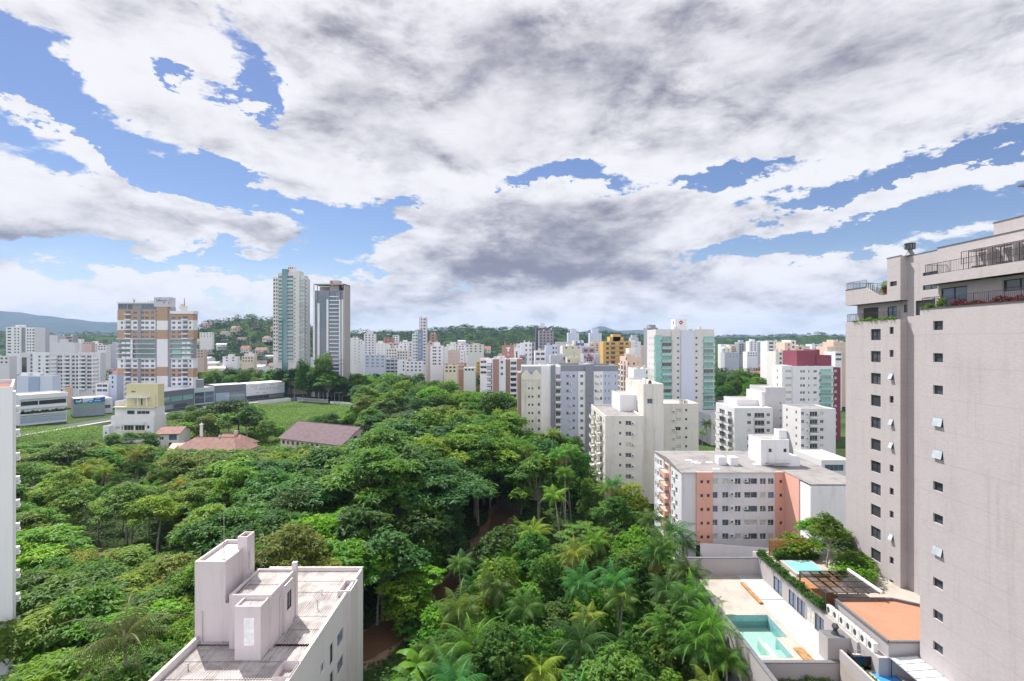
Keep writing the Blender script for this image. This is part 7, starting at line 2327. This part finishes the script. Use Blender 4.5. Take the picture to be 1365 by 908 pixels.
# yellow building, peach building
d = 330
b_ = slab('ochre yellow building with stepped gable top', 804, 841, 455, d, YEL, [(.16, 1.8), (.36, 2.6), (.66, 2.6), (.86, 1.8)], 'd', 490, depth=14, wh=1.6, roof=ROOFGREY, tops=((813.5, 832, 449, YEL), (818, 828, 445.5, YEL)))
for k in range(7):
    for f in (.36, .66): b_.bal((X(804 + 37 * f, d), d, Z(455, d) - 3.0 - 3 * k), 'F', 3.4, 1.2, .9, (YEL, METAL), 'half')
b_.done()
d = 262
b_ = Bld('apartment_building', 'peach and cream building with side balconies before the ochre one', (X(836, d), d))
zt = Z(476, d)
b_.block(X(836, d), X(855.5, d), d, d + 18, 0, zt, PEACH, par=.4, F=holes([(X(838, d), .6), (X(845, d), .8)], [(zt - 4 - 2.9 * k, zt - 2.8 - 2.9 * k) for k in range(10)], 'd1'), L=holes([(d + 6, 3.5), (d + 13, 3.5)], [(zt - 4.2 - 2.9 * k, zt - 2.5 - 2.9 * k) for k in range(10)], 'door'))
for k in range(10): b_.bal((X(836, d), d + 6, zt - 4.4 - 2.9 * k), 'L', 4.5, 1.4, .9, (CLEANW, METAL), 'half'); b_.bal((X(836, d), d + 13, zt - 4.4 - 2.9 * k), 'L', 4.5, 1.4, .9, (CLEANW, METAL), 'half')
b_.block(X(841, d), X(850, d), d + 5, d + 12, zt - .5, Z(464.5, d), HW, part='stair_core', par=.2); b_.block(X(836, d) - .5, X(842, d), d + .4, d + 4, zt - .5, zt + 1.6, PEACH, part='penthouse', par=.2); b_.done()
e = tag(empty('antenna_mast', (X(1030, 425), 425, Z(453.5, 425))), 'thin antenna mast on the blue and white tower', 'antenna'); g = G(); g.tube((0, 0, -.3), (0, 0, 6), .12, .06, 5); g.build('mast', DARKMETAL, e); g = G(); g.tube((-.8, 0, 4.6), (.8, 0, 4.6), .05, .05, 4); g.tube((-.6, 0, 3.6), (.6, 0, 3.6), .05, .05, 4); g.build('cross_arms', DARKMETAL, e)
e = tag(empty('antenna_mast', (X(1056.5, 352), 352, Z(453.5, 352))), 'taller antenna mast on the cream block beside the peach stair tower', 'antenna'); g = G(); g.tube((0, 0, -.3), (0, 0, 6), .14, .06, 5); g.build('mast', DARKMETAL, e); g = G(); g.tube((-1, 0, 3.6), (1, 0, 3.6), .06, .06, 4); g.tube((-.8, 0, 2.2), (.8, 0, 2.2), .1, .1, 4); g.build('cross_arms', DARKMETAL, e)

rr = random.Random(91)
FARC = [(CLEANW, 'white'), (ABW, 'lilac grey'), (HW, 'cream white'), (PEACH, 'peach'), (GREYB, 'blue grey')]
for (p0, p1, dmin, dmax, n, where) in ((468, 640, 540, 900, 20, 'in the city centre'), (690, 860, 420, 800, 18, 'under the dark hill right of centre'), (930, 1125, 520, 950, 14, 'in the distance at right'), (40, 156, 560, 950, 10, 'in the distance at far left'), (262, 362, 520, 700, 3, 'below the slope left of the glass towers')):
    got = []
    for i in range(n):
        d = rr.uniform(dmin, dmax); px = p0 + (p1 - p0) * (i + rr.uniform(.1, .9)) / n
        w = rr.uniform(10, 18) / d * F; ci = rr.randrange(5) if rr.random() > .45 else 0
        py = rr.uniform(453.5, 466) if p0 != 262 else rr.uniform(466, 476)
        b_ = slab('x', px - w / 2, px + w / 2, py, d, FARC[ci][0], rr.choice([C2, C3]), rr.choice(['d', 'c', 'd']), Z(0, 1) and py + rr.uniform(9, 16), tops=(((px - w * .2, px + w * .25, py - rr.uniform(1.5, 3), None),) if rr.random() < .7 else ()), roof=rr.choice([ROOFPALE, ROOFGREY, REDR]))
        b_.done(); got.append((px, ci, b_.root))
    cells = {}
    for px, ci, o in got: cells.setdefault(ci, []).append((px, o))
    for ci, lst in cells.items():
        lst.sort(key=lambda t: t[0])
        for i, (_, o) in enumerate(lst): o['label'] = f'{ORD[min(i, 11)]} of the small {FARC[ci][1]} blocks {where}'; o['group'] = 'small far blocks'
# small houses on the slopes, each a thing
def hmesh(roof, wall, w, dp, h, rise):
    g = G(); g.box(0, w, 0, dp, 0, h, 0, top=False); m_ = dp / 2; e = .5
    g.poly([(0, 0, h), (0, m_, h + rise), (0, dp, h)][::-1]); g.poly([(w, 0, h), (w, dp, h), (w, m_, h + rise)])
    for k in range(3): g.box(w * (.12 + .3 * k), w * (.12 + .3 * k) + 1.3, -.03, -.003, h * .45, h * .45 + 1.3, 2)
    g.quad((-e, -e, h - .25), (w + e, -e, h - .25), (w + e, m_, h + rise + .1), (-e, m_, h + rise + .1), 1); g.quad((-e, m_, h + rise + .1), (w + e, m_, h + rise + .1), (w + e, dp + e, h - .25), (-e, dp + e, h - .25), 1)
    return g.mesh('house', [wall, roof, SHUTTER])


HM = [hmesh(r, w_, *s) for r, w_, s in ((REDR, HW, (11, 9, 5, 2.4)), (TERRA, HC, (13, 9, 6, 2.6)), (roofm('pale_roof3', (.5, .5, .5), .2), CLEANW, (12, 10, 7, 1.2)), (TERRA, HW, (9, 8, 4, 2.2)), (BROWN, HC, (12, 9, 6, 2.4)))]
spots = []
rr = random.Random(21)
ZONES = [((258, 372), 560, 1060, 36, 0, 'on the slope beside the banded tower'), ((590, 690), 560, 1150, 26, 1, 'on the wooded slope behind the centre'), ((40, 155), 520, 900, 26, None, 'far off before the mountains'),
         ((1000, 1125), 480, 900, 14, None, 'far behind the burgundy roof'), ((470, 600), 620, 1050, 16, 1, 'above the white city centre')]
def hill_z(i, x, y):
    if i is None: return 0
    rows_ = HILLS[i]
    best = 0
    for j in range(len(rows_) - 1):
        if rows_[j][0][1] <= y <= rows_[j + 1][0][1]:
            t = (y - rows_[j][0][1]) / (rows_[j + 1][0][1] - rows_[j][0][1])
            for k in range(len(rows_[j]) - 1):
                xa = rows_[j][k][0] * (1 - t) + rows_[j + 1][k][0] * t; xb = rows_[j][k + 1][0] * (1 - t) + rows_[j + 1][k + 1][0] * t
                if xa <= x <= xb:
                    s_ = (x - xa) / (xb - xa)
                    return max(0, (rows_[j][k][2] * (1 - s_) + rows_[j][k + 1][2] * s_) * (1 - t) + (rows_[j + 1][k][2] * (1 - s_) + rows_[j + 1][k + 1][2] * s_) * t)
    return 0


for (pr, d0, d1, n, hi, where) in ZONES:
    got = []
    tries = 0
    while len(got) < n and tries < 900:
        tries += 1
        d = rr.uniform(d0, d1); px = rr.uniform(*pr); x = X(px, d)
        if any((x - a) ** 2 + (d - b2) ** 2 < 26 ** 2 for a, b2 in spots): continue
        spots.append((x, d)); z = hill_z(hi, x, d)
        q = rr.randrange(5); s = rr.uniform(1.0, 1.5)
        o = link('house', HM[q], None, (x, d, max(0, z - .6)), (0, 0, rr.uniform(-.5, .5))); o.scale = (s, s, s * rr.uniform(1, 1.4))
        got.append((px, q, o))
    cells = {}
    for px, q, o in got: cells.setdefault(q, []).append((px, o))
    for q, lst in cells.items():
        lst.sort(key=lambda t: t[0]); nm = ['red roofed white houses', 'terracotta roofed cream houses', 'pale roofed white houses', 'small terracotta roofed houses', 'brown roofed cream houses'][q]
        for i, (_, o) in enumerate(lst): tag(o, f'{ORD[min(i, 11)]} of the {nm} {where}', 'house', 'small houses on the slopes')
# a few cars in the yard and along the road
def car_geo():
    g = G()
    pr = [(-2.1, .35), (-2.1, .85), (-1.3, .95), (-.75, 1.42), (.75, 1.45), (1.35, 1.0), (2.1, .85), (2.1, .35)]
    for s_ in (-1, 1):
        pts = [(x, s_ * .85 * (.88 if z > 1.1 else 1), z) for x, z in pr]
        g.poly(pts if s_ < 0 else pts[::-1])
    for (a, b2) in zip(pr, pr[1:] + pr[:1]):
        wa, wb = .85 * (.88 if a[1] > 1.1 else 1), .85 * (.88 if b2[1] > 1.1 else 1)
        g.quad((a[0], wa, a[1]), (b2[0], wb, b2[1]), (b2[0], -wb, b2[1]), (a[0], -wa, a[1]))
    return g
CARB = car_geo()
gw = G()
for x in (-1.3, 1.3):
    for y in (-.86, .66): gw.tube((x, y, .32), (x, y + .2, .32), .32, .32, 10, 0, True)
WHEEL = gw.mesh('wheels', plain('tyre', (.02, .02, .02)))
gg = G(); gg.quad((-1.25, -.78, 1.0), (1.2, -.78, 1.05), (.7, -.755, 1.38), (-.72, -.755, 1.36)); gg.quad((-1.25, .78, 1.0), (-.72, .755, 1.36), (.7, .755, 1.38), (1.2, .78, 1.05)); gg.quad((1.36, -.7, 1.04), (1.36, .7, 1.04), (.82, .66, 1.43), (.82, -.66, 1.43)); gg.quad((-1.32, .7, 1.0), (-1.32, -.7, 1.0), (-.8, -.66, 1.41), (-.8, .66, 1.41))
CGL = gg.mesh('car_windows', GL_DARK)
for i, (px, d, c, lab) in enumerate(((402, 366, (.45, .45, .48), 'silver car parked left of the pale bar fence'), (392, 372, (.05, .08, .2), 'dark blue car parked near the white facade shop'), (384, 380, (.5, .5, .5), 'white car parked below the white facade shop'))):
    e = tag(empty('parked_car', (X(px, d), d, .12), .6), lab, 'car', 'cars parked on the street')
    o = CARB.build('body', plain('car_paint_%d' % i, c, .3, .6), e); link('wheels', WHEEL, e); link('car_windows', CGL, e)

# ---------------------------------------------------------------- air
def haze_mat():
    m = bpy.data.materials.new('haze'); m.use_nodes = True; nt = m.node_tree; nt.nodes.clear()
    out = nt.nodes.new('ShaderNodeOutputMaterial'); v = nt.nodes.new('ShaderNodeVolumePrincipled')
    v.inputs['Color'].default_value = (.50, .68, 1.0, 1); v.inputs['Density'].default_value = 0.00006; v.inputs['Anisotropy'].default_value = 0.0
    nt.links.new(v.outputs[0], out.inputs['Volume'])
    return m


g = G(); g.box(-9600, 9600, -130, 11600, -1.5, 480)
tag(g.build('haze', haze_mat()), kind='stuff')

for o in SC.objects:
    lb = o.get('label')
    if lb and len(lb.split()) > 16:
        lb = lb.replace(' from left of the ', ' from left among ')
        if len(lb.split()) > 16: lb = lb.replace(' dense round ', ' round ').replace(' low round ', ' low ').replace(' small ', ' ')
        o['label'] = lb
